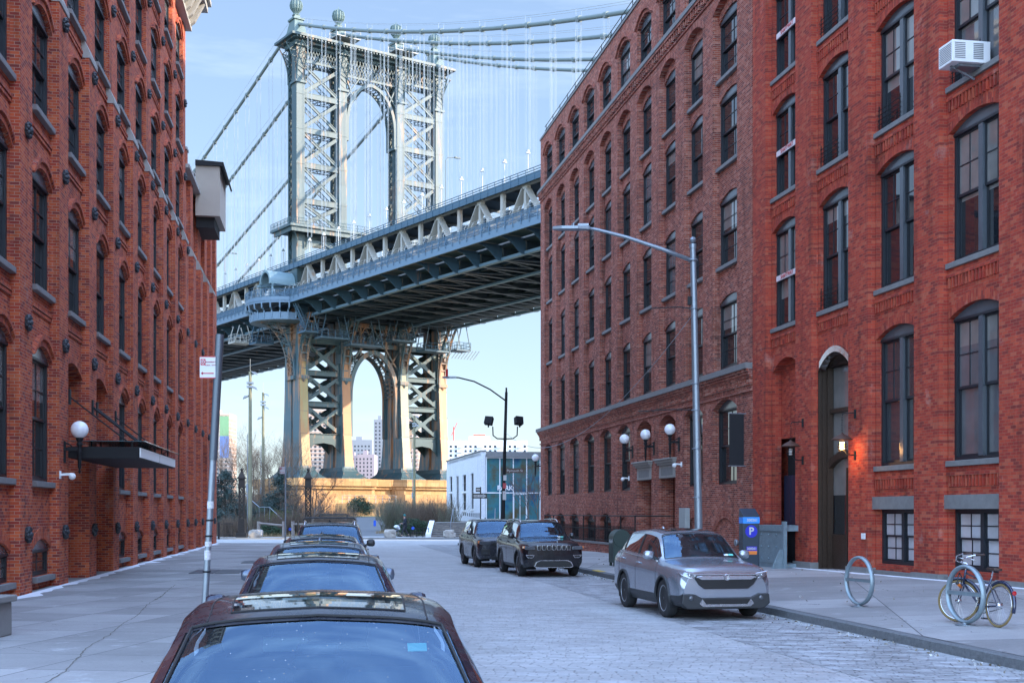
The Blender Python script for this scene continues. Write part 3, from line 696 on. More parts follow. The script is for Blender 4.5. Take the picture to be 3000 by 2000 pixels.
# ================================================================== RIGHT BROWN MILL
BB = empty('brown_brick_mill', (XR, 0, 0), AR, 'brown brick mill with deep arcaded bays and stone string courses, farther building on the right', 'building')
wall = MB(); arch = MB(); stone = MB()
nk = [75.9-3.27*k for k in range(10)]; fk = [n_+1.13 for n_ in nk]; END = 77.0; ST = 42.62
BS = [7.22, 10.95, 14.6, 17.8]; BP = [9.6, 13.3, 17.0, 19.9]
R_(wall, .0, .6, nk[0], END, 0, 24.6)
for k in range(1, 10): R_(wall, 0, .6, nk[k], fk[k], 7.0, 21.0)
R_(wall, 0, .6, ST, 44.05, 7.0, 21.0)
lows = [(n_, (fk[k+1] if k < 9 else 44.05)) for k, n_ in enumerate(nk)]
for k, (n1, f1) in enumerate(lows):
    s0, s1 = f1*KR, n1*KR; o0, o1 = s0+.02, s1-.02
    bay_wall(wall, .22, .55, s0, s1, o0, o1, [(BS[j], BP[j], .26) for j in range(3)]+[(BS[3], BP[3], .28)], 7.0, 21.0)
    # the big arch that closes the recess, flush with the piers
    pts = arcpts(s0, s1, 20.2, .36); wall.prism(pts+[(s1, 21.0), (s0, 21.0)], 0, .218)
    arch = MB(); hood(arch, -.012, -.001, s0, s1, 20.2, .36, .3); arch.build('brick_arch', M_browns, BB)
    for j in range(4): window(o1-o0, BP[j]-BS[j], .26 if j < 3 else .28, 1, 'single', BB, (.29, o0, BS[j]), sill=j > 0)
    # attic storey
    nxt = (nk[k+1] if k < 9 else ST)*KR
    bay_wall(wall, 0, .55, nxt if k < 9 else ST*KR, s1, o0, o1, [(21.6, 23.4, .34)], 21.0, 24.6)
    window(o1-o0, 1.8, .34, 1, 'single', BB, (.16, o0, 21.6), sill=False)
    arch = MB(); hood(arch, -.10, -.001, o0-.12, o1+.12, 23.44, .46, .08, 18)
    hood(arch, -.012, -.0, o0, o1, 23.4, .34, .24, 14); arch.build('brick_arch', M_browns, BB)
    # street storey
    nx0 = (nk[k+1] if k < 9 else ST)*KR
    if k in (6, 7):
        bay_wall(wall, 0, .6, nx0, s1, o0-.02, o1+.02, [(0, 5.7, .35)], 0, 7.0)
        wall.box(.6, 3.2, nx0-.2, s0+.02, 0, 6.9); wall.box(.6, 3.2, s1-.02, s1+.2, 0, 6.9); wall.box(3.0, 3.2, nx0, s1, 0, 6.9); wall.box(.6, 3.0, s0+.02, s1-.02, 6.2, 6.9)
    else:
        ops = [(.55, 1.62, .34), (3.0, 5.75, .30)] if k < 5 else [(.0, 1.3, .5), (3.0, 5.75, .30)]
        bay_wall(wall, 0, .6, nx0, s1, o0, o1, ops, 0, 7.0)
        if k >= 5: wall.box(.07, .4, o0, o1, 0, 1.9)
        else: window(o1-o0, 1.07, .34, 1, 'single1', BB, (.22, o0, .55), sill=False)
        window(o1-o0, 2.75, .30, 1, 'single', BB, (.22, o0, 3.0), sill_m=M_stone)
        arch = MB()
        for q, rr in enumerate((.12, .25)): hood(arch, -.006-.004*q, .0, o0-.1*q, o1+.1*q, 1.62 if k < 5 else 1.3, (.34 if k < 5 else .5)+.13*q, .13, 14)
        arch.build('brick_arch', M_browns, BB)
    arch = MB(); hood(arch, -.012, -.001, o0, o1, 5.75 if k not in (6, 7) else 5.7, .30, .33); arch.build('brick_arch', M_browns, BB)
wall.box(.6, 20, ST*KR, END*KR, 0, 24.6)
# string courses, corbel tables
s0, s1 = ST*KR+.004, END*KR
stone.box(-.26, .0, s0, s1+.26, 6.86, 7.06); stone.box(-.26, 20, s1, s1+.26, 6.86, 7.06)
stone.box(-.20, .0, s0, s1+.2, 21.34, 21.52); stone.box(-.2, 20, s1, s1+.2, 21.34, 21.52)
for a, z0, z1 in ((-.2, 6.76, 6.86), (-.15, 6.66, 6.76), (-.10, 6.56, 6.66), (-.06, 6.10, 6.17)): wall.box(a, 0, s0, s1-a, z0, z1)
for a, z0, z1 in ((-.16, 21.22, 21.34), (-.05, 20.82, 20.9)): wall.box(a, 0, s0, s1-a, z0, z1)
t = s0+.05
while t < s1: wall.box(-.09, 0, t, t+.075, 6.34, 6.56); t += .2
t = s0+.05
while t < s1: wall.box(-.13, 0, t, t+.12, 20.95, 21.22); t += .3
stone.box(-.06, .1, s0, s1+.06, 24.6, 24.72); stone.box(.1, 20, s0, s1+.06, 24.6, 24.66)
wall.build('wall', M_brown, BB); stone.build('string_courses', M_stone, BB)
# carved lintels over the two entrances
for k in (6, 7):
    s0, s1 = lows[k][1]*KR, lows[k][0]*KR
    l = MB(); l.box(-.02, .3, s0, s1, 3.42, 3.95); l.box(-.10, .3, s0-.05, s1+.05, 3.95, 4.05); l.box(-.18, .3, s0-.12, s1+.12, 4.05, 4.15); l.box(-.24, .3, s0-.16, s1+.16, 4.15, 4.22)
    o = l.build('entrance_lintel', M_lstone, BB, bevel=.01)
    pn = MB(); pn.box(-.03, -.021, s0+.3, s1-.3, 3.52, 3.84); pn.build('lettered_panel', M_stone, o)
    d = MB(); d.box(2.6, 2.7, s0, s1, .2, 6.2); d.build('door', M_black, BB)
# roof railing
rl = MB(); s0, s1 = ST*KR, END*KR
for z in (24.95, 25.2, 25.45): rl.tube([(.25, s0, z), (.25, s1-.1, z)], .02, 5)
t = s0+.3
while t < s1: rl.tube([(.25, t, 24.66), (.25, t, 25.5)], .02, 5); t += 1.9
rl.build('roof_railing', M_black, BB)
rh = MB(); rh.box(1.0, 3.5, 54*KR, 56.5*KR, 24.66, 27.3); rh.build('roof_hut', M_black, BB)
# taller blocks added behind the mills, out of the camera's sight, that keep the street in shade
for nm, (x0, x1, y0, y1, z) in zip(('rear_shade_block', 'park_shade_block'), ((32, 52, 18, 74, 45), (30, 55, 82, 170, 34))):
    q = MB(); q.box(x0, x1, y0, y1, 0, z)
    for fl in range(int(z/3.4)-1):
        for t in range(int((y1-y0)/3.4)): q.box(x0-.06, x0, y0+1+t*3.4, y0+2.4+t*3.4, 3.2+fl*3.4, 4.9+fl*3.4)
    o = q.build(nm, M_brown); tag(o, 'unseen tall brick block added for shade behind the '+('mills on the right' if y0 < 50 else 'glass-fronted park house'), 'building')
q = MB(); q.box(34, 60, -60, 14, 0, 45); tag(q.build('viewer_side_shade_block', M_red), 'unseen tall brick block added for shade behind the viewer on the right', 'building')  # unseen block added behind the viewer to keep the street shaded
# ================================================================== SUSPENSION BRIDGE
# local frame: x along the tower (t), y away from the viewer along the deck, z up
BO = Vector((-38.13+14.65*.82-.5725*1.8, 227.7+14.65*.5725+.82*1.8, 0)); BA = math.atan2(.5725, .82)
BR = empty('suspension_bridge', BO, BA, 'pale blue steel suspension bridge with a latticed tower, crossing behind the street', 'bridge')
def rusty(name, col, rust=.5, rough=.5, metal=0.0):
    m, n, b = newmat(name); tc = nd(n, 'ShaderNodeTexCoord'); mp = nd(n, 'ShaderNodeMapping'); mp.inputs['Scale'].default_value = (1, 1, .12); L(n, tc.outputs['Object'], mp.inputs[0])
    s1 = noise_n(n, .8, 8, .68, mp.outputs[0]); s2 = noise_n(n, .25, 5, .6, tc.outputs['Object'])
    base = mixc(n, s2, tuple(x*.8 for x in col), tuple(min(x*1.2, 1) for x in col))
    # plated courses: each riveted plate weathered a little differently
    sp = nd(n, 'ShaderNodeSeparateXYZ'); L(n, tc.outputs['Object'], sp.inputs[0]); r_ = math_n(n, 'FLOOR', math_n(n, 'DIVIDE', sp.outputs[2], 3.1))
    wn = nd(n, 'ShaderNodeTexWhiteNoise', noise_dimensions='1D'); L(n, r_, wn.inputs['W']); base = mixc(n, 1.0, base, math_n(n, 'MULTIPLY_ADD', wn.outputs['Value'], .22, .88), 'MULTIPLY')
    lo = .66-.22*rust
    f = ramp_n(n, s1, [(lo, (0,0,0)), (lo+.14, (.85,.85,.85))])
    c = mixc(n, f, base, (.38,.17,.07,1)); L(n, c, b.inputs['Base Color']); b.inputs['Roughness'].default_value = rough; b.inputs['Metallic'].default_value = metal
    return m
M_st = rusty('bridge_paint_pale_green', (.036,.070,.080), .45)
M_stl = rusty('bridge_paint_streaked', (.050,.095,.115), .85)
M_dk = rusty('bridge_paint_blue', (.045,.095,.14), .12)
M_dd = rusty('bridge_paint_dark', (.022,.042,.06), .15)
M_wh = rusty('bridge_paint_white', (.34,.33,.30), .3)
M_rail = plain('bridge_rail_blue', (.07,.13,.19), .5)
M_cable = plain('cable_wrap', (.13,.165,.165), .5, var=.15, scale=1)
M_rope = plain('suspender_wire', (.30,.33,.35), .5)
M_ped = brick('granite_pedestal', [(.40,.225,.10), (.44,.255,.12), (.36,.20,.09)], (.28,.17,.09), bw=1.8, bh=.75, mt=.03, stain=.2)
TC = [-14.65, -6.12, 6.12, 14.65]
M_face = [rusty('sun_gold_plate', (.30,.24,.11), .9), rusty('sunlit_rust_red_plate', (.34,.15,.07), 1.1), rusty('sunlit_cream_plate', (.26,.245,.17), .8), rusty('sunlit_stained_cream_plate', (.27,.23,.14), 1.0)]  # leg front colours carry golden sunlight as well as rust
TW = empty('tower', (0,0,0)); TW.parent = BR
def lattice(mb, p0, p1, wdir, wid, step, th=.16, depth=.1):
    """a laced strut: two chords joined by crossing bars"""
    p0 = Vector(p0); p1 = Vector(p1); wv = Vector(wdir)*(wid/2); Ln = (p1-p0).length; n = max(1, round(Ln/step)); up = Vector(wdir)
    for s in (-1, 1): mb.beam(p0+wv*s, p1+wv*s, depth, th, up)
    for i in range(n):
        a = p0+(p1-p0)*(i/n); b = p0+(p1-p0)*((i+1)/n)
        mb.beam(a-wv, b+wv, depth*.5, th*.6, up); mb.beam(a+wv, b-wv, depth*.5, th*.6, up)
# columns
def half(z):        # half length along the deck of a leg at height z
    for (z0, h0), (z1, h1) in zip(((8, 5.2), (9.2, 4.6), (12, 4.1), (17, 3.5), (25, 3.05), (38, 2.7)), ((9.2, 4.6), (12, 4.1), (17, 3.5), (25, 3.05), (38, 2.7), (90, 1.85))):
        if z <= z1: return h0+(h1-h0)*(z-z0)/(z1-z0)
    return 1.85
for i, t in enumerate(TC):
    lo = MB(); zs = [8.2, 9.4, 11, 13, 16, 20, 25, 31, 37]
    for a, b in ((-1, -.12), (.12, 1)):      # two plated boxes with a recessed web between them
        for z0, z1 in zip(zs[:-1], zs[1:]):
            h0, h1 = half(z0), half(z1); w0 = .85+.35*max(0, (14-z0)/6)**2; w1 = .85+.35*max(0, (14-z1)/6)**2
            v = [lo.vt(p) for p in ((t-w0, a*h0, z0), (t+w0, a*h0, z0), (t+w0, b*h0, z0), (t-w0, b*h0, z0), (t-w1, a*h1, z1), (t+w1, a*h1, z1), (t+w1, b*h1, z1), (t-w1, b*h1, z1))]
            for q in ((0,1,5,4),(1,2,6,5),(2,3,7,6),(3,0,4,7)): lo.face([v[j] for j in q])
    lo.box(t-.5, t+.5, -.5, .5, 8.2, 37)
    for z in (12, 16, 20, 25, 30): lo.box(t-.93, t+.93, -half(z)-.04, -half(z)+.1, z, z+.25)
    lo.box(t-.7, t+.7, -half(38)-.1, -half(38)+.2, 8.9, 11)
    col = lo.build('tower_leg', M_stl, TW)
    # front face of each leg: golden sunlight painted into its colour, with rust runs
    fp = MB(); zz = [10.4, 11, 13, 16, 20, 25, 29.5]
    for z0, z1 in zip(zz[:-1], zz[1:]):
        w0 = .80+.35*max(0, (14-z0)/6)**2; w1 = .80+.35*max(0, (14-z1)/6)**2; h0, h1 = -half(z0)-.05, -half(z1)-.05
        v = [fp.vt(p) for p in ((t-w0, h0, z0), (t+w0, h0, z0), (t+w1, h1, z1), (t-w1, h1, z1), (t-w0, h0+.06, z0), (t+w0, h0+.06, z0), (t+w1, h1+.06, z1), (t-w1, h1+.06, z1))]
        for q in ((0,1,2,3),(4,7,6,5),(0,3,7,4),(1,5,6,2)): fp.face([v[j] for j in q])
    fp.build('leg_sunlit_plate', M_face[i], col)
    ft = MB(); n_ = 11
    for j in range(n_):                      # fluted spreading foot
        for sy in (-1, 1):
            x = t-1.35+2.7*j/(n_-1); ft.tube([(x*1.0, sy*4.3, 10.2), (x+(x-t)*.1, sy*4.7, 9.4), (x+(x-t)*.35, sy*5.6, 8.7), (x+(x-t)*.6, sy*6.4, 8.25)], .11, 5)
    for j in range(22):
        for sx in (-1, 1):
            y = -4.6+9.2*j/21; ft.tube([(t+sx*1.15, y*.95, 10.2), (t+sx*1.4, y, 9.4), (t+sx*2.0, y*1.15, 8.7), (t+sx*2.5, y*1.3, 8.25)], .11, 5)
    ft.prismz([(t-1.3, -4.7), (t+1.3, -4.7), (t+1.3, 4.7), (t-1.3, 4.7)], 8.2, 9.7)
    v0 = [ft.vt((t+a*2.6, b*6.5, 8.2)) for a, b in ((-1,-1),(1,-1),(1,1),(-1,1))]; v1 = [ft.vt((t+a*1.35, b*4.75, 9.5)) for a, b in ((-1,-1),(1,-1),(1,1),(-1,1))]
    for j in range(4): ft.face((v0[j], v0[(j+1) % 4], v1[(j+1) % 4], v1[j]))
    ft.box(t-2.7, t+2.7, -6.6, 6.6, 8.0, 8.2)
    ft.build('leg_foot', M_st, col)
    up = MB()
    up.box(t-.8, t+.8, -1.85, .15, 37, 86); up.box(t-.35, t+.35, .15, .5, 37, 86); up.box(t-.75, t+.75, 1.55, 1.9, 37, 86)
    for sx in (-.72, .72):
        z = 38.0
        while z < 85.5:
            up.beam((t+sx, .18, z), (t+sx, 1.6, z+1.5), .05, .16, (1,0,0)); up.beam((t+sx, 1.6, z), (t+sx, .18, z+1.5), .05, .16, (1,0,0)); z += 1.5
    for z in (44, 50, 58.3, 64.8, 71.1, 77.4): up.box(t-.86, t+.86, -1.9, -1.7, z, z+.3)
    up.build('tower_column', M_st, TW)
    # flared bracket and capital under the cornice
    cp = MB(); cp.box(t-1.1, t+1.1, -2.15, .4, 79.4, 79.8); cp.box(t-1.25, t+1.25, -2.3, 2.2, 86, 86.5)
    for sy, y0 in ((-1, -1.85), (1, 1.9)):
        for sx in (-.75, .75):
            pts = [(t+sx, y0+sy*(2.3*(q/6)**2.4), 79.8+6.4*q/6) for q in range(7)]
            cp.tube(pts, .12, 4); 
            for q in range(1, 7): cp.beam(pts[q], (t+sx, y0, pts[q][2]), .07, .12); cp.beam(pts[q-1], (t+sx, y0, pts[q][2]), .07, .1)
        for q in range(1, 7): cp.beam((t-.75, y0+sy*(2.3*(q/6)**2.4), 79.8+6.4*q/6), (t+.75, y0+sy*(2.3*((q-1)/6)**2.4), 79.8+6.4*(q-1)/6), .08, .12)
    if i in (0, 3):
        sg = -1 if i == 0 else 1
        for sy in (-1.6, 1.7):
            pts = [(t+sg*(.8+1.9*(q/6)**2.4), sy, 79.8+6.4*q/6) for q in range(7)]
            cp.tube(pts, .12, 4)
            for q in range(1, 7): cp.beam(pts[q], (t+sg*.8, sy, pts[q][2]), .12, .1); cp.beam(pts[q-1], (t+sg*.8, sy, pts[q][2]), .1, .1)
    cp.build('capital_bracket', M_st, TW)
    # pedestal and ribbed globe finial
    fi = MB(); fi.box(t-1.0, t+1.0, -1.3, 1.3, 88.2, 89.0)
    v0 = [(t+a*1.3, b*2.0) for a, b in ((-1,-1),(1,-1),(1,1),(-1,1))]; v1 = [(t+a*.8, b*1.1) for a, b in ((-1,-1),(1,-1),(1,1),(-1,1))]
    A = [fi.vt((*p, 88.0)) for p in v0]; B = [fi.vt((*p, 91.0)) for p in v1]
    for j in range(4): fi.face((A[j], A[(j+1) % 4], B[(j+1) % 4], B[j]))
    fi.box(t-1.05, t+1.05, -1.35, 1.35, 91.0, 91.35); fi.box(t-.5, t+.5, -.6, .6, 91.35, 92.0); fi.cyl((t, 0, 92.0), .75, .2, 12, .6)
    fi.lathe([(.35, 92.2), (.45, 92.6), (.9, 93.1), (1.05, 93.8), (.9, 94.5), (.4, 94.9), (.15, 95.1)], (t, 0, 0), 14)
    for q in range(14):
        a = 2*PI*q/14; fi.tube([(t+math.cos(a)*r, math.sin(a)*r, z) for r, z in ((.4, 92.3), (.62, 92.7), (1.02, 93.2), (1.14, 93.8), (1.0, 94.5), (.45, 94.95))], .07, 4)
    fi.tube([(t, 0, 95), (t, 0, 95.6)], .1, 6, True, .02)
    fi.build('finial', plain('verdigris', (.09,.135,.13), .6), TW)
# crossbars, X bracing of the two side panels
def xpanel(mb, t0, t1, z0, z1, y, wd, th, gus=0):
    for a, b in (((t0, z0), (t1, z1)), ((t0, z1), (t1, z0))):
        mb.beam((a[0], y, a[1]), (b[0], y, b[1]), th, wd, (0,1,0))
for t0, t1 in ((TC[0]+.8, TC[1]-.8), (TC[2]+.8, TC[3]-.8)):
    br = MB()
    ZU = [53.5, 58.3, 64.8, 71.1, 77.4, 83.4]
    for z0, z1 in zip(ZU[:-1], ZU[1:]):
        for y in (-1.35,):
            for a, b in (((t0, z0+.5), (t1, z1-.5)), ((t0, z1-.5), (t1, z0+.5))):
                br.beam((a[0], y, a[1]), (b[0], y, b[1]), .5, .12, (0,1,0))
                for k in (-.28, .28): br.beam((a[0], y+.0, a[1]+k), (b[0], y, b[1]+k), .14, .3, (0,1,0))
        for (a, b) in (((t0, z0+.5), (t1, z1-.5)), ((t0, z1-.5), (t1, z0+.5))):
            lattice(br, (a[0], 1.3, a[1]), (b[0], 1.3, b[1]), Vector((-(b[1]-a[1]), 0, b[0]-a[0])).normalized(), .7, .8, .12, .12)
    for z in ZU[:-1]:
        br.box(t0, t1, -1.6, -1.45, z-.45, z+.45); br.box(t0, t1, -1.65, -1.0, z+.40, z+.5); br.box(t0, t1, -1.65, -1.0, z-.5, z-.4)
        lattice(br, (t0, 1.3, z), (t1, 1.3, z), (0,0,1), .9, .9, .12, .12)
        for q in range(5): x = t0+(t1-t0)*(q+.5)/5; br.beam((x-.6, -1, z-.4), (x+.6, 1.3, z-.4), .1, .1); br.beam((x+.6, -1, z-.4), (x-.6, 1.3, z-.4), .1, .1)
    # portal lattice at the top
    for y in (-1.3, 1.3):
        for s_ in (83.6, 86.3): br.beam((t0, y, s_), (t1, y, s_), .25, .4)
        n_ = 6
        for q in range(n_):
            x0 = t0+(t1-t0)*q/n_; x1 = t0+(t1-t0)*(q+1)/n_
            br.beam((x0, y, 83.6), (x1, y, 86.3), .12, .22, (0,1,0)); br.beam((x1, y, 83.6), (x0, y, 86.3), .12, .22, (0,1,0))
            xm = (x0+x1)/2; br.beam((xm, y, 83.6), (x1, y, 84.95), .1, .16, (0,1,0)); br.beam((xm, y, 86.3), (x0, y, 84.95), .1, .16, (0,1,0)); br.beam((xm, y, 83.6), (x0, y, 84.95), .1, .16, (0,1,0)); br.beam((xm, y, 86.3), (x1, y, 84.95), .1, .16, (0,1,0))
    # lower panels with heavy rounded gussets
    ZL = [15.8, 21.6, 27.2, 33.0]
    for yy in (-2.4, 2.4):
        for z0, z1 in zip(ZL[:-1], ZL[1:]):
            zc = (z0+z1)/2; tc_ = (t0+t1)/2
            for sx in (-1, 1):
                for sz in (-1, 1):
                    hx = (t1-t0)/2; pts = [(tc_+sx*hx, zc+sz*((z1-z0)/2-.35)), (tc_+sx*hx, zc+sz*((z1-z0)/2-1.25))]
                    inner = [(tc_+sx*(hx-.5-.9*q), zc+sz*((z1-z0)/2-1.9-.55*q)) for q in (0,)]
                    pl = [(tc_+sx*hx, zc+sz*((z1-z0)/2-.35)), (tc_+sx*hx*.72, zc+sz*((z1-z0)/2-.75)), (tc_+sx*.35, zc+sz*.62), (tc_, zc+sz*.40), (tc_, zc), (tc_+sx*.75, zc), (tc_+sx*.95, zc+sz*.22), (tc_+sx*hx*.66, zc+sz*((z1-z0)/2-1.45)), (tc_+sx*hx*.88, zc+sz*((z1-z0)/2-1.95)), (tc_+sx*hx, zc+sz*((z1-z0)/2-2.1))]
                    br.prismy(pl, yy-.12, yy+.12)
            for a, b in (((t0, z0+.8), (t1, z1-.8)), ((t0, z1-.8), (t1, z0+.8))): br.beam((a[0], yy*.86, a[1]), (b[0], yy*.86, b[1]), .5, .5, (0,1,0))
        for z in ZL: br.box(t0, t1, min(yy, yy*.7), max(yy, yy*.7), z-.45, z+.45); br.box(t0, t1, yy-.25, yy+.25, z+.36, z+.46)
        br.prismy([(t0, 15.4), (t1, 15.4), (t1, 12.6), (t1-.4, 13.2), (t1-1.6, 14.3), ((t0+t1)/2, 14.6), (t0+1.6, 14.3), (t0+.4, 13.2), (t0, 12.6)], yy-.1, yy+.1)
    br.build('cross_bracing', M_st, TW)
# centre arches, upper and lower
def pointed(half_w, z_spring, z_crown, n=14):
    pts = []
    for q in range(n+1):
        u = q/n; x = half_w*math.cos(u*PI/2*.93)/1.0; z = z_spring+(z_crown-z_spring)*math.sin(u*PI/2*.93)/math.sin(PI/2*.93)
        pts.append((x, z))
    x_end = pts[-1][0]
    return [(p[0]-x_end*(i/n)**3, p[1]) for i, p in enumerate(pts)]
def arch(mb, z_s, z_c, zlow, hw, y0, y1, wd=.95):
    o = pointed(hw, z_s, z_c); inn = pointed(hw-wd, z_s, z_c-wd*1.05)
    for sx in (-1, 1):
        pl = [(sx*hw, zlow)]+[(sx*p[0], p[1]) for p in o]+[(sx*p[0], p[1]) for p in inn[::-1]]+[(sx*(hw-wd), zlow)]
        mb.prismy(pl, y0, y1)
hw = TC[2]-.8
ca = MB()
for y in (-1.5, 1.3): arch(ca, 73.5, 82.0, 71, hw, y-.15, y+.15, .55)
o_ = pointed(hw-.45, 73.5, 81.5)
for sx in (-1, 1):
    for (x0, z0), (x1, z1) in zip(o_[:-1], o_[1:]):
        ca.beam((sx*x0, -1.4, z0), (sx*x1, 1.3, z1), .12, .12); ca.beam((sx*x0, 1.3, z0), (sx*x1, -1.4, z1), .12, .12)
    for (x0, z0), (x1, z1) in zip(o_[:-1], o_[1:]): ca.poly([(sx*(x0+.1), -1.5, z0), (sx*(x1+.1), -1.5, z1), (sx*(x1+.1), -.9, z1), (sx*(x0+.1), -.9, z0)])
    lattice(ca, (sx*(hw-.1), -.1, 55), (sx*(hw-.1), -.1, 71), (0,1,0), 1.6, 1.5, .14, .1)
    ca.box(sx*hw-.5 if sx > 0 else sx*hw, sx*hw if sx > 0 else sx*hw+.5, -1.7, 1.5, 70.6, 71.1)
for y in (-1.3, 1.3):
    for z in (80.4 if False else 82.6, 86.3): ca.beam((-hw, y, z), (hw, y, z), .25, .4)
    n_ = 8
    for q in range(n_):
        x0 = -hw+2*hw*q/n_; x1 = -hw+2*hw*(q+1)/n_; z0, z1 = 82.6, 86.3
        ca.beam((x0, y, z0), (x1, y, z1), .12, .25, (0,1,0)); ca.beam((x1, y, z0), (x0, y, z1), .12, .25, (0,1,0)); xm = (x0+x1)/2; zm = (z0+z1)/2
        for sx in (x0, x1): ca.beam((xm, y, z0), (sx, y, zm), .1, .16, (0,1,0)); ca.beam((xm, y, z1), (sx, y, zm), .1, .16, (0,1,0))
    for sx in (-1, 1): ca.beam((sx*hw, y, 78.5), (sx*2.6, y, 82.4), .2, .35, (0,1,0)); ca.beam((sx*hw, y, 82.4), (sx*3.9, y, 79.2), .2, .35, (0,1,0))
ca.build('upper_arch', M_st, TW)
cl = MB()
for y in (-2.4, 2.4): arch(cl, 23.5, 32.2, 16, hw, y-.2, y+.2, .8)
o_ = pointed(hw-.5, 23.5, 31.5)
for sx in (-1, 1):
    for (x0, z0), (x1, z1) in zip(o_[:-1], o_[1:]):
        cl.poly([(sx*x0, -2.4, z0), (sx*x1, -2.4, z1), (sx*x1, -1.5, z1), (sx*x0, -1.5, z0)]); cl.beam((sx*x0, -1.4, z0), (sx*x1, 2.3, z1), .12, .12); cl.beam((sx*x0, 2.3, z0), (sx*x1, -1.4, z1), .12, .12)
    for y in (-2.2, 2.2):
        cl.beam((sx*hw, y, 28.5), (sx*2.4, y, 32.6), .3, .5, (0,1,0)); cl.beam((sx*hw, y, 32.4), (sx*3.6, y, 29.4), .3, .5, (0,1,0)); cl.beam((sx*2.7, y, 31), (sx*2.7, y, 36.8), .3, .4)
for y in (-2.2, 2.2):
    for z in (33.0, 36.6): cl.box(-hw, hw, y-.2, y+.2, z-.4, z+.4)
    for q in range(6):
        x0 = -hw+2*hw*q/6; x1 = -hw+2*hw*(q+1)/6; cl.beam((x0, y, 33.3), (x1, y, 36.4), .15, .3, (0,1,0)); cl.beam((x1, y, 33.3), (x0, y, 36.4), .15, .3, (0,1,0))
cl.build('lower_arch', M_stl, TW)
tp = MB()
tp.box(-15.9, 15.9, -2.5, 2.5, 86.5, 86.9); tp.box(-16.6, 16.6, -3.3, 3.3, 86.9, 87.2); tp.box(-17.2, 17.2, -3.9, 3.9, 87.2, 87.6); tp.box(-16.4, 16.4, -3.1, 3.1, 87.6, 88.0)
for sy in (-1, 1):
    x = -16.3
    while x < 16.4: tp.box(x, x+.28, min(sy*3.3, sy*3.75), max(sy*3.3, sy*3.75), 86.92, 87.19); x += .62
tp.box(-15.6, 15.6, -.6, .6, 88, 88.9)
for x in range(-15, 16, 1): tp.beam((x, -.6, 88.0), (x+.9, -.6, 88.9), .1, .1)
tp.build('cornice', M_st, TW)
# maintenance cages at the saddles
for t in (TC[1], TC[2]):
    mc = MB(); mc.box(t-2.4, t+2.4, -4.2, -1.2, 88.6, 88.75)
    for x in (-2.4, -.8, .8, 2.4):
        for y in (-4.2, -1.2): mc.tube([(t+x, y, 88.7), (t+x, y, 90.0+(.9 if x == -.8 else 0))], .06, 5)
    for z in (89.3, 89.9):
        for y in (-4.2, -1.2): mc.tube([(t-2.4, y, z), (t+2.4, y, z)], .04, 4)
        for x in (-2.4, 2.4): mc.tube([(t+x, -4.2, z), (t+x, -1.2, z)], .04, 4)
    mc.build('maintenance_cage', M_wh, TW)
# balcony round the tower above the deck
def rail(mb, pts, z, h=1.15, mesh=True, r=.05, step=1.5):
    for a, b in zip(pts[:-1], pts[1:]):
        a = Vector((*a, z)); b = Vector((*b, z)); Ln = (b-a).length; n = max(1, round(Ln/step))
        for hh in (h, h*.5, .12): mb.tube([a+Vector((0,0,hh)), b+Vector((0,0,hh))], r*.8, 4)
        for i in range(n+1): p = a+(b-a)*i/n; mb.tube([p, p+Vector((0,0,h))], r, 4)
        if mesh:
            m = n*3
            for i in range(m):
                p = a+(b-a)*i/m; q = a+(b-a)*(i+1)/m
                mb.beam(p+Vector((0,0,.12)), q+Vector((0,0,h)), .025, .03); mb.beam(q+Vector((0,0,.12)), p+Vector((0,0,h)), .025, .03)
bl = MB(); bl.box(-17.8, 17.8, -4.4, 4.4, 52.9, 53.3); bl.box(-17.4, 17.4, -4.0, -3.7, 52.1, 52.9); bl.box(-17.4, -17.1, -3.7, 3.7, 52.1, 52.9)
rail(bl, [(-17.7, 4.3), (-17.7, -4.3), (17.7, -4.3)], 53.3)
for t in TC:
    for sx in (-1, 1): bl.tube([(t+sx*.8, -2.2, 49.8), (t+sx*1.1, -2.6, 51.3), (t+sx*2.2, -3.4, 52.5), (t+sx*2.6, -3.8, 52.9)], .16, 5)
for t0, t1 in ((TC[0]+.8, TC[1]-.8), (TC[2]+.8, TC[3]-.8)):
    c_ = (t0+t1)/2; h_ = (t1-t0)/2; a = [(c_+h_*math.cos(q*PI/10), 49.2+2.6*math.sin(q*PI/10)) for q in range(11)]
    bl.prismy(a[::-1]+[(t0, 52.9), (t1, 52.9)][::1], -1.7, -1.4)
bl.build('balcony', M_st, TW)
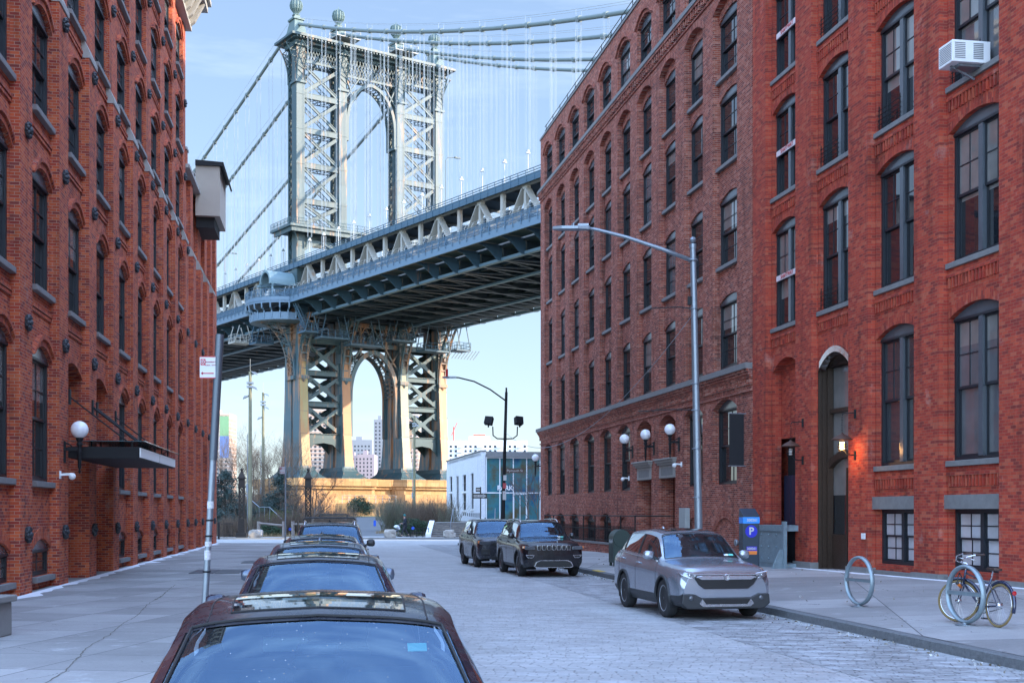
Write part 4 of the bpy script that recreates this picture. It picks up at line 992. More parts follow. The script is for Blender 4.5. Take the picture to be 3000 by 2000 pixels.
# brackets that carry the deck from the legs, and the curved one under the bay
for i, t in enumerate(TC):
    cb = MB()
    for sx in (-.78, .78):
        pts = [(t+sx, -2.75-(4.2*(q/8)**2.2), 26.6+10.6*q/8) for q in range(9)]
        for q in range(8): cb.beam(pts[q], pts[q+1], .12, .5, (1,0,0)); cb.beam(pts[q+1], (t+sx, -2.7, pts[q+1][2]), .1, .2); 
    for q in range(9):
        z = 26.6+10.6*q/8; y = -2.75-(4.2*(q/8)**2.2); cb.beam((t-.78, y-.12, z), (t+.78, y-.12, z), .3, .22)
    for sx in (-.62, .62):
        for q in range(8): cb.beam((t+sx, -3.0-(4.2*(q/8)**2.2), 26.6+10.6*q/8), (t+sx, -3.0-(4.2*((q+1)/8)**2.2), 26.6+10.6*(q+1)/8), .3, .1, (0,1,0))
    cb.box(t-.95, t+.95, -3.4, -2.5, 26.0, 26.6); cb.lathe([(.5, 26.0), (.3, 25.6), (.05, 25.2)], (t, -2.95, 0), 8)
    if i == 0:
        for sy in (-1.4, 1.4):
            pts = [(t-.9-(6.3*(q/10)**1.9), sy, 26.6+9.6*math.sin(q/10*PI/2)) for q in range(11)]
            for q in range(10): cb.beam(pts[q], pts[q+1], .3, .45, (0,1,0)); 
            for q in range(2, 11, 2): cb.beam(pts[q], (t-.85, sy, min(pts[q][2]+1.0, 37)), .2, .35, (0,1,0)); cb.beam(pts[q], (t-.85, sy, pts[q][2]), .18, .3, (0,1,0))
        pts = [(t-1.0-(6.3*(q/10)**1.9), 26.3+9.6*math.sin(q/10*PI/2)) for q in range(11)]
        for q in range(10):
            cb.beam((pts[q][0], -1.4, pts[q][1]), (pts[q+1][0], 1.4, pts[q+1][1]), .1, .12); cb.beam((pts[q][0], 1.4, pts[q][1]), (pts[q+1][0], -1.4, pts[q+1][1]), .1, .12)
        cb.box(t-1.4, t-.8, -1.8, 1.8, 25.9, 26.6)
    cb.build('deck_bracket', M_stl, TW)
# masonry pedestal
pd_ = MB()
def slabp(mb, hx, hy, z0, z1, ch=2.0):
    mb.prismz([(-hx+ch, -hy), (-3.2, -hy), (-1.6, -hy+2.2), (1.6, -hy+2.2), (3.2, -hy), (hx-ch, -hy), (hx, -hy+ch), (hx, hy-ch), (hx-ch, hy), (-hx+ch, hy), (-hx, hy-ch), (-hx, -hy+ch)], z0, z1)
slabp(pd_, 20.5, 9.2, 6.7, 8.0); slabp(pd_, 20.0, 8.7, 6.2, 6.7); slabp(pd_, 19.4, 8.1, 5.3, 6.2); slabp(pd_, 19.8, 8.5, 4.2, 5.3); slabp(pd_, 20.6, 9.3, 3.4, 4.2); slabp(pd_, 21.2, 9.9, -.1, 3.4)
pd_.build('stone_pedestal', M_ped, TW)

# ------------------------------------------------------------------ deck
DK = empty('deck', (0,0,0)); DK.parent = BR
Y0, Y1 = -112.0, 240.0          # along the deck (negative = towards the near shore)
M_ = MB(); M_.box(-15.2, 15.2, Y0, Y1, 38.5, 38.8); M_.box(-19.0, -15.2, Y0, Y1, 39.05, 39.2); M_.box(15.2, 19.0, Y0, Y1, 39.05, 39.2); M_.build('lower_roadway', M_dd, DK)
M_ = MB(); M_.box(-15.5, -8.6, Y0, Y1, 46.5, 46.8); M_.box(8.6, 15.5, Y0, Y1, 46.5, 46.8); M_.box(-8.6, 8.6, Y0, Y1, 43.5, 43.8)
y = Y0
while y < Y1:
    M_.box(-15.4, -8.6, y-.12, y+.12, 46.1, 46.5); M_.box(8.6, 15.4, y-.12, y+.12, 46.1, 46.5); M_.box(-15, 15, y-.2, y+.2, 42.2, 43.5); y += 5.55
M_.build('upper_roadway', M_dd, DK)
for sx in (-1, 1):
    M_ = MB()
    M_.box(sx*19.0-.06, sx*19.0+.06, Y0, Y1, 38.75, 39.75); M_.box(min(sx*19.2, sx*18.9), max(sx*19.2, sx*18.9), Y0, Y1, 38.68, 38.76)
    M_.build('walkway_fascia', plain('fascia_pale_blue', (.11,.175,.24), .5), DK)
    M_ = MB()
    M_.box(min(sx*15.5, sx*15.65), max(sx*15.5, sx*15.65), Y0, Y1, 46.0, 46.95)
    y = Y0
    while y < Y1: M_.box(min(sx*15.65, sx*15.72), max(sx*15.65, sx*15.72), y-.07, y+.07, 46.0, 47.6); y += 1.85
    for z in (47.25, 47.6): M_.tube([(sx*15.7, Y0, z), (sx*15.7, Y1, z)], .06, 4)
    M_.box(sx*15.68-.02, sx*15.68+.02, Y0, Y1, 46.9, 47.0)
    M_.build('upper_girder', M_dk, DK)
    # walkway parapet: posts, rails and pierced panels under a light fence
    M_ = MB()
    x = sx*19.05
    for z in (39.85, 40.95): M_.beam((x, Y0, z), (x, Y1, z), .12, .09)
    y = Y0
    while y < Y1:
        if not (sx < 0 and -6.2 < y < 6.2):
            M_.tube([(x+sx*.12, y, 39.3), (x+sx*.16, y, 40.0), (x, y, 40.6), (x+sx*.05, y, 41.05)], .07, 5)
        if y < 70:
            for q in range(12):
                yy = y+1.85*q/12; M_.beam((x, yy, 39.9), (x, yy+.154, 40.9), .03, .035); M_.beam((x, yy+.154, 39.9), (x, yy, 40.9), .03, .035)
        y += 1.85
    M_.build('walkway_parapet', M_rail, DK)
    M_ = MB(); y = Y0; x = sx*18.3
    while y < Y1:
        M_.tube([(x, y, 39.2), (x, y, 41.6), (x-sx*.35, y, 42.1)], .04, 4); y += 1.85
    for z in (40.9, 41.3, 41.6): M_.tube([(x, Y0, z), (x, Y1, z)], .025, 4)
    M_.tube([(x-sx*.35, Y0, 42.1), (x-sx*.35, Y1, 42.1)], .03, 4)
    M_.build('walkway_fence', M_wh, DK)
# white stiffening trusses (the outer pair shows)
for t in (-14.65, -6.1, 6.1, 14.65):
    M_ = MB(); outer = abs(t) > 10
    M_.box(t-.3, t+.3, Y0, Y1, 38.9, 39.6); M_.box(t-.3, t+.3, Y0, Y1, 46.0, 46.49)
    k = -30
    while True:
        ya = -5.2+11.1*k; k += 1
        if ya > Y1: break
        if ya < Y0+6: continue
        if abs(ya) < 3: continue
        M_.beam((t, ya, 39.6), (t, ya, 46.0), .5, .5)
        if outer: M_.box(t-.36, t+.36, ya-.5, ya+.5, 45.5, 46.0)
        for s_ in (-1, 1):
            yb = ya+s_*5.55
            for o2 in (-.28, .28) if outer else (0,):
                M_.beam((t+o2, ya+s_*.35, 45.6), (t+o2, yb-s_*.6, 39.6), .12, .6, (1,0,0))
            if outer:
                for q in range(8):
                    u = q/8; v = (q+1)/8; pa = Vector((t-.28, ya+s_*.35, 45.6)).lerp(Vector((t-.28, yb-s_*.6, 39.6)), u); pb = Vector((t+.28, ya+s_*.35, 45.6)).lerp(Vector((t+.28, yb-s_*.6, 39.6)), v); M_.beam(pa, pb, .08, .08)
        M_.beam((t, ya+5.55, 39.6), (t, ya+5.55, 46.0), .6, .55)
    M_.build('stiffening_truss', M_wh if outer else M_dd, DK)
# underside: floor beams, stringers, laterals, curved outriggers, edge chord
fbm = MB(); orst = MB(); y = -5.2-5.55*19
while y < Y1:
    fbm.box(-14.6, 14.6, y-.06, y+.06, 36.9, 38.5); fbm.box(-14.6, 14.6, y-.3, y+.3, 36.8, 36.9)
    for sx in (-1, 1):
        orr = MB() if (sx < 0 and y < 100) else orst
        pts = [(sx*14.8, 36.9), (sx*15.6, 37.0), (sx*16.6, 37.9), (sx*17.6, 38.6), (sx*18.9, 38.9)]
        orr.prismy([(sx*14.8, 38.9)]+pts if sx < 0 else ([(sx*14.8, 38.9)]+pts), y-.05, y+.05)
        for a, b in zip(pts[:-1], pts[1:]): orr.beam((a[0], y, a[1]), (b[0], y, b[1]), .45, .06, (0,1,0))
        if orr is not orst: orr.build('outrigger_bracket', M_dk, DK)
    if y < 150:
        for a, b in ((-14.6, 0), (0, 14.6)): fbm.beam((a, y, 36.95), (b, y+5.55, 36.95), .3, .2); fbm.beam((b, y, 36.95), (a, y+5.55, 36.95), .3, .2)
    y += 5.55
for x in (-11, -8.3, -4.5, -1.5, 1.5, 4.5, 8.3, 11): fbm.box(x-.1, x+.1, Y0, Y1, 37.5, 38.5); fbm.box(x-.22, x+.22, Y0, Y1, 37.42, 37.5)
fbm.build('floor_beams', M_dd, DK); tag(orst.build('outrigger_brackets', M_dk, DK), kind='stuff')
ec = MB()
for sx in (-1, 1): ec.box(sx*14.65-.35, sx*14.65+.35, Y0, Y1, 36.75, 37.15)
for sx in (-6.1, 6.1): ec.box(sx-.3, sx+.3, Y0, Y1, 36.5, 36.79)
ec.build('bottom_chord', plain('chord_pale_blue', (.12,.20,.27), .5), DK)
# curved bay and little vaulted shelter where the walkway rounds the tower
by = MB()
def halfr(R, n=12, cx=-17.6, sq=1.15): return [(cx-R*math.sin(PI*q/n), -R*sq*math.cos(PI*q/n)) for q in range(n+1)]
o_ = halfr(6.2); i_ = halfr(6.0)
by.prismz(o_+[(-14.8, 7.1), (-14.8, -7.1)], 38.95, 39.1)
for a, b in zip(o_[:-1], o_[1:]): by.poly([(*a, 38.7), (*b, 38.7), (*b, 39.75), (*a, 39.75)])
lowr = halfr(5.4)
by.prismz(lowr+[(-14.8, 6.2), (-14.8, -6.2)], 35.9, 36.1)
for a, b in zip(lowr[:-1], lowr[1:]): by.poly([(*a, 36.1), (*b, 36.1), (*b, 37.2), (*a, 37.2)])
for a, b in zip(o_, lowr): by.tube([(*a, 38.7), (a[0]*.9+b[0]*.1, a[1]*.9+b[1]*.1, 37.9), (*b, 37.5), (*b, 36.2)], .16, 5)
by.build('curved_bay', plain('bay_blue', (.10,.16,.225), .5), DK)
br_ = MB(); rail(br_, o_, 39.7, 1.35, True, .06, 1.1); rail(br_, halfr(5.6), 39.2, 2.6, False, .04, 1.6); br_.build('bay_parapet', M_rail, DK)
vt = MB()
# barrel vault: arch open towards the approach, springing at 42.6
Rv = 2.3; n_ = 12; vc = (-17.6, 0)
ar = [(vc[0]-0, 0)]
pts = [(Rv*math.cos(PI*q/n_), 42.9+Rv*math.sin(PI*q/n_)) for q in range(n_+1)]; pin = [(.82*Rv*math.cos(PI*q/n_), 42.9+.82*Rv*math.sin(PI*q/n_)) for q in range(n_+1)]
poly = [(p[0], p[1]) for p in pts]+[(p[0], p[1]) for p in pin[::-1]]
for x0, x1 in ((-20.8, -20.4),): vt.prism(poly, x0, x1)
sh_ = [(p[0], p[1]) for p in pts]+[(.94*p[0], 42.9+(p[1]-42.9)*.94) for p in pts[::-1]]
vt.prism(sh_, -20.4, -15.9)
vt.box(-21.0, -15.9, -2.75, -2.2, 42.5, 42.9); vt.box(-21.0, -15.9, 2.2, 2.75, 42.5, 42.9)
for y in (-2.45, 2.45): vt.tube([(-20.4, y, 39.2), (-20.4, y, 42.0), (-20.4, y*1.1, 42.5)], .22, 8); vt.box(-20.9, -20.0, y-.4, y+.4, 39.2, 40.6); vt.tube([(-16.4, y, 39.2), (-16.4, y, 42.5)], .2, 6)
vt.tube([(-20.6, 0, 45.2), (-20.6, 0, 46.1)], .18, 6, True, .03)
vt.build('vaulted_shelter', plain('shelter_blue_green', (.14,.21,.235), .45), DK)
wl_ = MB(); wl_.box(-15.8, -15.6, -2.6, 2.6, 39.2, 45.6); wl_.build('shelter_back', M_st, DK)
# access cages slung under the deck
def cage(t0, t1, y0, y1, z, m=M_dk):
    c = MB(); c.box(t0, t1, y0, y1, z, z+.25); rail(c, [(t0, y0), (t1, y0), (t1, y1), (t0, y1), (t0, y0)], z+.25, 1.3, False, .06, 1.3)
    for t in (t0, t1):
        for y in (y0, y1): c.beam((t, y, z), (t+(1.0 if t == t0 else -1), y, 36.9), .14, .14)
    c.build('access_cage', m, DK)
cage(-17.5, -14.9, -9.5, -6.5, 33.4); cage(-14.5, -9, -9.8, -7.2, 32.6); cage(-8.5, -2, -9.5, -6.8, 31.8); cage(0, 5, -9.5, -7, 33.2); cage(6.5, 12, -10, -7, 31.8); cage(13.5, 16.6, -10.0, -6.8, 32.4)
cage(-19, -15.5, 8, 11, 33.2); cage(-21.5, -18, 12, 15, 33.6, M_wh)
st_ = MB()
for y in (-7.6, -6.8): st_.beam((-18.4, y, 38.6), (-16.4, y, 34.4), .12, .3, (0,1,0))
for q in range(12): st_.box(-18.4+2*q/12, -18.1+2*q/12, -7.6, -6.8, 38.5-4.1*q/12, 38.56-4.1*q/12)
for y in (-7.6, -6.8): st_.tube([(-18.4, y, 39.7), (-16.4, y, 35.5)], .05, 4)
st_.build('access_stair', M_rail, DK)
xs = MB()
for z_, y_ in ((31.5, -5), (33, 4)):
    for q in range(8): x0 = 15.5+q*.7; xs.beam((x0, y_, z_), (x0+.5, y_-1.5, z_+1.6), .08, .08)
xs.build('scaffold_braces', M_wh, DK)
# upper deck lamp standards
for yy in (-47, 40, 80):
    l = MB(); l.tube([(-12.0, yy, 46.8), (-12.0, yy, 55.5), (-11.6, yy, 56.0), (-10.2, yy, 56.2)], .06, 5); l.box(-10.4, -9.4, yy-.15, yy+.15, 56.1, 56.3); l.build('deck_lamp', M_st, DK)

# ------------------------------------------------------------------ cables and suspender ropes
def zc(y):
    if y <= 0: u = -y; return 90.6-.385*u+.0009*u*u
    return 90.9-.33*y+.00025*y*y
for t in TC:
    ys = [-112+4*i for i in range(28)]+[0]+[4*i for i in range(1, 42)]
    cb = MB(); cb.tube([(t, y, zc(y)) for y in ys], .30, 10)
    bands = [s*5.55*k for s, K in ((-1, 20), (1, 24)) for k in range(1, K)]
    for y in bands:
        if abs(y) < 4: continue
        d = .35 if y < 0 else .33; s_ = -1 if y < 0 else 1
        cb.tube([(t, y-.32, zc(y-.32)), (t, y+.32, zc(y+.32))], .42, 10)
    cab = cb.build('main_cable', M_cable, BR, smooth=True, auto=50)
    hr_ = MB()
    for sx in (-.45, .45): hr_.tube([(t+sx, y, zc(y)+1.15) for y in ys], .03, 4)
    for y in bands[::2]: hr_.tube([(t-.45, y, zc(y)+.3), (t-.45, y, zc(y)+1.2)], .03, 4); hr_.tube([(t+.45, y, zc(y)+.3), (t+.45, y, zc(y)+1.2)], .03, 4)
    hr_.build('hand_ropes', M_rope, cab)
    proto = None
    for y in bands:
        h = zc(y)-46.6
        if h < 3: continue
        hg = MB()
        for dx, dy in ((-.36, -.14), (-.36, .14), (.36, -.14), (.36, .14)):
            hg.tube([(dx, dy, 0), (dx, dy, 3.6)], .026, 4); hg.tube([(dx, dy, 4.4), (dx, dy, h)], .026, 4)
        hg.box(-.32, .32, -.12, .12, 3.75, 3.9); hg.box(-.16, .16, -.16, .16, 3.9, 4.2); hg.tube([(0, 0, 0), (0, 0, 3.6)], .07, 5)
        o = hg.build('suspender_rope', M_rope, cab); o.location = (t, y, 46.5)
# ================================================================== CARS
def paint(name, col, metal=.6, rough=.28, dust=.12):
    m, n, b = newmat(name); tc = nd(n, 'ShaderNodeTexCoord')
    f = noise_n(n, 260, 2, .5, tc.outputs['Object']); dirt = noise_n(n, 3, 8, .75, tc.outputs['Object'])
    d = ramp_n(n, dirt, [(.45, (0,0,0)), (.8, (dust,)*3)])
    c = mixc(n, d, mixc(n, f, tuple(x*.85 for x in col), tuple(min(1, x*1.15) for x in col)), (.45,.44,.42,1)); L(n, c, b.inputs['Base Color'])
    b.inputs['Metallic'].default_value = metal; b.inputs['Coat Weight'].default_value = .4; b.inputs['Coat Roughness'].default_value = .04
    L(n, math_n(n, 'MULTIPLY_ADD', d, 1.2, rough), b.inputs['Roughness']); return m
def car_glass(name, tint, refl=1.0, specks=.25):
    m = bpy.data.materials.new(name); m.use_nodes = True; n = m.node_tree; n.nodes.clear()
    out = nd(n, 'ShaderNodeOutputMaterial'); tr = nd(n, 'ShaderNodeBsdfTransparent'); gl = nd(n, 'ShaderNodeBsdfGlossy'); mx = nd(n, 'ShaderNodeMixShader'); fr = nd(n, 'ShaderNodeFresnel')
    fr.inputs['IOR'].default_value = 1.55; tr.inputs[0].default_value = (*tint, 1); gl.inputs['Roughness'].default_value = .015; gl.inputs[0].default_value = ((.42,.68,1,1) if refl < 1.3 else (.9,.95,1,1))
    f = math_n(n, 'MULTIPLY_ADD', fr.outputs[0], 1.35*refl, .02*refl); f = math_n(n, 'MINIMUM', f, 1.0)
    L(n, f, mx.inputs[0]); L(n, tr.outputs[0], mx.inputs[1]); L(n, gl.outputs[0], mx.inputs[2])
    # dried water spots and dust
    tc = nd(n, 'ShaderNodeTexCoord'); df = nd(n, 'ShaderNodeBsdfDiffuse'); df.inputs[0].default_value = (.75,.78,.8,1); m2 = nd(n, 'ShaderNodeMixShader')
    vo = nd(n, 'ShaderNodeTexVoronoi'); vo.inputs['Scale'].default_value = 26; L(n, tc.outputs['Object'], vo.inputs['Vector'])
    nz = noise_n(n, 2.2, 6, .7, tc.outputs['Object'])
    sp = math_n(n, 'MULTIPLY', math_n(n, 'LESS_THAN', vo.outputs['Distance'], .09), math_n(n, 'GREATER_THAN', nz, .52))
    ff = math_n(n, 'MULTIPLY_ADD', sp, specks, math_n(n, 'MULTIPLY', nz, .035))
    L(n, ff, m2.inputs[0]); L(n, mx.outputs[0], m2.inputs[1]); L(n, df.outputs[0], m2.inputs[2]); L(n, m2.outputs[0], out.inputs[0]); return m
M_wind = car_glass('windscreen_glass', (.55,.72,.78), 1.25)
M_side = car_glass('tinted_side_glass', (.16,.18,.2), 1.6, .1)
M_seat = plain('seat_fabric', (.13,.14,.16), .8)
M_lens = plain('headlight_lens', (.07,.075,.085), .2, .0, var=.8, scale=14, coat=1)
M_amber = plain('amber_lens', (.75,.18,.02), .2, coat=1)
M_redl = plain('red_lens', (.45,.01,.015), .15, coat=1)
M_rimg = plain('alloy_rim_grey', (.34,.35,.37), .35, .7, var=.1)
M_rims = plain('alloy_rim_silver', (.5,.51,.53), .25, .9, var=.1)
M_mesh_ = plain('grille_black', (.012,.012,.013), .4)
def pchip(xs, ys, x):
    n = len(xs)
    if x <= xs[0]: return ys[0]
    if x >= xs[-1]: return ys[-1]
    i = 0
    while xs[i+1] < x: i += 1
    h = [xs[j+1]-xs[j] for j in range(n-1)]; d = [(ys[j+1]-ys[j])/h[j] for j in range(n-1)]
    def sl(j):
        if j == 0: return d[0]
        if j == n-1: return d[-1]
        return 0 if d[j-1]*d[j] <= 0 else 2*d[j-1]*d[j]/(d[j-1]+d[j])
    t = (x-xs[i])/h[i]; m0, m1 = sl(i)*h[i], sl(i+1)*h[i]
    return ys[i]*(2*t**3-3*t*t+1)+m0*(t**3-2*t*t+t)+ys[i+1]*(-2*t**3+3*t*t)+m1*(t**3-t*t)
NU = 7; NV = 5
def make_car(spec, mats, loc, ang):
    """mats: body, dark trim, rim; returns root empty. Front of the car faces local -Y."""
    root = empty(spec['name'], loc, ang)
    T = spec['T']; us = list(range(len(T)))
    # station: y, w, zb, zbelt, xbelt, xr, zr, zc
    cols = list(zip(*T)); u_w, u_t, u_r, u_b = spec['cowl'], spec['top'], spec['rtop'], spec['rbase']
    def station(u): return [pchip(us, cols[j], u) for j in range(8)]
    def section(u):
        y, w_, zb, zbelt, xb, xr, zr_, zc_ = station(u)
        return [(w_*.90, zb), (w_, zb+.20), (w_*1.0, zbelt-.20), (xb, zbelt), (xr, zr_), (xr*.55, zr_+(zc_-zr_)*.72), (0, zc_)], y
    def P(u, v):
        s, y = section(u); vi = list(range(7))
        rnd = spec.get('sharp', 0)
        x = pchip(vi, [p[0] for p in s], v) if v < 6 else 0; z = pchip(vi, [p[1] for p in s], v)
        return Vector((x, y, z))
    U = []; 
    for i in range(len(T)-1): U += [i+k/NU for k in range(NU)]
    U.append(len(T)-1)
    V = []
    for i in range(6): V += [i+k/NV for k in range(NV)]
    V.append(6)
    wheels = spec['wheels']; R = spec['R']; RA = R+.055
    def part_of(u, v):
        if v > 4.08 and u_w+.12 < u < u_t-.10: return 'windshield'
        if v > 4.12 and u_r+.1 < u < u_b-.15: return 'rear_window'
        if 3.18 < v < 3.86 and u_w+.35 < u < u_b-.25:
            if any(abs(u-q) < .072 for q in spec['pillars']): return 'pillar'
            return 'side_window'
        if v < spec.get('clad', .9) and spec.get('clad', .9) > 0: return 'trim'
        return 'body'
    groups = {}
    def snap(p):
        for wy in wheels:
            dy, dz = p.y-wy, p.z-R; r = math.hypot(dy, dz)
            if p.z < .95 and r < RA+.10 and r > RA-.05 and p.x > .5:
                k = RA/r; p = Vector((p.x, wy+dy*k, R+dz*k))
        return p
    for i in range(len(U)-1):
        for j in range(len(V)-1):
            um, vm = (U[i]+U[i+1])/2, (V[j]+V[j+1])/2; pt = part_of(um, vm)
            q = [P(U[i], V[j]), P(U[i+1], V[j]), P(U[i+1], V[j+1]), P(U[i], V[j+1])]
            c = sum(q, Vector())/4
            if vm < 3.1 and any(math.hypot(c.y-wy, c.z-R) < RA+.015 for wy in wheels) : continue
            q = [snap(p) if vm < 3.1 else p for p in q]
            ins = -.006 if pt in ('windshield', 'rear_window', 'side_window') else 0
            mb = groups.setdefault(pt, {})
            for sx in (1, -1):
                idx = []
                for p, (a, b) in zip(q, ((i, j), (i+1, j), (i+1, j+1), (i, j+1))):
                    key = (a, b, sx if b < len(V)-1 else 0)
                    if key not in mb: mb[key] = (len(mb), Vector((p.x*sx+(ins*sx if pt == 'side_window' else 0), p.y, p.z+(ins if pt != 'side_window' else 0))))
                    idx.append(mb[key][0])
                groups.setdefault('_f_'+pt, []).append(idx if sx > 0 else idx[::-1])
    mt = {'body': mats[0], 'trim': mats[1], 'pillar': M_plastic, 'windshield': M_wind, 'rear_window': M_side, 'side_window': M_side}
    for pt, mb in [(k, v) for k, v in groups.items() if not k.startswith('_f_')]:
        b = MB(); b.v = [v[1] for v in sorted(mb.values(), key=lambda t: t[0])]; b.f = [tuple(f) for f in groups['_f_'+pt]]; b.m = [0]*len(b.f)
        if pt == 'body':
            # close nose and tail
            for u0 in (0, len(T)-1):
                ring = [P(u0, v) for v in V]; off = -.025 if u0 == 0 else .025; pts = [(p.x, p.y, p.z) for p in ring]+[(-p.x, p.y, p.z) for p in ring[::-1][1:]]
                c = b.vt((0, ring[0].y+off, sum(p.z for p in ring)/len(ring))); idx = [b.vt(p) for p in pts]
                for k in range(len(idx)): b.face((c, idx[k], idx[(k+1) % len(idx)]))
        nm = {'trim': 'lower_cladding', 'pillar': 'door_pillars', 'body': 'body'}.get(pt, pt)
        o = b.build(nm, mt[pt], root, smooth=True, auto=42)
    # windscreen seal, roof seams
    sl = MB()
    for vv in (4.08,):
        for sx in (1, -1):
            pts = [P(u_w+.12+(u_t-.10-u_w-.12)*q/10, 4.08) for q in range(11)]; sl.tube([(p.x*sx, p.y, p.z+.002) for p in pts], .007, 5)
    for uu in (u_w+.12, u_t-.10):
        pts = [P(uu, 4.08+(6-4.08)*q/8) for q in range(9)]; pts = [(p.x, p.y, p.z+.003) for p in pts]+[(-p.x, p.y, p.z+.003) for p in pts[::-1][1:]]; sl.tube(pts, .007, 5)
    for sx in (1, -1):
        pts = [P(u_t-.05+(u_b-.3-u_t)*q/14, 4.32) for q in range(15)]; sl.tube([(p.x*sx, p.y, p.z-.001) for p in pts], .005, 5)
    sl.build('window_seal', M_rubber, root)
    for uu in spec['doors']:          # door shut lines
        d = MB()
        for sx in (1, -1):
            pts = [P(uu, .9+2.3*q/10) for q in range(11)]; d.tube([((p.x-.002)*sx, p.y, p.z) for p in pts], .006, 4)
        d.build('door_seam', M_rubber, root)
    for uu in spec.get('handles', ()):
        for sx in (1, -1):
            p = P(uu, 2.62); h = MB(); h.tube([(sx*(p.x+.0), p.y-.1, p.z), (sx*(p.x+.035), p.y-.08, p.z+.005), (sx*(p.x+.035), p.y+.08, p.z+.008), (sx*p.x, p.y+.1, p.z+.005)], .014, 6); h.build('door_handle', M_chrome if spec.get('chrome_handles') else mats[0], root, smooth=True)
    # window chrome line
    if spec.get('chrome_line', True):
        cl_ = MB()
        for sx in (1, -1):
            pts = [P(u_w+.35+(u_b-.3-u_w-.35)*q/16, 3.1) for q in range(17)]; cl_.tube([((p.x+.004)*sx, p.y, p.z) for p in pts], .009, 5)
        cl_.build('chrome_strip', M_chrome, root)
    # sunroof
    if spec.get('sunroof'):
        a, b_ = spec['sunroof']; sr = MB(); rim_ = MB(); nn = 8
        g = [[P(a+(b_-a)*i/nn, 4.7+(6-4.7)*j/nn) for j in range(nn+1)] for i in range(nn+1)]
        for i in range(nn):
            for j in range(nn):
                for sx in (1, -1):
                    q = [g[i][j], g[i+1][j], g[i+1][j+1], g[i][j+1]]; sr.poly([(p.x*sx, p.y, p.z+.006) for p in (q if sx > 0 else q[::-1])])
        sr.build('sunroof', M_sun, root, smooth=True)
        loop = [g[0][j] for j in range(nn, -1, -1)]+[g[i][0] for i in range(1, nn+1)]+[g[nn][j] for j in range(1, nn+1)]
        for sx in (1, -1): rim_.tube([(p.x*sx, p.y, p.z+.004) for p in loop], .005, 5)
        rim_.build('sunroof_seal', M_rubber, root)
    if spec.get('rails'):
        for sx in (1, -1):
            r = MB(); pts = [P(u_t+.15+(u_b-.6-u_t-.15)*q/10, 4.2) for q in range(11)]
            r.tube([(p.x*sx, p.y, p.z+(.055 if 0 < q < 10 else .0)) for q, p in enumerate(pts)], .018, 6)
            for q in (1, 5, 9): r.tube([(pts[q].x*sx, pts[q].y, pts[q].z-.01), (pts[q].x*sx, pts[q].y, pts[q].z+.055)], .02, 6)
            r.build('roof_rail', M_chrome if spec['rails'] == 'chrome' else M_plastic, root, smooth=True)
    an = MB() if spec.get('fin', True) else None; p = P(u_r-.1, 6)
    if an: an.tube([(0, p.y, p.z-.01), (0, p.y+.02, p.z+.03), (0, p.y+.12, p.z+.05)], [.035, .028, .004], 6); an.build('roof_antenna', mats[0], root, smooth=True)
    # wheels
    ww = spec.get('tw', .22)
    for wy in wheels:
        for sx in (1, -1):
            xw = sx*(spec['track'])
            t = MB(); prof = [(R*.66, -ww/2+.02), (R*.74, -ww/2), (R*.93, -ww/2+.005), (R*.985, -ww/2+.03), (R, -ww/2+.06), (R, ww/2-.06), (R*.985, ww/2-.03), (R*.93, ww/2-.005), (R*.74, ww/2), (R*.66, ww/2-.02)]
            t.lathe(prof, (0,0,0), 40, 'x'); wh = t.build('wheel', M_rubber, root, smooth=True, auto=50); wh.location = (xw-sx*ww/2, wy, R)
            rm = MB(); xo = sx*(ww/2-.015); Rr = R*.69
            rm.torus((xo-sx*.012, 0, 0), Rr-.012, .016, 32, 6, (1,0,0)); rm.lathe([(Rr*.97, xo-sx*.10), (Rr*.97, xo-sx*.075)], (0,0,0), 28, 'x')
            ns = spec.get('spokes', 5)
            for k in range(ns):
                a = 2*PI*k/ns+.3
                for da in (-.16, .16): rm.beam((xo-sx*.02, .05*math.cos(a), .05*math.sin(a)), (xo-sx*.03, Rr*.95*math.cos(a+da), Rr*.95*math.sin(a+da)), .05, .03, (1,0,0))
            rm.lathe([(.075, xo-sx*.05), (.07, xo-sx*.015), (.03, xo-sx*.005)], (0,0,0), 16, 'x')
            rm.build('rim', mats[2], wh)
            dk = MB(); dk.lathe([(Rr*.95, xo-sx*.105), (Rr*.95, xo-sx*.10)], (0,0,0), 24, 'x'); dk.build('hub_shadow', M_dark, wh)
            # arch lip and liner
            ar_ = MB(); pts = []
            xo_ = spec['T'][3][1]
            for k in range(19):
                a = PI*(-.06+1.12*k/18); yy = wy+RA*math.cos(a); zz = R+RA*math.sin(a)
                # follow the body side
                best = xo_
                uu = min(range(len(U)), key=lambda i: abs(P(U[i], 2).y-yy)); zz2 = max(zz, P(U[uu], 0).z+.01)
                vv = min([V[i] for i in range(0, 16)], key=lambda v: abs(P(U[uu], v).z-zz2)); best = P(U[uu], vv).x
                pts.append((sx*(best+.004), yy, zz))
            ar_.tube(pts, .026 if spec.get('flare', True) else .012, 6); ar_.build('wheel_arch', mats[1] if spec.get('flare', True) else mats[0], root, smooth=True)
            ln = MB(); prev = None
            for k in range(15):
                a = PI*(-.12+1.24*k/14); c_ = [ln.vt((sx*(spec['T'][3][1]-.03), wy+RA*math.cos(a), R+RA*math.sin(a))), ln.vt((sx*.45, wy+RA*math.cos(a), R+RA*math.sin(a)))]
                if prev: ln.face((prev[0], prev[1], c_[1], c_[0]))
                prev = c_
            ln.build('arch_liner', M_dark, root, recalc=False)
    # underbody, cabin
    ub = MB(); ub.box(-.66, .66, T[0][0]+.35, T[-1][0]-.3, spec['T'][3][2]+.03, .5); ub.build('underbody', M_dark, root)
    yc = P(u_w, 6).y; yt = P(u_t, 6).y; yrb = P(u_r, 6).y; zbl = P((u_w+u_t)/2, 3).z
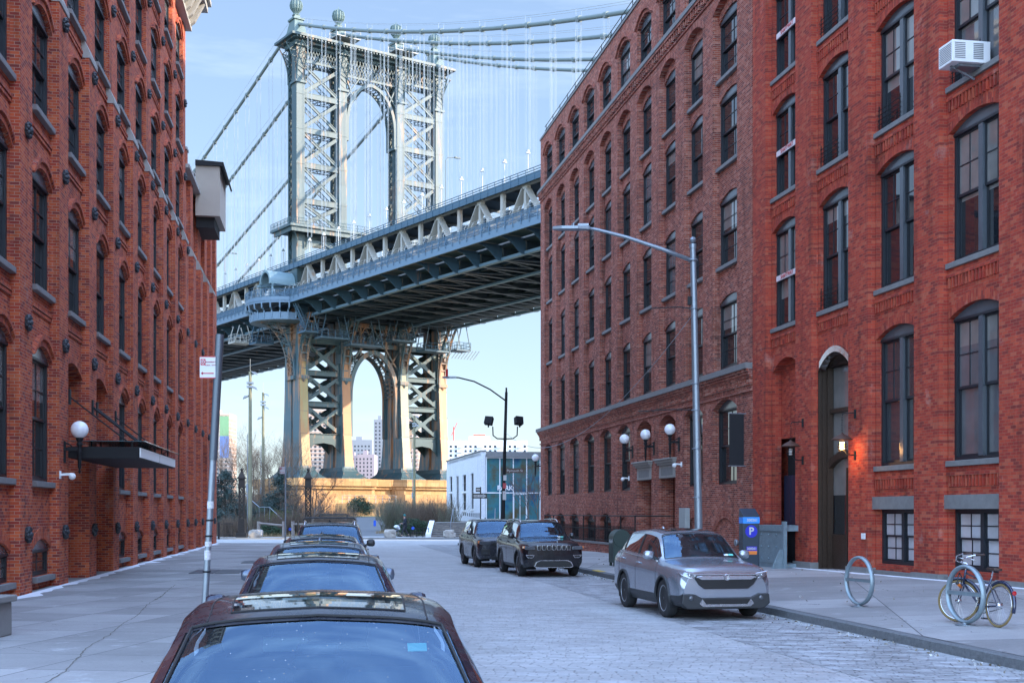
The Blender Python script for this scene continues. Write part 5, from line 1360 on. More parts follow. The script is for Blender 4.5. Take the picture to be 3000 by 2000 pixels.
    db = MB(); db.box(-.68, .68, yc+.05, yc+.42, zbl-.35, zbl-.08); db.box(.16, .56, yc+.12, yc+.40, zbl-.08, zbl-.0)
    db.build('dashboard', M_seat, root, bevel=.03)
    flo = MB(); flo.box(-.7, .7, yc+.3, yrb+.8, .42, .5); flo.build('cabin_floor', M_dark, root)
    sw = MB(); sw.torus((.37, yc+.55, zbl-.02), .18, .016, 20, 6, (0,1,.35)); sw.beam((.21, yc+.55, zbl-.02), (.53, yc+.55, zbl-.02), .04, .02); sw.build('steering_wheel', M_plastic, root)
    for (yy, xs) in ((yt+.35, (-.37, .37)), (yt+1.2, (-.4, 0, .4))):
        for x in xs:
            s = MB(); s.beam((x, yy-.12, .55), (x, yy+.15, zbl+.20), .48, .13, (0,1,0)); s.box(x-.24, x+.24, yy-.55, yy-.08, .5, .66)
            st = s.build('seat', M_seat, root, bevel=.04)
            hr = MB(); hr.lathe([(.001, -.07), (.10, -.065), (.125, 0), (.10, .075), (.03, .1)], (0,0,0), 14); hr.v = [Vector((p.x*1.05, p.y*.55, p.z*1.15)) for p in hr.v]
            hd_ = hr.build('headrest', M_seat, st, smooth=True); hd_.location = (x, yy+.2, zbl+.34)
    mr = MB(); pm = P(u_t-.28, 6); mr.lathe([(.001, -.03), (.05, -.028), (.06, 0), (.05, .028), (.001, .03)], (0,0,0), 14); mr.v = [Vector((p.x*2.1, p.y*.5, p.z)) for p in mr.v]
    o = mr.build('interior_mirror', M_plastic, root, smooth=True); o.location = (0, pm.y+.10, pm.z-.14)
    sns = MB(); sns.box(-.10, .10, pm.y+.02, pm.y+.10, pm.z-.10, pm.z-.045); sns.build('sensor_housing', M_plastic, root, bevel=.02)
    # door mirrors
    for sx in (1, -1):
        p = P(u_w+.55, 3.0); m_ = MB()
        m_.lathe([(.001, -.105), (.06, -.10), (.085, -.05), (.09, .04), (.07, .085), (.001, .10)], (0,0,0), 14, 'x'); m_.v = [Vector((q.x, q.y*.75, q.z*1.0)) for q in m_.v]
        o = m_.build('door_mirror', spec.get('mirror_mat') or mats[0], root, smooth=True); o.location = (sx*(p.x+.115), p.y-.02, p.z+.12)
        a_ = MB(); a_.beam((0, 0, 0), (-sx*.18, .03, -.08), .09, .05); a_.build('mirror_arm', M_plastic, o)
        g_ = MB(); g_.poly([(-.08, .072, -.06), (.08, .072, -.06), (.08, .072, .06), (-.08, .072, .06)]); g_.build('mirror_glass', M_chrome, o)
    # headlights and tail lights follow the body
    def patch(nm, mat, u0, u1, v0, v1, off=.006, skew=0.0, nn=8):
        for sx in (1, -1):
            b = MB(); g = [[P(u0+(u1-u0)*i/nn, v0+skew*(i/nn)+((v1-v0)*(1-.45*abs(i/nn-.0)**1.5 if nm == 'headlight' else 1))*j/nn) for j in range(nn+1)] for i in range(nn+1)]
            def N_(i, j):
                a = g[min(i+1, nn)][j]-g[max(i-1, 0)][j]; c = g[i][min(j+1, nn)]-g[i][max(j-1, 0)]; v = a.cross(c)
                return v.normalized() if v.length > 1e-9 else Vector((1,0,0))
            ctr = Vector((0, 2, .5)); idx = {}
            for i in range(nn+1):
                for j in range(nn+1):
                    v = N_(i, j); p = g[i][j]
                    if v.dot(p-Vector((0, p.y+.6, .5))) < 0: v = -v
                    p = p+v*off; idx[i, j] = b.vt((p.x*sx, p.y, p.z))
            for i in range(nn):
                for j in range(nn): b.face((idx[i, j], idx[i+1, j], idx[i+1, j+1], idx[i, j+1]))
            o = b.build(nm, mat, root, smooth=True)
            yield o, sx
    for a in spec.get('patches', []):
        list(patch(*a))
    spec['front'](root, P, mats) if spec.get('front') else None
    return root
M_sun = plain('sunroof_glass', (.015,.02,.025), .04, var=.05, coat=1)
M_sticker = plain('registration_sticker', (.15,.62,.50), .5, var=.1)




def front_crossover(root, P, mats):
    y = P(0, 2).y
    yn = y-.03
    g_ = MB(); g_.prismy([(-.56, .885), (.56, .885), (.62, .80), (.52, .66), (.42, .59), (-.42, .59), (-.52, .66), (-.62, .80)], y-.045, y+.12); g_.build('grille', M_mesh_, root, bevel=.01)
    c_ = MB(); c_.prismy([(-.62, .845), (.62, .845), (.80, .90), (.80, .925), (.56, .88), (-.56, .88), (-.80, .925), (-.80, .90)], y-.075, y-.02)
    c_.prismy([(-.48, .76), (.48, .76), (.60, .82), (.48, .835), (-.48, .835), (-.60, .82)], y-.065, y-.02); c_.build('chrome_bar', M_chrome, root, bevel=.006)
    e_ = MB(); e_.torus((0, y-.08, .805), .052, .009, 20, 6, (0,1,0)); e_.beam((-.025, y-.08, .77), (-.03, y-.08, .84), .01, .012, (0,1,0)); e_.beam((.025, y-.08, .77), (.03, y-.08, .84), .01, .012, (0,1,0)); e_.beam((-.028, y-.08, .807), (.028, y-.08, .807), .01, .012); e_.build('emblem', M_chrome, root)
    lo = MB(); lo.prismy([(-.84, .50), (-.62, .50), (-.48, .43), (.48, .43), (.62, .50), (.84, .50), (.86, .32), (.74, .22), (-.74, .22), (-.86, .32)], y-.045, y+.25); lo.build('bumper_cladding', M_plastic, root, bevel=.02)
    lg = MB(); lg.prismy([(-.46, .405), (.46, .405), (.40, .315), (-.40, .315)], y-.055, y-.04); lg.build('lower_grille', M_mesh_, root)
    sk = MB(); sk.prismy([(-.53, .32), (-.47, .405), (-.40, .31), (.40, .31), (.47, .405), (.53, .32), (.46, .265), (-.46, .265)], y-.066, y-.046); sk.build('skid_plate', M_rims, root)
    for sx in (1, -1):
        f_ = MB(); f_.lathe([(.048, -.01), (.045, .0), (.02, .008)], (0,0,0), 14, 'y'); o = f_.build('fog_lamp', M_lens, root, smooth=True); o.location = (sx*.68, y-.055, .42); o.rotation_euler = (PI, 0, 0)
        l_ = MB(); l_.ball((sx*.70, y+.0, .845), .035, 10); l_.ball((sx*.60, y-.015, .835), .028, 10); l_.build('projector_lamp', M_chrome, root, smooth=True)
        d_ = MB(); d_.tube([(sx*.56, y-.04, .79), (sx*.70, y-.02, .795), (sx*.82, y+.06, .84), (sx*.875, y+.2, .90)], .009, 6); d_.build('chrome_lamp_strip', M_chrome, root, smooth=True)
def front_jeep(root, P, mats):
    y = P(0, 2).y
    for k in range(7):
        x = (k-3)*.155
        r = MB(); r.prismy([(x-.062, .985), (x+.062, .985), (x+.066, .94), (x+.052, .84), (x-.052, .84), (x-.066, .94)], y-.062, y-.02); r.build('grille_slot', M_chrome, root, bevel=.006)
        b = MB(); b.prismy([(x-.050, .973), (x+.050, .973), (x+.053, .94), (x+.042, .853), (x-.042, .853), (x-.053, .94)], y-.066, y-.05); b.build('slot_mesh', M_mesh_, root)
    for sx in (1, -1):
        h_ = MB(); h_.prismy([(sx*.60, .95), (sx*.90, .965), (sx*.93, .90), (sx*.88, .85), (sx*.58, .86)], y-.05, y+.12); h_.build('headlight', M_lens, root, bevel=.01)
        am = MB(); am.prismy([(sx*.88, .955), (sx*.94, .96), (sx*.95, .90), (sx*.90, .88)], y-.035, y+.16); am.build('side_marker', M_amber, root)
        f_ = MB(); f_.prismy([(sx*.60, .69), (sx*.88, .70), (sx*.86, .64), (sx*.80, .60), (sx*.66, .60)], y-.045, y-.02); f_.build('fog_surround', M_chrome, root, bevel=.004)
        fd = MB(); fd.prismy([(sx*.63, .68), (sx*.86, .685), (sx*.84, .645), (sx*.79, .615), (sx*.67, .615)], y-.05, y-.035); fd.build('fog_lamp', M_mesh_, root)
    lo = [(-.44, .53), (.44, .53), (.56, .47), (.62, .34), (.55, .30), (-.55, .30), (-.62, .34), (-.56, .47)]; li = [(p[0]*.95, .415+(p[1]-.415)*.84) for p in lo]
    c_ = MB(); c_.prismy(lo, y-.05, y-.01); c_.build('lower_surround', M_chrome, root); l_ = MB(); l_.prismy(li, y-.056, y-.03); l_.build('lower_grille', M_mesh_, root)
    e_ = MB(); e_.box(-.05, .05, y-.03, y-.02, 1.02, 1.04); e_.build('bonnet_badge', M_chrome, root)
    t = MB(); t.tube([(.14, y+.10, 1.07), (.14, y+.13, 1.11)], .008, 5); t.build('bonnet_ornament', M_white, root)
def front_range(root, P, mats):
    y = P(0, 2).y
    g_ = MB(); g_.prismy([(-.42, .94), (.42, .94), (.45, .86), (.40, .80), (-.40, .80), (-.45, .86)], y-.04, y); g_.build('grille', M_mesh_, root, bevel=.01)
    for sx in (1, -1):
        h_ = MB(); h_.prismy([(sx*.48, .95), (sx*.90, .97), (sx*.94, .90), (sx*.86, .83), (sx*.50, .83)], y-.045, y+.14); h_.build('headlight', M_lens, root, bevel=.01)
        am = MB(); am.prismy([(sx*.88, .968), (sx*.95, .97), (sx*.96, .90), (sx*.91, .86)], y-.03, y+.2); am.build('side_marker', M_amber, root)
        f_ = MB(); f_.prismy([(sx*.50, .66), (sx*.86, .68), (sx*.84, .46), (sx*.54, .46)], y-.04, y-.01); f_.build('bumper_vent', M_mesh_, root, bevel=.01)
        fl = MB(); fl.prismy([(sx*.60, .56), (sx*.78, .57), (sx*.77, .51), (sx*.62, .51)], y-.05, y-.03); fl.build('fog_lamp', M_lens, root)
    lo = MB(); lo.prismy([(-.5, .40), (.5, .40), (.45, .28), (-.45, .28)], y-.03, y); lo.build('lower_grille', M_mesh_, root)
SED = dict(name='parked_sedan', cowl=4, top=5, rtop=7, rbase=8, wheels=(.92, 3.74), R=.33, track=.80+.11, pillars=(6.15,), doors=(4.35, 6.15), handles=(5.9, 7.1), clad=0.0, flare=False, sunroof=(5.12, 6.2),
 T=[(0.0,.62,.30,.60,.55,.50,.63,.65),(.14,.80,.22,.68,.72,.62,.72,.74),(.5,.89,.20,.79,.80,.66,.84,.87),(1.0,.915,.20,.87,.84,.70,.91,.95),(1.42,.92,.20,.91,.86,.76,.955,1.01),(2.22,.92,.20,.94,.87,.60,1.41,1.465),(2.85,.92,.20,.95,.875,.62,1.455,1.505),(3.55,.92,.20,.96,.87,.60,1.44,1.49),(4.05,.91,.20,.98,.83,.66,1.05,1.09),(4.5,.87,.22,.95,.78,.66,.99,1.03),(4.7,.78,.32,.85,.70,.6,.88,.92),(4.76,.68,.40,.78,.6,.5,.80,.82)],
 patches=[('headlight', M_lens, .35, 1.55, 2.35, 3.05), ('tail_light', M_redl, 9.2, 10.5, 2.4, 3.0)])
SUV = dict(name='parked_crossover', cowl=4, top=5, rtop=7, rbase=8, wheels=(.93, 3.59), R=.37, track=.80+.115, pillars=(5.95, 7.05), doors=(4.25, 5.95, 7.25), handles=(5.7, 6.9), clad=1.05, sunroof=(5.2, 5.9), spokes=5, front=front_crossover,
 T=[(0.0,.80,.30,.78,.72,.64,.90,.93),(.10,.885,.27,.88,.81,.70,.965,1.0),(.40,.925,.26,.95,.86,.73,1.01,1.05),(.9,.93,.24,1.0,.87,.75,1.05,1.09),(1.22,.925,.24,1.03,.87,.77,1.07,1.12),(1.98,.925,.24,1.06,.875,.63,1.56,1.62),(2.75,.925,.24,1.08,.875,.64,1.62,1.675),(3.75,.92,.24,1.13,.86,.62,1.59,1.64),(4.3,.90,.28,1.16,.80,.66,1.20,1.24),(4.5,.84,.36,1.02,.74,.64,1.06,1.10),(4.57,.76,.44,.92,.68,.55,.95,.98)],
 patches=[('headlight', M_lens, .04, 1.15, 2.60, 3.0), ('tail_light', M_redl, 7.7, 8.9, 2.75, 3.3)])
BOX = dict(name='parked_suv', cowl=4, top=5, rtop=7, rbase=8, wheels=(.90, 3.82), R=.385, track=.83+.115, pillars=(5.9, 7.05), doors=(4.2, 5.9, 7.15), handles=(5.7, 6.85), clad=.6, rails='chrome', spokes=5,
 T=[(0.0,.82,.34,.84,.78,.68,.96,.99),(.10,.93,.30,.94,.86,.72,1.03,1.06),(.4,.96,.28,1.02,.88,.76,1.09,1.12),(.95,.965,.27,1.09,.89,.79,1.13,1.16),(1.35,.965,.27,1.12,.89,.79,1.16,1.20),(1.98,.965,.27,1.14,.89,.66,1.66,1.71),(2.85,.965,.27,1.15,.89,.68,1.72,1.76),(4.1,.96,.27,1.18,.88,.67,1.69,1.74),(4.65,.94,.32,1.20,.85,.74,1.25,1.28),(4.8,.90,.40,1.10,.82,.7,1.14,1.16),(4.85,.84,.46,1.0,.76,.6,1.02,1.04)], patches=[('tail_light', M_redl, 7.8, 8.9, 2.6, 3.2)])
def heading(dx): return math.atan(-dx)
def car(spec, lab, body, trim, rim, x, y, ang, group=None, cat='car', **kw):
    s = dict(spec); s.update(kw); r = make_car(s, (body, trim, rim), (x, y, 0), ang); tag(r, lab, cat, group); return r
# right-hand row: the silver crossover, the black and the grey off-roader
crv = car(SUV, 'silver crossover parked facing the viewer at the right kerb, nearest of that row', paint('silver_paint', (.38,.41,.46), .7, .22, .08), M_plastic, M_rimg, 3.95, 23.35, AR+.012, 'cars parked along the right kerb')
jeep = car(BOX, 'black off-roader with seven-slot chrome grille, parked behind the silver crossover', paint('black_paint', (.010,.010,.014), .2, .2, .05), M_plastic, M_rims, 1.28, 38.9, AR+.01, 'cars parked along the right kerb', front=front_jeep)
rng = car(BOX, 'dark grey off-roader with amber headlight corners, farthest car at the right kerb', paint('graphite_paint', (.06,.062,.075), .6, .25, .08), M_plastic, M_rimg, -.28, 45.6, AR+.01, 'cars parked along the right kerb', front=front_range, rails=None, clad=.3)
# left-hand row the camera looks over
lrow = 'cars parked along the left kerb'
cx_ = lambda y, o: o-.1438*y
nearc = car(SED, 'dark blue-black sedan nearest the viewer, sunroof and windscreen seen from above', paint('midnight_paint', (.022,.026,.042), .5, .22, .25), M_plastic, M_rims, cx_(4.0, -.06), 4.02, AL+.0, lrow, fin=False)
c2 = car(SED, 'dark sedan second in the left row with brick reflection on its windscreen', paint('navy_paint', (.028,.034,.06), .5, .22, .22), M_plastic, M_rims, cx_(11.1, -.13), 11.1, AL, lrow, fin=False)
c3 = car(SED, 'blue-grey sedan third in the left row, only its roof showing', paint('slate_paint', (.10,.13,.18), .6, .25, .2), M_plastic, M_rims, cx_(16.7, -.18), 16.75, AL, lrow, cat='car')
c4 = car(SED, 'black sedan fourth in the left row, just in front of the tall utility vehicle', paint('ink_paint', (.05,.06,.08), .5, .22, .2), M_plastic, M_rims, cx_(22.6, -.17), 22.6, AL, lrow)
c5 = car(BOX, 'dark blue utility vehicle with roof bars, farthest in the left row', paint('blue_suv_paint', (.04,.05,.075), .5, .22, .2), M_plastic, M_rims, cx_(29.2, -.02), 29.2, AL, lrow, front=front_jeep if False else None, rails='chrome', patches=[('headlight', M_lens, .2, 1.2, 2.3, 3.0)], mirror_mat=M_plastic)
for c_ in (nearc, c2, c3, c4): c_.scale = (1.03, 1, 1.035)
# things inside and on the cars, each on its own car

q = MB(); q.box(-.11, .11, 0, .02, -.035, .035); o = q.build('dome_light', plain('dome_light_lens', (.55,.85,.80), .3), nearc); o.location = (-.17, 2.6, 1.27)
for nm_, (x, y, z), rz in (('toll_tag', (.44, 1.86, 1.24), 0), ):
    q = MB(); q.box(-.045, .045, -.002, .002, -.03, .03); o = q.build('sticker', M_sticker, nearc); o.location = (-.0+.46, 2.07, 1.30); o.rotation_euler = (-1.0, 0, 0)
for c_, (x, y, z) in ((crv, (.52, 1.36, 1.17)), (jeep, (.50, 1.42, 1.22))):
    for k in (0, 1):
        q = MB(); q.box(-.045, .045, -.002, .002, -.03, .03); o = q.build('sticker', M_sticker if k else M_white, c_); o.location = (x+.10*k, y, z); o.rotation_euler = (-1.05, 0, 0)
# roof bars and carrier on the far utility vehicle
q = MB()
for y in (2.5, 3.5): q.tube([(-.66, y, 1.80), (-.6, y, 1.86), (.6, y, 1.86), (.66, y, 1.80)], .02, 6)
q.box(-.25, .45, 3.3, 4.1, 1.92, 1.96); q.tube([(-.25, 3.3, 1.86), (-.25, 3.3, 1.94)], .02, 5); q.tube([(.45, 3.3, 1.86), (.45, 3.3, 1.94)], .02, 5)
q.build('roof_rack', M_plastic, c5)
# ================================================================== STREET FURNITURE
def strip(o, lab, cat, group=None): return tag(o, lab, cat, group)
# --- near lamp post on the right pavement
lx, ly = 4.62, 31.2
LP = empty('street_lamp', (lx, ly, .17), 0, 'tall grey street lamp with long arm, standing behind the silver crossover', 'street lamp')
m_ = MB(); m_.tube([(0,0,0), (-.01,0,1.5), (-.15,0,8.35)], [.115, .10, .075], 12); m_.cyl((0,0,0), .17, .35, 12, .13); m_.ball((-.15, 0, 8.55), .085, 8); m_.cyl((-.15,0,8.35), .09, .1, 10)
for z in (2.2, 3.4, 4.35, 5.0, 6.85): m_.torus((-.01-.14*z/8.4, 0, z), .10, .012, 14, 5, (0,0,1))
m_.build('pole', M_galv, LP, smooth=True, auto=40)
m_ = MB(); m_.tube([(-.2, 0, 8.05), (-.9, 0, 8.32), (-1.8, 0, 8.62), (-2.5, 0, 8.80), (-2.75, 0, 8.84)], [.055, .05, .045, .04, .04], 8); m_.torus((-.15, 0, 8.05), .09, .03, 12, 6, (0,0,1)); m_.build('arm', M_galv, LP, smooth=True)
m_ = MB(); m_.prismz([(-2.7, -.07), (-2.7, .07), (-3.0, .13), (-3.4, .12), (-3.62, .04), (-3.62, -.04), (-3.4, -.12), (-3.0, -.13)], 8.80, 8.88); m_.box(-3.0, -2.72, -.06, .06, 8.88, 8.95); m_.cyl((-3.1, 0, 8.88), .03, .09, 8); m_.build('lamp_head', M_galv, LP, bevel=.02)
m_ = MB(); m_.tube([(-.1, 0, 6.85), (-.5, 0, 6.9), (-1.2, 0, 6.86)], .015, 5); m_.tube([(-.06, 0, 4.35), (-.6, .1, 4.38), (-1.5, .1, 4.33)], .015, 5); m_.box(-.28, -.14, -.05, .05, 6.95, 7.15); m_.build('wire_bracket', M_black, LP)
# --- dark lamp post at the corner with two floodlights and the street name
mx, my = px(1472, 1500, 71.5).x, 71.5
MP = empty('street_lamp', (mx, my, .2), 0, 'dark street lamp with two square floodlights and street-name sign at the far corner', 'street lamp')
m_ = MB(); m_.tube([(0,0,0), (.05, 0, 2.5), (.22, 0, 8.6)], [.13, .11, .08], 10); m_.cyl((0,0,0), .2, .5, 10, .14); m_.tube([(.22,0,8.6), (.22,0,8.85)], .05, 8); m_.build('pole', M_black, MP, smooth=True, auto=40)
m_ = MB(); m_.tube([(.2, 0, 8.1), (-.7, 0, 8.75), (-1.6, 0, 9.2), (-2.5, 0, 9.42), (-2.7, 0, 9.42)], .045, 6); m_.build('arm', M_black, MP, smooth=True)
m_ = MB(); m_.prismz([(-2.6, -.1), (-2.6, .1), (-3.0, .16), (-3.4, .05), (-3.4, -.05), (-3.0, -.16)], 9.38, 9.48); m_.build('lamp_head', M_galv, MP)
m_ = MB(); m_.cyl((-3.15, 0, 9.48), .07, .42, 8); m_.build('beacon', M_redl, MP)
m_ = MB()
for sx in (-1, 1): m_.tube([(.15, 0, 5.95), (.15+sx*.45, 0, 5.97), (.15+sx*.68, 0, 6.15), (.15+sx*.7, 0, 6.65)], .04, 6)
m_.build('floodlight_bracket', M_black, MP, smooth=True)
for sx in (-1, 1):
    m_ = MB(); m_.prismy([(-.26, -.2), (.2, -.26), (.26, .2), (-.2, .24)], -.16, .16); m_.box(-.04, .04, -.05, .05, -.4, -.2)
    o = m_.build('floodlight', M_black, MP, bevel=.02); o.location = (.15+sx*.82-(.05 if sx > 0 else .1), 0, 6.98); o.rotation_euler = (-.35, 0, -.2 if sx < 0 else .5)
def sign_plate(par, name, w_, h_, loc, rz, col, texts, border=None, t=.012):
    """flat sign facing -Y before rotation; texts = (string, size, colour material, x, z)"""
    e = MB(); e.box(-w_/2, w_/2, 0, t, -h_/2, h_/2); o = e.build(name, col, par); o.location = loc; o.rotation_euler = (0, 0, rz)
    if border:
        b = MB()
        for x0, x1, z0, z1 in ((-w_/2+.015, w_/2-.015, h_/2-.03, h_/2-.015), (-w_/2+.015, w_/2-.015, -h_/2+.015, -h_/2+.03), (-w_/2+.015, -w_/2+.03, -h_/2+.03, h_/2-.03), (w_/2-.03, w_/2-.015, -h_/2+.03, h_/2-.03)): b.box(x0, x1, -.003, 0, z0, z1)
        b.build('border', border, o)
    for s_, sz, mt, x, z in texts: text_mesh(s_, sz, mt, o, (x, -.003, z), (PI/2, 0, 0), extrude=.002)
    return o
M_sw = plain('sign_white', (.50,.50,.50), .4, var=.05); M_sb = plain('sign_black', (.02,.02,.02), .4); M_sr = plain('sign_red', (.42,.03,.05), .4); M_sbr = plain('sign_brown', (.07,.03,.02), .45); M_sblue = plain('sign_blue', (.02,.10,.55), .4)
sign_plate(MP, 'street_name_sign', 1.0, .26, (.70, -.12, 4.15), 0, M_sbr, [('Plymouth St', .185, M_sw, 0, 0)])
sign_plate(MP, 'small_notice', .18, .3, (.14, -.13, 3.75), 0, M_sw, [])
sign_plate(MP, 'red_notice', .18, .3, (.12, -.13, 3.3), 0, M_sr, [])
sign_plate(MP, 'parking_notice', .2, .5, (.11, -.13, 2.75), 0, M_sw, [('P', .12, M_sr, 0, .1)])
# span wire from the corner lamp to the near lamp
m_ = MB(); a = Vector((mx+.2, my, 6.5)); b = Vector((lx-.1, ly, 6.95)); m_.tube([a.lerp(b, q/24)+Vector((0, 0, -1.9*4*(q/24)*(1-q/24))) for q in range(25)], .012, 4)
tag(m_.build('span_wire', M_rope, None), 'thin slack wire strung between the two right-hand street lamps', 'wire')
# --- one way sign
wp = px(1408, 1500, 77); OW = empty('one_way_sign', (wp.x, 77, .0), 0, 'black ONE WAY arrow sign on a dark post in front of the white park house', 'sign')
m_ = MB(); m_.tube([(0,0,0), (0,0,3.55)], .035, 8); m_.build('post', M_black, OW)
o = sign_plate(OW, 'arrow_plate', .92, .31, (-.06, -.05, 3.0), 0, M_sb, [], None)
m_ = MB(); m_.poly([(-.36, -.004, -.075), (.20, -.004, -.075), (.20, -.004, -.13), (.42, -.004, 0), (.20, -.004, .13), (.20, -.004, .075), (-.36, -.004, .075)]); m_.build('arrow', M_sw, o)
text_mesh('ONE  WAY', .135, M_sb, o, (-.05, -.006, 0), (PI/2, 0, 0), extrude=.001)
o = sign_plate(OW, 'route_plate', .30, .26, (-.14, -.05, 3.38), 0, M_sb, [])
m_ = MB(); m_.poly([(-.11, -.004, -.06), (.05, -.004, -.06), (.13, -.004, 0), (.05, -.004, .06), (-.11, -.004, .06)]); m_.build('arrow', M_sw, o)
text_mesh('18', .09, M_sb, o, (-.02, -.006, 0), (PI/2, 0, 0), extrude=.001)
# --- parking regulation sign posts
def no_parking(loc, rz, h, lean, lab, s=1.0, zs=None, left_arrow=True):
    r = empty('parking_sign', loc, 0, lab, 'sign')
    m_ = MB(); m_.tube([(0,0,0), (lean*.5, 0, h*.5), (lean, 0, h)], .04 if s < 1 else .05, 10); m_.build('post', M_galv, r, smooth=True, auto=40)
    if s < 1:
        m_ = MB(); m_.tube([(lean*.62, 0, h*.62), (lean, 0, h+.05)], .052, 10); m_.build('upper_sleeve', plain('sleeve', (.10,.12,.14), .4, .5), r, smooth=True, auto=40)
        for z in (1.1, 1.55, 1.75): m_ = MB(); m_.torus((lean*z/h, 0, z), .042, .012, 12, 5, (0,0,1)); m_.build('clamp', M_black, r)
        k = MB()
        for z, hh in ((1.25, .12), (1.42, .06), (1.9, .09)): k.cyl((lean*(z+hh/2)/h, 0, z), .043, hh, 12)
        k.build('sticker_band', plain('old_stickers', (.5,.5,.52), .6, var=.6, scale=30), r)
    w_, h_ = .30*s, .42*s; z = zs
    o = sign_plate(r, 'notice', w_, h_, (lean*z/h-w_*.42-.04, -.05, z), rz, M_sw, [('WEDNESDAY', .036*s, M_sr, .04*s, .10*s), ('8:30AM - 10AM', .03*s, M_sr, .05*s, .04*s)])
    b = MB()
    for x0, x1, z0, z1 in ((-w_/2, w_/2, h_/2-.01, h_/2), (-w_/2, w_/2, -h_/2, -h_/2+.01)): b.box(x0, x1, -.003, 0, z0, z1)
    b.box(-w_/2+.01, -w_/2+.11*s, -.003, 0, .04*s, .16*s); b.box(-w_/2+.04*s, w_/2-.03*s, -.003, 0, -.125*s, -.105*s)
    b.poly([(-w_/2+.02*s, -.003, -.115*s), (-w_/2+.06*s, -.003, -.08*s), (-w_/2+.06*s, -.003, -.15*s)])
    b.build('red_print', M_sr, o)
    t = MB(); t.torus((-w_/2+.06*s, -.005, .10*s), .035*s, .006*s, 18, 4, (0,1,0)); t.beam((-w_/2+.036*s, -.005, .125*s), (-w_/2+.084*s, -.005, .075*s), .008*s, .002); t.build('prohibition_ring', M_sw, o)
    text_mesh('P', .055*s, M_sw, o, (-w_/2+.06*s, -.004, .10*s), (PI/2, 0, 0), extrude=.001)
    return r
no_parking((-3.93, 16, .15), .0, 4.05, .23, 'grey leaning sign post with a no-parking notice beside the near dark sedan', .66, 3.68)
pp = px(836, 1500, 72); no_parking((pp.x, 72, .15), 0, 4.95, .0, 'slim grey post with a small no-parking notice at the far end of the left pavement', 1.0, 4.25)
# --- concrete planter block at the left edge, cellar plates
m_ = MB(); m_.box(-8.6, -7.56, 18, 19.1, .15, .66); m_.box(-8.64, -7.49, 17.96, 19.14, .66, .76); tag(m_.build('concrete_planter', M_concrete, bevel=.02), 'weathered concrete block standing on the left pavement at the picture edge', 'planter')
M_plate = plain('steel_plate', (.09,.10,.115), .5, .4, var=.3, scale=8)
for i, (x, y, w_, d_) in enumerate(((-9.2, 39.5, 1.5, 2.6), (-9.3, 47, 1.4, 2.2), (-8.9, 54, 1.5, 2.4))):
    m_ = MB(); m_.box(-w_/2, -.02, -d_/2, d_/2, 0, .012); m_.box(.02, w_/2, -d_/2, d_/2, 0, .012); o = m_.build('cellar_hatch', M_plate); o.location = (x, y, .152); o.rotation_euler = (0, 0, AL)
    tag(o, 'steel cellar hatch set in the left pavement, '+('nearest', 'middle', 'farthest')[i]+' of the three', 'hatch', 'cellar hatches in the left pavement')
# --- globe lamps on iron brackets
def globe(name_loc, rz, lab, s=1.0, grp='globe lamps on iron wall brackets'):
    r = empty('globe_lamp', name_loc, rz, lab, 'wall lamp', grp)      # origin on the wall, arm towards -X
    m_ = MB(); m_.box(-.03, 0, -.09, .09, -.28, .28); m_.beam((-.03, 0, .08), (-.36, 0, .08), .06, .09); m_.torus((-.03, 0, .02), .2, .02, 10, 5, (0,1,0), (PI*.5, PI)); m_.build('wall_bracket', M_black, r)
    m_ = MB(); m_.lathe([(.01, -.55), (.035, -.5), (.02, -.45), (.045, -.38), (.05, -.05), (.07, 0), (.05, .06), (.045, .14), (.085, .2), (.055, .26), (.10, .34), (.10, .37)], (-.38, 0, 0), 12); m_.build('stem', M_black, r, smooth=True, auto=50)
    m_ = MB(); m_.ball((-.38, 0, .58), .225*s, 20); m_.build('globe', M_globe, r, smooth=True)
    return r
def wallR(d, z): a = XR-.1851*d; return (a, d, z)
def wallL(d, z): a = XL-.1438*d; return (a, d, z)
globe((wallR(57.0, 4.75)[0], 57.0, 4.72), AR, 'white globe lamp on the left of the two mill doorways, leftmost of three')
globe((wallR(53.75, 4.7)[0], 53.75, 4.72), AR, 'white globe lamp between the two mill doorways')
globe((wallR(50.4, 4.7)[0], 50.4, 4.72), AR, 'white globe lamp on the right of the two mill doorways')
globe((wallR(77.2, 4.6)[0]+.1, 77.3, 4.75), AR, 'white globe lamp on the far corner of the brown mill')
globe((wallL(32.5, 3.6)[0], 32.5, 3.55), AL+PI, 'white globe lamp on the left warehouse beside the entrance canopy')
# --- security cameras and small plates
def wall_cam(loc, rz, lab):
    r = empty('security_camera', loc, rz, lab, 'camera'); m_ = MB(); m_.beam((0,0,0), (-.28,0,.02), .06, .06); m_.box(-.02, 0, -.08, .08, -.1, .1); m_.build('bracket', M_white, r); m_ = MB(); m_.ball((-.3, 0, -.04), .09, 12); m_.build('dome', M_white, r, smooth=True)
wall_cam((wallR(50.1, 3.85)[0], 50.1, 3.9), AR, 'white security camera on the pier right of the mill doorways'); wall_cam((wallR(57.6, 3.6)[0], 57.6, 3.55), AR, 'white security camera on the pier left of the mill doorways'); wall_cam((wallL(31.9, 2.8)[0], 31.95, 2.95), AL+PI, 'white security camera below the globe lamp on the left warehouse')
def plate_(loc, rz, w_, h_, mat, lab, nm='wall_plaque', cat='plaque', t=.03):
    m_ = MB(); m_.box(-t, 0, -w_/2, w_/2, -h_/2, h_/2); o = m_.build(nm, mat, bevel=.006); o.location = loc; o.rotation_euler = (0, 0, rz); tag(o, lab, cat); return o
plate_((wallR(34.6, 1.35)[0], 34.45, 1.35), AR, .22, .16, M_white, 'small white plate on the brick pier right of the carved doorway')
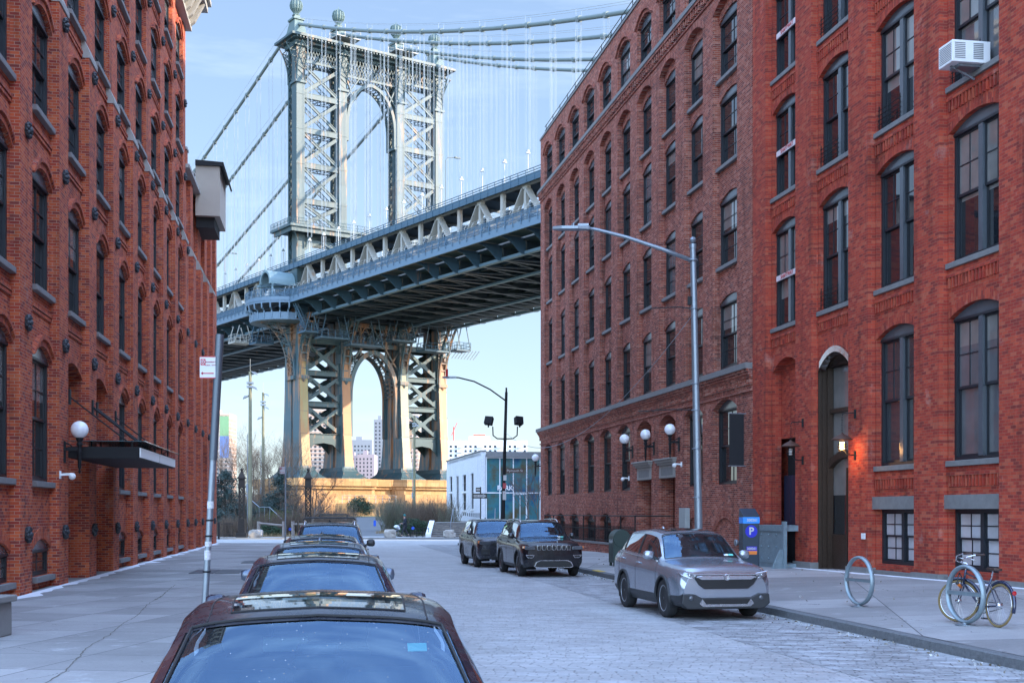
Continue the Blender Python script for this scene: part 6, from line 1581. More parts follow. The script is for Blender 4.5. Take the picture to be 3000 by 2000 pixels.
plate_((wallL(41.0, 2)[0], 40.35, 1.85), AL+PI, .35, .55, M_galv, 'pale intercom panel on the pier beyond the left entrance canopy', 'intercom_panel', 'panel')
plate_((wallR(49.5, 2)[0], 49.4, 1.75), AR, .75, .85, plain('utility_box_grey', (.33,.36,.36), .5), 'grey utility box on the brown mill wall beside the doorways', 'utility_box', 'utility box', .2)
for d in (42.9, 43.9): 
    m_ = MB(); m_.lathe([(.09, -.14), (.12, -.12), (.10, -.03), (.05, 0)], (0,0,0), 14, 'x'); o = m_.build('fire_connection', M_galv, smooth=True); o.location = wallR(d, .95); o.rotation_euler = (0, 0, AR); tag(o, 'round metal pipe outlet low on the brown wall, '+('right' if d < 43 else 'left')+' of the pair', 'pipe outlet', 'wall pipe outlets')
# --- black banner
bn_ = empty('wall_banner', wallR(43.2, 0), AR, 'plain black vertical banner on two brackets projecting from the brown mill', 'banner')
m_ = MB(); m_.box(-.60, -.08, -.012, .012, 3.6, 5.35); m_.build('cloth', plain('banner_black', (.012,.013,.016), .8), bn_)
m_ = MB()
for z in (3.58, 5.37): m_.tube([(0, 0, z), (-.64, 0, z)], .02, 6)
m_.build('brackets', M_galv, bn_)
# --- hanging lanterns by the carved doorway
def lantern(d, lab, lit):
    r = empty('hanging_lantern', wallR(d, 0), AR, lab, 'lantern', 'iron lanterns flanking the carved doorway')
    m_ = MB(); m_.box(-.03, 0, -.05, .05, 4.6, 4.85); m_.tube([(0,0,4.76), (-.35,0,4.74), (-.40,0,4.68)], .014, 5); m_.box(-.03, 0, -.05, .05, 3.45, 3.7); m_.tube([(0,0,3.58), (-.25,0,3.6), (-.36,0,3.75), (-.38,0,3.9)], .018, 6)
    for q in range(7): m_.torus((-.40, 0, 4.62-.07*q), .022, .006, 8, 4, (0,1,0) if q % 2 else (1,0,0))
    m_.build('iron_bracket', M_black, r)
    m_ = MB(); m_.lathe([(.30, 4.00), (.27, 4.03), (.16, 4.11), (.05, 4.16), (.02, 4.2)], (-.40,0,0), 18); m_.build('shade', plain('rusted_copper', (.10,.05,.035), .6, .4), r, smooth=True)
    m_ = MB()
    for z, rr in ((3.72, .10), (3.80, .13), (3.88, .13)): m_.torus((-.40,0,z), rr, .008, 14, 4, (0,0,1))
    for q in range(4): a = q*PI/2; m_.tube([(-.40+.13*math.cos(a), .13*math.sin(a), 3.88), (-.40+.09*math.cos(a), .09*math.sin(a), 3.68)], .007, 4)
    m_.build('lamp_cage', M_black, r)
    if lit:
        mm, n, b = newmat('lit_bulb'); b.inputs['Emission Color'].default_value = (1,.55,.18,1); b.inputs['Emission Strength'].default_value = 9; b.inputs['Base Color'].default_value = (1,.7,.3,1)
    else: mm = plain('clear_bulb', (.6,.62,.62), .1, coat=1)
    m_ = MB(); m_.cyl((-.40, 0, 3.74), .06, .2, 12); m_.build('bulb', mm, r, smooth=True)
lantern(35.0, 'rusty hooded lantern with a lit amber bulb, right of the carved doorway', True)
lantern(38.5, 'rusty hooded lantern with an unlit bulb, left of the carved doorway', False)
pl_ = bpy.data.lights.new('lantern_light', 'POINT'); pl_.energy = 14; pl_.color = (1, .5, .18); pl_.shadow_soft_size = .06; po = bpy.data.objects.new('lantern_light', pl_); C.objects.link(po); po.location = (wallR(35.0, 0)[0]-.42, 34.85, 3.70)
# --- window air conditioner
AC = empty('air_conditioner', (XR, 0, 0), AR, 'white boxy air conditioner sticking out of an upper window of the red mill', 'air conditioner')
s0 = 28.9*KR; m_ = MB(); m_.box(-.62, .33, s0, s0+.62, 12.28, 12.78); m_.build('case', M_white, AC, bevel=.015)
m_ = MB()
for q in range(9): m_.box(-.56, -.30, s0-.006, s0-.001, 12.36+.042*q, 12.38+.042*q); m_.box(-.10, .15, s0-.006, s0-.001, 12.36+.042*q, 12.385+.042*q)
for q in range(10): m_.box(-.626, -.621, s0+.05, s0+.57, 12.34+.04*q, 12.355+.04*q)
m_.build('louvres', plain('louvre_grey', (.22,.23,.24), .6), AC)
m_ = MB(); m_.beam((-.5, s0+.3, 12.27), (.1, s0+.3, 12.0), .04, .04); m_.box(-.4, .3, s0+.1, s0+.5, 12.22, 12.28); m_.build('support', M_galv, AC)
# --- parking meter
mt = px(2195, 1500, 28.6); ME = empty('parking_meter', (mt.x, 28.6, zr(mt.x, 28.6)), .12, 'dark blue pay-and-display parking meter with a white P in a circle', 'parking meter')
m_ = MB(); m_.prism([(-.15, 0), (.17, 0), (.17, 1.90), (-.15, 1.74)], -.19, .19); m_.build('cabinet', plain('meter_navy', (.018,.035,.055), .35, var=.1), ME, bevel=.012)
m_ = MB(); m_.box(-.192, .192, -.156, -.151, 1.56, 1.70); m_.box(-.196, -.191, -.14, .14, 1.56, 1.70); m_.build('blue_band', plain('meter_blue', (.03,.25,.75), .4), ME)
m_ = MB(); m_.lathe([(.14, -.158), (.14, -.152)], (0, 0, 1.38), 28, 'y'); m_.build('round_badge', plain('badge_blue', (.015,.02,.42), .4), ME)
text_mesh('P', .23, M_sw, ME, (0, -.162, 1.38), (PI/2, 0, 0), bold=.006); text_mesh('300261', .085, M_sw, ME, (.02, -.160, 1.63), (PI/2, 0, 0), bold=.002)
m_ = MB(); m_.box(-.11, .13, -.156, -.151, .94, 1.04); m_.build('number_label', plain('label_violet', (.05,.03,.45), .4), ME); m_ = MB(); m_.box(-.11, .13, -.156, -.151, .86, .94); m_.build('orange_label', plain('label_orange', (.75,.2,.03), .4), ME)
text_mesh('300261', .075, M_sw, ME, (.01, -.160, .99), (PI/2, 0, 0), bold=.002)
# --- green relay mailbox
bx = px(1815, 1500, 43.2); MBX = empty('relay_mailbox', (bx.x, 43.2, .17), AR, 'dark green round-topped relay mailbox with white scribbles, behind the silver crossover', 'mailbox')
M_mg = plain('mailbox_green', (.022,.045,.04), .4, var=.15)
pts = [(-.30, .12), (.30, .12), (.30, .95)]+[(.30*math.cos(PI*q/12), .95+.30*math.sin(PI*q/12)) for q in range(1, 12)]+[(-.30, .95)]
m_ = MB(); m_.prismy(pts, -.32, .32); m_.build('case', M_mg, MBX, bevel=.01)
m_ = MB(); m_.torus((0, -.32, .95), .29, .018, 24, 6, (0,1,0), (PI, 2*PI)); m_.torus((0, .32, .95), .29, .018, 24, 6, (0,1,0), (PI, 2*PI)); m_.build('rim', M_mg, MBX)
for x in (-.24, .24):
    for y in (-.26, .26): m_ = MB(); m_.box(x-.04, x+.04, y-.04, y+.04, -.02, .12); m_.build('leg', M_mg, MBX)
m_ = MB()
for q in range(9): a = .6+.28*q; m_.tube([(-.302, -.2+.045*q, .82+.05*math.sin(q*2.1)), (-.302, -.18+.045*q, .88+.05*math.cos(q*1.7)), (-.302, -.16+.045*q, .80)], .006, 4)
m_.build('scribble', M_sw, MBX)
# --- loading dock plate
DPt = empty('loading_dock_plate', (XR, 0, 0), AR, 'blue-grey riveted steel dock plate standing between two posts in front of the loading bay', 'dock plate')
s0, s1 = 38.75*KR, 41.35*KR; M_dock = plain('dock_steel', (.20,.27,.31), .5, .4, var=.4, scale=5, bump=.5, bscale=60)
m_ = MB(); m_.box(-.52, -.46, s0+.1, s1-.1, .42, 1.42); m_.box(-.56, .2, s0+.1, s1-.1, 1.42, 1.60); m_.box(-.50, .1, s0+.1, s1-.1, .2, .42); m_.build('plate', M_dock, DPt)
for s_ in (s0, s1):
    m_ = MB(); m_.box(-.56, -.44, s_-.08, s_+.08, .2, 1.72); m_.prismy([(-.44, .2), (-1.0, .2), (-.98, .28), (-.56, .85), (-.44, .85)] if False else [(-.56, .2), (-.95, .2), (-.66, .86), (-.56, .86)], s_-.05, s_+.05); m_.build('post', M_dock, DPt, bevel=.008)
m_ = MB()
for y in (.2, .45, .7, .95):
    for z in (.55, .92, 1.3): m_.lathe([(.03, -.545), (.035, -.52)], (0, s0+.1+(s1-s0-.2)*y, z), 10, 'x')
m_.build('rivets', M_dock, DPt)
# --- areaway railing on a low brick wall
RW = empty('areaway_railing', (XR, 0, 0), AR, 'black iron railing on a low brick wall along the brown mill basement', 'railing')
s0, s1 = 51.5*KR, 69*KR; x = -1.5
m_ = MB(); m_.box(x-.14, x+.14, s0, s1, .1, .60); m_.box(x, .0, s0, s0+.25, .1, .60); m_.build('low_wall', M_brown, RW); m_ = MB(); m_.box(x-.17, x+.17, s0-.03, s1, .60, .68); m_.build('coping', M_stone, RW)
m_ = MB()
for z in (.78, 1.28): m_.tube([(x, s0, z), (x, s1, z)], .018, 5)
for z in (1.85,): m_.tube([(x, s0, z), (x, s1, z)], .028, 6); m_.tube([(x, s0, z), (-.02, s0, z)], .028, 6)
m_.build('rails', M_black, RW)
s_ = s0
while s_ < s1: m_ = MB(); m_.tube([(x, s_, .68), (x, s_, 1.85)], .03, 6); m_.build('post', M_black, RW); s_ += 2.2
m_ = MB(); s_ = s0+.1; 
while s_ < s1: m_.tube([(x, s_, .68), (x, s_, 1.42)], .010, 4); s_ += .13
tag(m_.build('balusters', M_black, RW), kind='stuff')
# --- bicycle racks and bicycle
def hoop(x, y, lab):
    z = zr(x, y); r = empty('bicycle_rack', (x, y, z), .30, lab, 'bicycle rack', 'round steel bicycle racks'); R_ = .44
    m_ = MB(); m_.torus((0, 0, .02+R_+.03), R_, .033, 48, 8, (1, 0, 0), sq=1.5); m_.beam((0, -R_+.02, .50), (0, R_-.02, .50), .08, .06); m_.build('ring', M_rack, r, smooth=True, auto=60)
    m_ = MB(); m_.lathe([(.16, 0), (.16, .012), (.06, .02), (.05, .05)], (0,0,0), 18); m_.build('base_plate', M_galv, r); return r
M_rack = plain('rack_cast_steel', (.25,.31,.34), .42, .5, var=.2, scale=10)
hoop(6.60, 24.0, 'empty round grey bicycle rack, left of the one with the bicycle'); hoop(7.20, 20.05, 'round grey bicycle rack with the bicycle locked to it')
def bicycle():
    M_fr = plain('bike_frame_navy', (.012,.02,.06), .25, .3, coat=1); M_tan = plain('tan_tyre', (.22,.15,.06), .7); M_lea = plain('brown_leather', (.05,.025,.018), .5); M_sp = plain('spoke_steel', (.5,.5,.52), .3, .9)
    rx, ry = 7.50, 19.5; z0 = zr(rx, ry); hd_ = math.atan2(.27, 1.05)
    r = empty('bicycle', (rx, ry, z0), hd_, 'dark blue city bicycle with brown saddle and tan tyres locked to a round rack', 'bicycle'); r.rotation_euler = (0, math.radians(5), hd_)
    R = .34
    def wheel(loc, rz):
        t = MB(); t.torus((0,0,0), R-.018, .018, 44, 7, (1,0,0)); w_ = t.build('wheel', M_tan, r, smooth=True); w_.location = loc; w_.rotation_euler = (0, 0, rz)
        t = MB(); t.torus((0,0,0), R-.045, .012, 40, 5, (1,0,0)); t.build('rim', M_chrome, w_, smooth=True)
        t = MB()
        for k in range(32):
            a = 2*PI*k/32; b = a+(.5 if k % 2 else -.5); s = .025 if k % 4 < 2 else -.025; t.tube([(s, .03*math.cos(b), .03*math.sin(b)), (0, (R-.045)*math.cos(a), (R-.045)*math.sin(a))], .0016, 3, False)
        t.build('spokes', M_sp, w_); t = MB(); t.lathe([(.02, -.05), (.045, -.03), (.045, .03), (.02, .05)], (0,0,0), 14, 'x'); t.build('hub', M_chrome, w_, smooth=True)
        return w_
    wheel((0, 0, R), 0); st = .62; wheel((0, 1.07, R), st)
    hb = Vector((0, .93, .86)); hbot = Vector((0, .97, .64)); bb = Vector((0, .47, .28)); sc = Vector((0, .26, .72)); ra = Vector((0, 0, R))
    f = MB(); f.tube([hb+Vector((0,.0,-.06)), sc+Vector((0,.03,-.06))], .014, 8); f.tube([hbot, bb], .018, 8); f.tube([sc+Vector((0,-.01,.02)), bb], .015, 8); f.tube([hb, hbot], .02, 8)
    for sx in (-.045, .045): f.tube([ra+Vector((sx,0,0)), bb+Vector((sx*.6,0,0))], .010, 6); f.tube([ra+Vector((sx,0,0)), sc+Vector((sx*.4,0,-.06))], .009, 6)
    f.build('frame', M_fr, r, smooth=True)
    fk = MB(); sd_ = Vector((-math.sin(st), math.cos(st), 0)); lt = Vector((math.cos(st), math.sin(st), 0))
    for s in (-.05, .05): fk.tube([hbot, hbot+lt*s+Vector((0,.01,-.05)), Vector((0,1.07,R))+lt*s], [.013,.013,.009], 6)
    fk.build('fork', M_fr, r, smooth=True)
    for c_, rz in (((0, 0, R), 0), ((0, 1.07, R), st)):
        t = MB(); t.torus((0,0,0), R+.025, .028, 26, 6, (1,0,0), (-PI*.08 if c_[1] == 0 else -PI*.15, PI*.70 if c_[1] == 0 else PI*.62), sq=1.0); o = t.build('mudguard', M_fr, r, smooth=True); o.location = c_; o.rotation_euler = (0, 0, rz+(PI if False else 0))
    t = MB(); top = hb+Vector((0,-.02,.10)); t.tube([hb, top], .013, 8); t.tube([top, top+sd_*.10], .013, 8)
    c0 = top+sd_*.10; pts = []
    for s in (-1, 1):
        t.tube([c0, c0+lt*(s*.12)+sd_*.04+Vector((0,0,.03)), c0+lt*(s*.22)+sd_*.0+Vector((0,0,.10)), c0+lt*(s*.27)-sd_*.10+Vector((0,0,.14)), c0+lt*(s*.28)-sd_*.24+Vector((0,0,.16))], .011, 7)
        t.tube([c0+lt*(s*.24)-sd_*.03+Vector((0,0,.08)), c0+lt*(s*.24)-sd_*.14+Vector((0,0,.06))], .007, 5)
    t.build('handlebar', M_chrome, r, smooth=True)
    for s in (-1, 1):
        g_ = MB(); g_.tube([c0+lt*(s*.277)-sd_*.13+Vector((0,0,.145)), c0+lt*(s*.282)-sd_*.27+Vector((0,0,.165))], .017, 8); g_.build('grip', M_lea, r, smooth=True)
    t = MB(); t.tube([sc, sc+Vector((0,-.03,.14))], .012, 8); t.build('seat_post', M_chrome, r)
    t = MB(); t.prismz([(-.02, .16), (.02, .16), (.035, .05), (.08, -.06), (.075, -.12), (0, -.14), (-.075, -.12), (-.08, -.06), (-.035, .05)], 0, .045); o = t.build('saddle', M_lea, r, bevel=.012); o.location = sc+Vector((0,-.05,.15))
    t = MB(); t.lathe([(.09, -.004), (.09, .004)], (.055, bb.y, bb.z), 24, 'x'); t.beam(bb+Vector((.07,0,0)), bb+Vector((.07,.02,-.17)), .02, .012); t.beam(bb+Vector((-.07,0,0)), bb+Vector((-.07,-.02,.17)), .02, .012); t.build('crank', M_chrome, r)
    for s, z in ((.11, -.17), (-.11, .17)): t = MB(); t.box(-.045, .045, -.04, .04, -.012, .012); o = t.build('pedal', M_plastic, r); o.location = bb+Vector((s,.02*s/.11,z))
    t = MB(); t.tube([(.055, bb.y, bb.z+.09), (.055, 0, R+.04)], .006, 4); t.tube([(.055, bb.y, bb.z-.09), (.055, 0, R-.04)], .006, 4); t.build('chain', M_plastic, r)
    t = MB(); t.lathe([(.001, -.03), (.035, -.02), (.035, .0), (.001, .005)], (0,0,0), 12, 'y'); o = t.build('tail_light', M_redl, r); o.location = (0, -.33, .55)
    lk = empty('bicycle_lock', (7.12, 20.16, zr(7.12, 20.16)+.66), .9, 'orange and black U-lock hanging on the round rack with the bicycle', 'lock')
    t = MB(); t.tube([(-.03, 0, 0), (.14, 0, -.07)], .024, 10); t.build('lock_body', plain('lock_orange', (.80,.20,.02), .4), lk, smooth=True); t = MB(); t.tube([(-.03,0,0), (-.0,0,.10), (.06,.0,.16), (.16,0,.10), (.14,0,-.07)], .009, 6); t.tube([(-.05,0,.008), (-.03,0,0)], .026, 10); t.build('shackle', M_plastic, lk, smooth=True)
bicycle()
# ================================================================== PARK BEYOND THE CROSS STREET
# --- raised forecourt, steps, white-brick park house
fc = MB(); fc.box(-6.2, 30, 100.8, 104.4, 0, 1.2); fc.box(-3.2, 30, 104.4, 130, 0, 1.2); tag(fc.build('raised_forecourt', M_concrete), kind='structure')
ST_ = empty('stone_steps', (0,0,0), 0, 'weathered brick-fronted steps with steel handrails below the white park house', 'steps')
m_ = MB()
for q in range(7): m_.box(-6.2, 16, 96.8+.57*q, 100.8, .1+.157*q, .1+.157*(q+1)-.04)
m_.build('risers', brick('step_brick', [(.22,.19,.17), (.30,.25,.21), (.16,.14,.13)], (.3,.28,.26), bw=.3, bh=.16), ST_)
m_ = MB()
for q in range(7): m_.box(-6.2, 16, 96.76+.57*q, 96.8+.57*(q+1), .1+.157*(q+1)-.04, .1+.157*(q+1))
m_.build('treads', M_concrete, ST_)
m_ = MB(); m_.prism([(96.4, .1), (100.9, .1), (100.9, 1.35), (96.4, .35)], -6.6, -6.2); m_.build('cheek_wall', M_white, ST_)
for x in (-4.7, -1.35, 3.1):
    m_ = MB(); m_.tube([(x, 96.6, .1), (x, 96.6, 1.15), (x+.0, 101.2, 2.3), (x, 101.8, 2.3), (x, 101.8, 1.2)], .03, 6)
    m_.build('handrail', M_galv, ST_)
# bare-metal rails crossing the steps
m_ = MB()
PH = empty('park_house', (-2.55, 105, 1.2), AR, 'single-storey white brick park house with a glazed front lettered PARK', 'building')
m_ = MB(); Lh = 22.0; Hh = 5.85
wins = [(4.3, 5.8, ((1.1, 4.2),)), (8.7, 10.8, ((1.0, 2.5), (2.7, 4.2))), (13.5, 15.1, ((1.1, 4.2),)), (17.9, 19.7, ((1.1, 2.6), (2.8, 4.3)))]
y = 0
for a, b_, hs in wins:
    m_.box(0, .35, y, a, 0, Hh); z = 0
    for z0, z1 in hs: m_.box(0, .35, a, b_, z, z0); z = z1
    m_.box(0, .35, a, b_, z, Hh); y = b_
m_.box(0, .35, y, Lh, 0, Hh); m_.box(.35, 20, Lh-.35, Lh, 0, Hh); m_.box(0, 20, .35, Lh-.35, Hh-.3, Hh-.12); m_.box(0, .55, -.0, .35, 0, Hh) if False else None
m_.build('wall', M_whiteb, PH)
m_ = MB(); m_.box(-.08, .42, -.05, Lh+.05, Hh, Hh+.12); m_.box(.42, 20, -.3, .1, Hh-.45, Hh-.0); m_.build('coping', M_stone, PH)
for a, b_, hs in wins:
    for z0, z1 in hs:
        m_ = MB(); m_.box(.12, .2, a, a+.09, z0, z1); m_.box(.12, .2, b_-.09, b_, z0, z1); m_.box(.12, .2, a, b_, z1-.09, z1); m_.box(.12, .2, a, b_, z0, z0+.09); m_.box(.13, .19, a, b_, (z0+z1)/2-.04, (z0+z1)/2+.04)
        o = m_.build('window', M_frame, PH); g_ = MB(); g_.poly([(.19, a, z0), (.19, b_, z0), (.19, b_, z1), (.19, a, z1)]); g_.build('glass', M_glass, o, recalc=False)
        s_ = MB(); s_.box(-.08, .15, a-.08, b_+.08, z0-.16, z0-.001); s_.build('sill', M_white, o)
m_ = MB()
for q in range(9): m_.box(-.06, 0, 1.0+1.1*q, 1.08+1.1*q, .35+.02*q, .75)
m_.build('wall_hooks', M_black, PH)
m_ = MB(); x = .40
mull = [.42+1.14*q for q in range(16)]
for x in mull: m_.box(x-.035, x+.035, -.06, .06, 0, Hh-.45)
m_.box(.38, 18, -.05, .05, 2.38, 2.47); m_.box(.38, 18, -.05, .05, 0, .08); m_.box(.38, 18, -.05, .05, Hh-.55, Hh-.45)
m_.build('glazing_frame', M_white, PH)
M_cw, n, b = newmat('curtain_wall_glass'); b.inputs['Base Color'].default_value = (.03,.12,.17,1); b.inputs['Roughness'].default_value = .03; b.inputs['IOR'].default_value = 1.8
tc = nd(n, 'ShaderNodeTexCoord'); L(n, ramp_n(n, noise_n(n, .6, 5, .6, tc.outputs['Object']), [(.35, (.02,.10,.20)), (.5, (.05,.20,.22)), (.65, (.10,.09,.05))]), b.inputs['Base Color'])
for i, (xa, xb) in enumerate(zip(mull[:-1], mull[1:])):
    for z0, z1 in ((.08, 2.38), (2.47, Hh-.55)):
        g_ = MB(); t_ = random.uniform(-.006, .006); g_.poly([(xa+.035, .02+t_, z0), (xb-.035, .02-t_, z0), (xb-.035, .02-t_, z1), (xa+.035, .02+t_, z1)]); g_.build('glass_pane', M_cw, PH, recalc=False)
m_ = MB(); m_.box(2.70, 3.84, -.03, .0, .02, 2.35); m_.box(3.24, 3.29, -.05, -.03, .05, 2.3); o = m_.build('door_frame', M_white, PH); g_ = MB(); g_.poly([(2.78, -.04, .1), (3.76, -.04, .1), (3.76, -.04, 2.28), (2.78, -.04, 2.28)]); g_.build('glass', M_cw, o, recalc=False)
text_mesh('PARK', .55, M_white, PH, (2.0, -.08, 2.82), (PI/2, 0, 0), extrude=.02, bold=.015)
# --- boulders
def boulder(x, y, w_, h_, lab, seed):
    bm = bmesh.new(); bmesh.ops.create_icosphere(bm, subdivisions=4, radius=1); me = bpy.data.meshes.new('boulder')
    for v in bm.verts:
        p = v.co.copy(); d = 1+.45*mnoise.noise(p*1.1+Vector((seed,0,0)))+.12*mnoise.noise(p*3.5+Vector((0,seed,0))); p = p*d
        p = Vector((max(-.85, min(.85, p.x)), max(-.8, min(.8, p.y)), max(-.8, min(.8, p.z)))); v.co = (p.x*w_/1.7, p.y*w_*.4, p.z*h_/1.6+h_*.48)
    bm.to_mesh(me); bm.free(); me.materials.append(M_rock); me.polygons.foreach_set('use_smooth', [True]*len(me.polygons)); me.set_sharp_from_angle(angle=math.radians(28)); o = bpy.data.objects.new('boulder', me); C.objects.link(o); o.location = (x, y, .1); tag(o, lab, 'boulder', 'rough boulders along the far kerb')
M_rock = plain('boulder_stone', (.38,.35,.31), .9, var=.55, scale=4, bump=.9, bscale=5)
p = px(749, 1500, 95.5); boulder(p.x, 95.5, 1.05, .62, 'pale jagged boulder on the far side of the cross street, leftmost', 1.0)
p = px(1151, 1500, 95.5); boulder(p.x-.15, 94.9, .86, .64, 'blocky brown boulder at the mouth of the park path', 4.0)
p = px(1317, 1500, 95.5); boulder(p.x, 95.5, .95, .6, 'squat grey boulder in front of the steps', 7.0)
# --- iron lattice gateposts
def gatepost(pxx, lab):
    p = px(pxx, 1500, 92.5); r = empty('lattice_post', (p.x, 94.3, .1), .05, lab, 'gatepost', 'old iron lattice gateposts')
    m_ = MB(); m_.box(-.38, .38, -.38, .38, 0, .38)
    for q in range(6): m_.box(-.27+.008*q, .27-.008*q, -.27+.008*q, .27-.008*q, .38+.18*q, .545+.18*q)
    m_.box(-.2, .2, -.2, .2, .4, 1.45); m_.build('plinth', M_black, r, bevel=.01)
    m_ = MB()
    for x in (-.18, .18):
        for y in (-.18, .18): m_.box(x-.035, x+.035, y-.035, y+.035, 1.45, 3.75)
    for q in range(7):
        z0 = 1.5+.32*q; z1 = z0+.32
        for s in (-.18, .18):
            m_.beam((-.16, s, z0), (.16, s, z1), .03, .03); m_.beam((.16, s, z0), (-.16, s, z1), .03, .03); m_.beam((s, -.16, z0), (s, .16, z1), .03, .03); m_.beam((s, .16, z0), (s, -.16, z1), .03, .03); m_.box(-.16, .16, s-.02, s+.02, z1-.015, z1+.015)
    m_.build('lattice', M_black, r)
    m_ = MB(); m_.box(-.27, .27, -.27, .27, 3.75, 3.85); m_.box(-.22, .22, -.22, .22, 3.85, 4.4); m_.box(-.30, .30, -.30, .30, 4.4, 4.5)
    A = [m_.vt((a*.25, b*.25, 4.5)) for a, b in ((-1,-1),(1,-1),(1,1),(-1,1))]; B = [m_.vt((a*.09, b*.09, 4.9)) for a, b in ((-1,-1),(1,-1),(1,1),(-1,1))]
    for j in range(4): m_.face((A[j], A[(j+1) % 4], B[(j+1) % 4], B[j]))
    m_.box(-.1, .1, -.1, .1, 4.9, 4.96); m_.ball((0, 0, 5.08), .12, 12); m_.build('cap', M_black, r)
gatepost(693, 'dark iron lattice gatepost with ball top, left of the pair by the park'); gatepost(891.5, 'dark iron lattice gatepost with ball top, right of the pair behind parked cars')
fx0, fx1 = px(560, 0, 94).x, px(680, 0, 94).x
FE = empty('iron_fence', (0,0,0), 0, 'low black iron fence of upright bars beside the left gatepost', 'fence')
m_ = MB(); [m_.tube([(fx0, 94.4, z), (fx1, 94.4, z)], .02, 5) for z in (.3, 1.15)]; m_.build('rails', M_black, FE)
x = fx0; m_ = MB()
while x < fx1: m_.tube([(x, 94.4, .1), (x, 94.4, 1.25)], .012, 4); x += .11
m_.build('bars', M_black, FE)
for i, (pp_, dd) in enumerate(((641, 88.0), (713, 94.2), (873, 94.2))):
    p = px(pp_, 0, dd); m_ = MB(); m_.cyl((0,0,0), .07, 1.15, 10, .06); m_.ball((0,0,1.17), .065, 10); m_.torus((0,0,.95), .07, .014, 12, 5, (0,0,1)); o = m_.build('bollard', M_black, smooth=True, auto=40); o.location = (p.x, dd, .12)
    tag(o, ('black bollard at the far corner of the left annex', 'black bollard right of the left lattice gatepost', 'black bollard left of the right lattice gatepost')[i], 'bollard', 'black bollards')
# --- timber floodlight masts
M_timb = plain('weathered_timber', (.20,.19,.12), .85, var=.35, scale=3, bump=.4)
def mast(pxx, d, h, lab, heads):
    p = px(pxx, 0, d); r = empty('floodlight_mast', (p.x, d, .05), 0, lab, 'light mast', 'timber floodlight masts in the park')
    m_ = MB(); m_.tube([(0,0,0), (0,0,h)], [.17, .12], 10); m_.build('pole', M_timb, r, smooth=True, auto=50)
    m_ = MB(); m_.tube([(-.22,0,0), (-.22,0,h*.62)], .035, 5); m_.box(-.32, -.14, -.1, .1, h*.27, h*.32); m_.tube([(0,0,h), (0,0,h+1.0)], .012, 4)
    m_.box(-.25, .25, -.2, .2, h-1.3, h-1.15); m_.box(-.25, .25, -.2, .2, h-1.0, h-.85); m_.build('fittings', M_galv, r)
    for dx, dz in heads:
        m_ = MB(); m_.prismy([(0, 0), (.34, -.06), (.46, -.30), (.05, -.12)], -.15, .15); o = m_.build('floodlight', M_galv, r); o.location = (.12 if dx > 0 else -.12, 0, h+dz); o.rotation_euler = (0, 0, 0 if dx > 0 else PI)
mast(733, 101, 13.2, 'tall timber mast with several floodlights, nearest of the park masts', ((1, 0), (1, -1.2), (-1, -1.9))); mast(771, 125, 13.8, 'timber floodlight mast farther back in the left of the park', ((1, -.1), (-1, -2.4), (1, -1.4))); mast(1214, 150, 13.4, 'timber floodlight mast standing before the right legs of the bridge tower', ((1, 0), (1, -1.0)))
m_ = MB(); m_.tube([(.15,0,5.1), (1.3,0,5.1)], .03, 5)
# --- park stair handrail, timber guard rail, small blue markers
pts = [px(715, 1445.6, 108), px(759.4, 1484.4, 107), px(790, 1485.3, 106), px(849, 1540.8, 104)]
HRl = empty('park_stair_handrail', (0,0,0), 0, 'thin pale metal handrail climbing through the bushes on the left', 'handrail')
m_ = MB(); m_.tube(pts+[Vector((pts[-1].x, 104, .1))], .03, 5); m_.build('rail', M_galv, HRl)
for a, b in zip(pts[:-1], pts[1:]):
    for t in (0, .5): p = a.lerp(b, t); m_ = MB(); m_.tube([p, (p.x, p.y, .1)], .022, 5); m_.build('post', M_galv, HRl)
TG = empty('timber_guard_rail', (0,0,0), 0, 'rough log guard rail on stout posts beside the park entrance', 'guard rail')
gp_ = [px(757.6, 0, 96.5).x, px(831, 0, 96.5).x, px(858, 0, 96.5).x]; M_log = plain('grey_log', (.24,.21,.19), .9, var=.4, scale=4)
for x in gp_+[px(905, 0, 96.5).x]: m_ = MB(); m_.tube([(x, 96.5, .05), (x, 96.5, 1.32)], .13, 9); m_.build('post', M_log, TG)
m_ = MB(); m_.tube([(gp_[0], 96.45, 1.18), (gp_[1], 96.45, 1.0)], .075, 8); m_.tube([(gp_[2], 96.45, 1.1), (px(905, 0, 96.5).x, 96.45, 1.1)], .07, 8); m_.build('log_rail', M_log, TG)
def marker(pxx, d, z, lab):
    p = px(pxx, 0, d); r = empty('trail_marker', (p.x, d, .05), 0, lab, 'marker', 'small round blue markers'); m_ = MB(); m_.tube([(0,0,0), (0,0,z)], .03, 5); m_.build('post', M_black, r); m_ = MB(); m_.lathe([(.12, -.05), (.12, -.035)], (0,0,z), 14, 'y'); m_.build('disc', M_sblue, r)
marker(1210, 96.3, .75, 'small round blue marker in front of the round bush'); marker(850, 100.0, .62, 'small round blue marker at the foot of the stair handrail')
m_ = MB(); p = px(1098, 0, 122); m_.box(-.12, .12, -.02, .02, .35, 1.15); m_.box(-.04, .04, .02, .1, 0, 1.2); o = m_.build('blue_sign', M_sblue); o.location = (p.x, 122, .05); tag(o, 'small blue sign panel beside the park path', 'sign')
m_ = MB(); x0, x1 = px(1204, 0, 97).x, px(1256, 0, 97).x; [m_.tube([(x0, 97, z), (x1, 97, z)], .03, 5) for z in (.45, .75)]; [m_.tube([(x0+(x1-x0)*q/3, 97, .05), (x0+(x1-x0)*q/3, 97, .8)], .03, 5) for q in range(4)]; tag(m_.build('low_rail', M_black), 'low dark rail in front of the round evergreen bush', 'railing')
